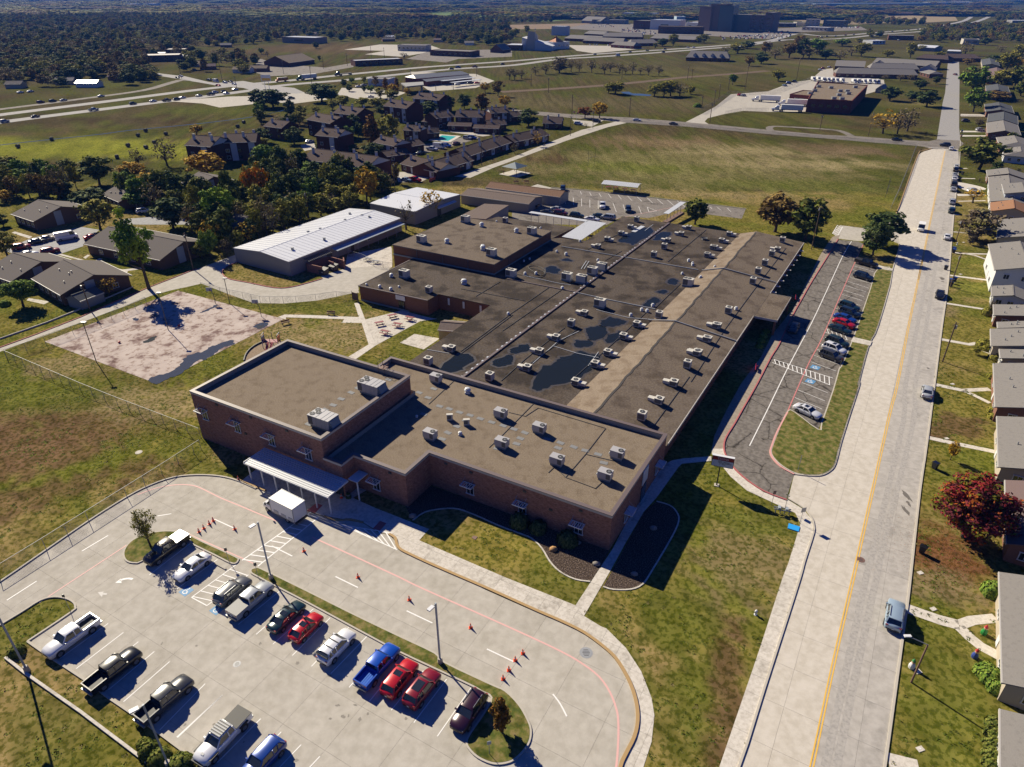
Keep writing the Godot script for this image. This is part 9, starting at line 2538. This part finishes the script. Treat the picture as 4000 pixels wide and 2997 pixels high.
	for r in [[V(28.75,-56.54),"silver fire hydrant on the front lawn"],[V(128.6,-191.7),"silver fire hydrant beside the house kerb"]]:
		var t := thing("fire_hydrant",r[1],"hydrant",v3(r[0]))
		var st := nst()
		lathe(st,[[0.2,0.0],[0.2,0.05],[0.12,0.06],[0.12,0.55],[0.16,0.56],[0.16,0.62],[0.1,0.74],[0.04,0.78],[0.0,0.8]],10)
		obj("barrel",st.commit(),M.white_metal,t)
		boxpart(t,"outlet",Q(0,0.45,0),Q(0.42,0.12,0.12),M.galv)
	for r in [[-26.86,-140.9,0.5],[-22.85,-139.7,-0.45],[-29.12,-137,0.45],[-25.04,-136.3,-0.4],[-27.18,-132.6,-0.45]]:
		table(V(r[0],r[1]),r[2],"red picnic table on the courtyard pad","red picnic tables",M.red_paint)
	for r in [[35.8,-256.3,0.3],[38.3,-255.5,0.1],[41.5,-253.8,-0.1],[44.2,-252.1,0.1]]:
		table(V(r[0],r[1]),r[2],"red picnic table under the white field shelter","tables under the field shelter",M.red_paint)
	for r in [[-39.17,-178.4,-0.4],[-36.67,-176.3,-0.4]]:
		table(V(r[0],r[1]),r[2],"pale metal picnic table in the service yard","tables in the service yard",M.galv)
	bench(V(-41.01,-142.4),-0.1,"brown bench on the courtyard path",plain("bench_brown",col(0.20,0.10,0.07),0.7))
	bench(V(-49.88,-137.5),0.6,"brown bench at the corner of the ball court",M.bench_brown)
	bench(V(1.54,-264.2),-0.1,"red bench beside the blue roofed shelter",M.red_paint)
	bench(V(5.52,-264.7),-0.1,"second red bench beside the blue roofed shelter",M.red_paint)
	bench(V(67.56,-151.3),1.2,"bright red bench on the walk near the porch",plain("bench_red",col(0.40,0.02,0.03),0.5))
	bench(V(47.37,-116.6),1.2,"bright red bench in the shade of the old wing",M.bench_red)
	var t2 := thing("field_shelter","long white gabled picnic shelter on the playing field","shelter")
	var fa := V(32.41,-252.2); var fb := V(44.79,-246.7)
	var fd := (fb - fa).normalized(); var fn := V(fd.y,-fd.x)
	for k in 20:
		for s in [0.0,1.0]:
			var st := nst()
			var q := fa.lerp(fb,(k + 0.5) / 20.0)
			bar(st,v3(q + fn * 6.2 * s,2.7),v3(q + fn * 3.1,3.3),fa.distance_to(fb) / 20.0 - 0.06,0.07)
			obj("roof_strip",st.commit(),M.sheet_white,t2)
	for k in 4:
		for s in [0.3,5.9]:
			post(t2,v3(fa.lerp(fb,0.03 + k * 0.313) + fn * s),v3(fa.lerp(fb,0.03 + k * 0.313) + fn * s,2.75),0.08,M.grey_metal)
	t2 = thing("blue_shelter","square shelter with a blue-green hipped roof on red posts","shelter")
	var bp := pv([-4.1,-279,1.8,-274.4,6.4,-280.4,0.9,-285.3])
	var ap := v3((bp[0] + bp[2]) * 0.5,4.6)
	for k in 4:
		var st := nst()
		var nn := (v3(bp[(k + 1) % 4],3.0) - v3(bp[k],3.0)).cross(ap - v3(bp[k],3.0)).normalized()
		if nn.y < 0: nn = -nn
		tri(st,v3(bp[k],3.0),v3(bp[(k + 1) % 4],3.0),ap,nn)
		obj("roof",st.commit(),plain("roof_teal",col(0.10,0.14,0.16),0.5),t2)
		post(t2,v3(bp[k].lerp(bp[(k + 2) % 4],0.08)),v3(bp[k].lerp(bp[(k + 2) % 4],0.08),3.0),0.1,M.red_paint)
	obj("floor_slab",pmesh(inset(bp,-0.8),0.0,0.12),M.walk_b,t2)
	t2 = thing("ramp_roof","narrow slanting white roof over the ramp behind the school","shelter")
	var ra := v3(V(48.32,-213),3.0); var rb := v3(V(56.06,-224.3),3.6)
	var rs := nst()
	bar(rs,ra,rb,1.8,0.12)
	obj("roof",rs.commit(),M.sheet_white,t2)
	for k in 5:
		var q: Vector3 = ra.lerp(rb,0.1 + k * 0.2)
		post(t2,Q(q.x,0,q.z),q,0.09,M.grey_metal)
	obj("ramp",rmesh(PackedVector2Array([V(ra.x,ra.z),V(rb.x,rb.z)]),1.6,0.0,0.4),plain("ramp_brown",col(0.15,0.09,0.07),0.8),t2)
	for r in [[[[31.71,-293.8,5.8,0.4,"w"],[35.19,-299.3,6.2,0.4,"w"]],"dark goal posts on the left of the playing field"],[[[132.2,-243.3,6.3,0.4,"w"],[135.4,-248.8,6.2,0.4,"w"]],"dark goal posts near the street side of the playing field"]]:
		var t := thing("goal_posts",r[1],"goal")
		var st := nst()
		for a in r[0]:
			post(t,Q(a[0],0,a[1]),Q(a[0],a[2],a[1]),0.06,M.dark_metal)
		bar(st,Q(r[0][0][0],3.0,r[0][0][1]),Q(r[0][1][0],3.0,r[0][1][1]),0.1)
		obj("crossbar",st.commit(),M.dark_metal,t)
	for r in [[V(-69.71,-149),V(-73.02,-151.5),"leaning basketball hoop by the service drive"],[V(-56.56,-141.6),V(-60.15,-144.8),"basketball hoop with a pale board at the court corner"]]:
		var t := thing("basketball_hoop",r[2],"basketball hoop")
		var p: Vector2 = r[0]; var e: Vector2 = p.lerp(r[1],0.35)
		var st := nst()
		tube(st,[v3(p),v3(p,2.4),v3(e,3.2)],[0.07,0.06,0.05],6)
		obj("post",st.commit(),M.dark_metal,t)
		boxpart(t,"backboard",v3(e,3.2),Q(1.4,0.9,0.08),M.pole_grey)
		st = nst()
		lathe(st,[[0.23,0.0],[0.23,0.03],[0.20,0.03]],12,v3(e,2.9) + Q(0.3,0,0.3))
		obj("rim",st.commit(),M.orange_cone,t)
	t2 = thing("playground_frame","blue and red climbing frame with a slide beside the two-storey block","playground")
	var pg := v3(V(-49.55,-126.6))
	t2.position = pg
	for x in [-1.6,0.0,1.6]:
		for z in [-0.8,0.8]:
			post(t2,Q(x,0,z),Q(x,2.9,z),0.07,paint("navy"))
	boxpart(t2,"deck",Q(0,1.3,0),Q(3.2,0.1,1.6),M.red_paint)
	for x in [-0.4,0.4]:
		var st := nst()
		bar(st,Q(x,1.4,0.8),Q(x,0.2,3.0),0.5,0.08)
		obj("slide",st.commit(),plain("slide_red",col(0.40,0.04,0.05),0.4),t2)
	boxpart(t2,"panel",Q(-1.6,1.9,0),Q(0.08,1.0,1.5),paint("navy"))
	boxpart(t2,"panel",Q(1.6,1.9,0),Q(0.08,1.0,1.5),paint("red"))
	for x in [-1.6,1.6]:
		post(t2,Q(x,2.9,-0.8),Q(x,2.9,0.8),0.06,M.white_metal,"top_bar")
	tag(obj("play_border",rmesh(smooth(pv([-53.23,-120.2,-53.78,-123.2,-53.42,-126.4,-51.75,-128.9,-48.71,-129.3]),3),0.2,0.0,0.3),M.black),"black border curving round the playground","border")
	build_small()
func rock(p: Vector2,s: float,m: Material,label: String) -> void:
	var st := nst()
	st.set_smooth_group(0)
	var r := RandomNumberGenerator.new()
	r.seed = int(absf(p.x) * 100)
	var rings := []
	for j in 5:
		var ring := []
		for k in 7:
			var a := TAU * k / 7.0
			var rr: float = [0.9,1.0,0.85,0.5,0.12][j] * r.randf_range(0.85,1.15) * s
			ring.append(v3(p) + Q(cos(a) * rr,[0.0,0.25,0.55,0.8,0.9][j] * s,sin(a) * rr * 0.75))
		rings.append(ring)
	tag(obj("boulder",loft(rings),m),label,"boulder","boulders in the mulch beds")
func fence(pts: PackedVector2Array,h: float,gap: float,label: String,m: Material,wire := 0.015) -> void:
	var t := thing("chain_link_fence" if wire > 0 else "railing",label,"fence")
	var L := 0.0
	var n := 0
	for i in pts.size() - 1:
		var a := pts[i]; var b := pts[i + 1]
		var len := a.distance_to(b)
		var k := maxi(1,int(len / gap))
		var st := nst()
		bar(st,v3(a,h),v3(b,h),0.055)
		obj("top_rail",st.commit(),m,t)
		for j in k + (1 if i == pts.size() - 2 else 0):
			var p := a.lerp(b,float(j) / k)
			if n < 290:
				post(t,v3(p),v3(p,h),0.045,m)
			n += 1
		st = nst()
		var d := (b - a) / len
		var sp := 0.16
		for e in int(len / sp):
			for s in [-1.0,1.0]:
				var p := a + d * (e * sp)
				var q: Vector2 = p + d * h * 0.6 * s
				if (q - a).dot(d) < 0 or (q - a).dot(d) > len: continue
				var u := v3(d) * wire
				tri(st,v3(p,0.03),v3(p,0.03) + u,v3(q,h),Q(-d.y,0,d.x))
				tri(st,v3(p,0.03) + u,v3(q,h) + u,v3(q,h),Q(-d.y,0,d.x))
		obj("wire_mesh",st.commit(),m,t).set_meta("kind","stuff")
func build_fences() -> void:
	var f: Material = plain("fence_steel",col(0.27,0.27,0.265),0.6)
	fence(pv([-100.95,-121.2,-79.27,-108.56,-69.84,-103.31,-51.25,-93.36]),1.9,3.0,"chain link fence between the rough field and the court lawn",f)
	fence(pv([-49.84,-90.01,-50.45,-88.75,-53.12,-83.36,-55.89,-78.03,-58.64,-72.78,-61.44,-67.46,-64.22,-62.33]),1.9,3.0,"chain link fence along the outer kerb of the drive",f)
	fence(pv([-101.21,-121.6,-96.82,-127.5,-93.92,-132.5,-90.94,-137.4,-88.04,-142.7,-85.5,-148.3]),1.9,3.0,"chain link fence between the court and the service lane",f)
	fence(pv([-76.48,-158.1,-67.81,-153.5,-64.21,-152,-59.29,-149.5,-56.91,-149.3,-53.74,-149.2,-50.8,-149.4,-46.45,-150.6,-41.9,-152.3,-38.44,-151.6]),1.7,2.6,"low chain link fence with gates below the service drive",f)
	fence(pv([190.4,-335.3,159.9,-283.3,139.4,-248.8,127.1,-228.6]),1.8,3.0,"chain link fence along the street side of the playing field",M.galv)
	fence(pv([61.5,-400.5,93.2,-387.6,130.1,-364.9,156,-353.1,174.5,-342.6,190.4,-335.3]),1.5,4.0,"low chain link fence along the cross street",f)
	fence(pv([111.2,-432.1,121.8,-452.6,153.6,-518.3]),3.0,3.0,"tall dark fence of the truck yard",M.dark_metal,0.02)
	fence(pv([125.2,-427.8,139.9,-441,154.3,-439.7]),2.2,3.0,"fence along the front of the truck yard",f)
	fence(pv([153.6,-518.3,179.4,-517.1,193.9,-536,244.3,-609.4]),2.2,4.0,"far fence of the truck yard",f)
	fence(pv([-46.08,-182.8,-40.47,-178.6,-36.81,-173.9,-31.57,-171.9]),1.7,2.4,"short fence across the service yard",f)
	fence(pv([-16.3,-309.7,-0,-332.6,15.8,-349.5]),1.6,3.0,"fence between the townhouses and the lane",f)
	var o := thing("safety_fence","orange plastic safety fence at the end of the lane","fence")
	obj("netting",rmesh(pv([-31.8,-266,-29.4,-271.2,-24.5,-277.3]),0.04,0.0,1.1),plain("net_orange",col(0.7,0.09,0.03),0.6),o)
	for p in [[-31.8,-266],[-28.3,-273.5],[-24.5,-277.3]]:
		post(o,Q(p[0],0,p[1]),Q(p[0],1.2,p[1]),0.03,M.dark_metal)
	var gt := thing("walk_gate","dark metal gate beside the kitchen wing corner","gate")
	obj("panel",rmesh(pv([-37.95,-151.3,-36.29,-150.2]),0.05,0.1,2.0),M.rust_metal,gt)
	post(gt,v3(V(-37.95,-151.3)),v3(V(-37.95,-151.3),2.3),0.06,M.dark_metal)
	post(gt,v3(V(-36.29,-150.2)),v3(V(-36.29,-150.2),2.3),0.06,M.dark_metal)
func build_small() -> void:
	var wm: Material = M.white_metal
	sign_post(V(38.77,-75.53),2.6,M.galv,V(0.6,0.6),0.9,"stop sign seen from behind at the side car park exit")
	sign_post(V(39.8,-72.49),2.8,M.galv,V(0.75,0.75),0.3,"grey-backed sign on the sidewalk corner")
	sign_post(V(37.17,-76.41),2.6,M.rust_metal,V(0.5,0.6),0.3,"small brown sign at the side car park exit")
	sign_post(V(43.75,-84.3),3.0,M.galv,V(0.1,1.5),0.5,"thin sign post on the grass strip end")
	sign_post(V(-36.53,-65.19),2.4,M.dark_metal,V(0.35,0.5),0.3,"wheelchair bay sign on the first island tip")
	sign_post(V(-31.82,-62.38),2.6,M.dark_metal,V(0.35,0.5),0.3,"wheelchair bay sign on the median tip")
	sign_post(V(-2.18,-39.46),2.2,M.pole_grey,V(0.4,0.5),0.2,"small blue-grey sign on the round median end")
	sign_post(V(-52.6,-57.25),2.6,M.dark_metal,V(0.3,0.4),0.2,"dark sign post on the grass tongue")
	sign_post(V(64.15,-117.8),2.0,M.red_paint,V(0.35,0.45),-0.4,"small red sign at the wheelchair bays")
	for r in [[5.46,-67.33,"tan",0.6],[10.8,-64.67,"grey",0.55],[15.43,-62.91,"grey",0.5],[-13.89,-73.86,"grey",0.6],[19.35,-71.38,"grey",0.55],[8.75,-68.52,"grey",0.5]]:
		rock(V(r[0],r[1]),r[3],plain("rock_" + r[2],col(0.38,0.22,0.09) if r[2] == "tan" else col(0.22,0.20,0.175),0.9),"ochre boulder in the mulch bed" if r[2] == "tan" else "grey boulder in the mulch bed")
	for p in [[-230.1,-331.7],[-224.6,-349.2],[-189.6,-372.7],[-187.5,-359.8],[-180,-334.1],[-169.5,-329.6],
[-170.8,-341.1],[-200.7,-290.3],[-172.2,-308.2],[-175.3,-363.9]] + [[-147.6,-398.5],[-146.4,-385.4]]:
		var t := thing("hay_bale","round grey-brown hay bale lying in the green meadow","hay bale",Q(p[0],0.85,p[1]),rng.randf() * 3.0,"hay bales in the meadow")
		t.rotation.x = PI * 0.5
		var st := nst()
		lathe(st,[[0.0,-0.75],[0.8,-0.75],[0.86,-0.65],[0.86,0.65],[0.8,0.75],[0.0,0.75]],16)
		obj("bale",st.commit(),grain("hay",[col(0.10,0.085,0.065),col(0.17,0.145,0.11)],1.0,0.95,0.05),t)
		st = nst()
		for y in [-0.35,0.0,0.35]:
			lathe(st,[[0.868,y - 0.03],[0.868,y + 0.03]],16)
		obj("twine",st.commit(),M.black,t)
	var bf := thing("water_valve_assembly","silver water pipes and valves standing on the lawn corner","pipework",v3(V(38.02,-74.54)),-0.3)
	for x in [-0.9,-0.3,0.3,0.9]:
		post(bf,Q(x,0,0),Q(x,0.9,0),0.08,M.galv,"riser")
	for z in [-0.25,0.25]:
		post(bf,Q(-1.2,0.8,z),Q(1.1,0.8,z),0.09,M.galv,"pipe")
	for x in [-0.5,0.5]:
		boxpart(bf,"valve",Q(x,0.95,0),Q(0.35,0.35,0.6),M.pole_grey)
	tag(obj("blue_board",pmesh(pv([38.21,-72.41,39.52,-71.71,38.98,-70.74,37.72,-71.43]),0.02,0.12),plain("board_blue",col(0.02,0.30,0.70),0.5)),"bright blue board lying on the corner of the lawn","board")
	tag(obj("drain_grate",pmesh(pv([-5.47,-69.62,-5.15,-70.04,-4.62,-69.75,-4.94,-69.2]),0.01,0.05),M.rust_metal),"small square drain grate in the front lawn","drain")
	for p in [[50.2,-57.38],[43.94,-48.73],[39.67,-40.02]] + [[51.66,-63.22],[71.43,-93.14]] + [[82.4,-111.07],[116.3,-168.2]] + [[116.3,-168.1],[131.8,-193.9]]:
		var t := thing("meter_cover","pale square meter cover set in a house lawn","meter cover",Q(p[0],0.0,p[1]),0.3,"meter covers in the lawns")
		boxpart(t,"lid",Q(0,0.03,0),Q(0.7,0.06,0.5),M.walk)
		boxpart(t,"eye",Q(0,0.065,0),Q(0.12,0.02,0.12),wm)
	for r in [[V(54.01,-53.78),"green","red","tall green and red festive garden figure by the porch"],[V(51.08,-50.57),"navy","red","small blue and red festive garden figure on the lawn"],[V(43.45,-49.24),"white","green","white garden figure with a green hat near the kerb"]]:
		var t := thing("garden_figure",r[3],"ornament",v3(r[0]))
		var st := nst()
		lathe(st,[[0.0,0.0],[0.32,0.02],[0.34,0.4],[0.2,0.75],[0.0,0.8]],10)
		obj("body",st.commit(),plain("fig_" + r[1],{"green": col(0.02,0.22,0.04),"navy": col(0.03,0.06,0.25),"white": col(0.6,0.6,0.6)}[r[1]],0.5),t)
		st = nst()
		lathe(st,[[0.0,0.72],[0.18,0.8],[0.2,0.95],[0.1,1.1],[0.0,1.12]],10)
		obj("head",st.commit(),plain("fig_skin",col(0.5,0.3,0.2),0.6),t)
		st = nst()
		lathe(st,[[0.22,1.05],[0.0,1.5]],10)
		obj("hat",st.commit(),plain("fig_hat_" + r[2],col(0.4,0.02,0.02) if r[2] == "red" else col(0.03,0.18,0.05),0.6),t)
	for r in [[V(-72.93,-136.4),"red flat ball lying on the ball court"],[V(-81.99,-128.3),"second red ball lying on the ball court"]]:
		var st := nst()
		lathe(st,[[0.0,0.0],[0.22,0.08],[0.28,0.22],[0.2,0.38],[0.0,0.44]],10,v3(r[0],0.03))
		tag(obj("ball",st.commit(),M.bench_red),r[1],"ball")
	var pot := thing("flower_pot","pale round flower pot beside the entrance door","pot",v3(V(-23.72,-78.02),0.03))
	var ps := nst()
	lathe(ps,[[0.0,0.0],[0.22,0.0],[0.34,0.6],[0.28,0.6],[0.24,0.5],[0.0,0.5]],12)
	obj("pot",ps.commit(),M.pole_grey,pot)
	bush(V(-23.72,-78.02),0.4,0.9,"live","small evergreen in the entrance flower pot")
	var mat2 := obj("door_mat",pmesh(pv([-29.08,-75.04,-28.12,-76.8,-27.09,-76.29,-27.75,-74.62]),0.02,0.05),M.kerb_red)
	tag(mat2,"dark red tactile mat on the ramp before the canopy","mat")
	tag(obj("door_mat",pmesh(pv([-19.03,-71.43,-18.33,-72.97,-17.37,-72.49,-18,-70.97]),0.02,0.05),M.kerb_red),"dark red tactile mat on the ramp beside the sidewalk slabs","mat")
	for r in [[34.73,-413.3,4.3,0.3,"w"],[36.71,-413.3,3.7,0.3,"w"]]:
		var t := thing("flag_pole","flag pole with a small flag before the end apartment","flag pole",Q(r[0],0,r[1]),0.0,"flag poles")
		post(t,Vector3.ZERO,Q(0,r[2],0),0.06,wm,"pole")
		boxpart(t,"flag",Q(0.6,r[2] - 0.5,0),Q(1.2,0.8,0.03),plain("flag",col(0.45,0.2,0.2),0.8))
	var bb := thing("billboard","white roadside price board by the dark oaks","billboard",v3(V(-181.3,-549.3)))
	post(bb,Q(-1.5,0,0),Q(-1.5,6,0),0.2,wm)
	post(bb,Q(1.5,0,0),Q(1.5,6,0),0.2,wm)
	boxpart(bb,"board",Q(0,7.5,0),Q(7,4.5,0.4),wm)
	boxpart(bb,"price_panel",Q(0,6.6,0.22),Q(6,1.8,0.05),M.paint_yellow)
	var ds := thing("roof_dish","dark satellite dish with its mast on the old roof","dish",roof_at([V(53.46,-185).x,V(53.46,-185).y])[0])
	var dst := nst()
	lathe(dst,[[0.0,0.25],[0.6,0.32],[0.9,0.5],[0.88,0.5],[0.58,0.36],[0.0,0.29]],14)
	obj("dish",dst.commit(),M.dark_metal,ds)
	boxpart(ds,"base",Q(0,0.12,0),Q(1.4,0.24,1.2),M.pad)
	post(ds,Q(-0.8,0,-0.6),Q(-0.8,1.8,-0.6),0.05,M.dark_metal,"mast")
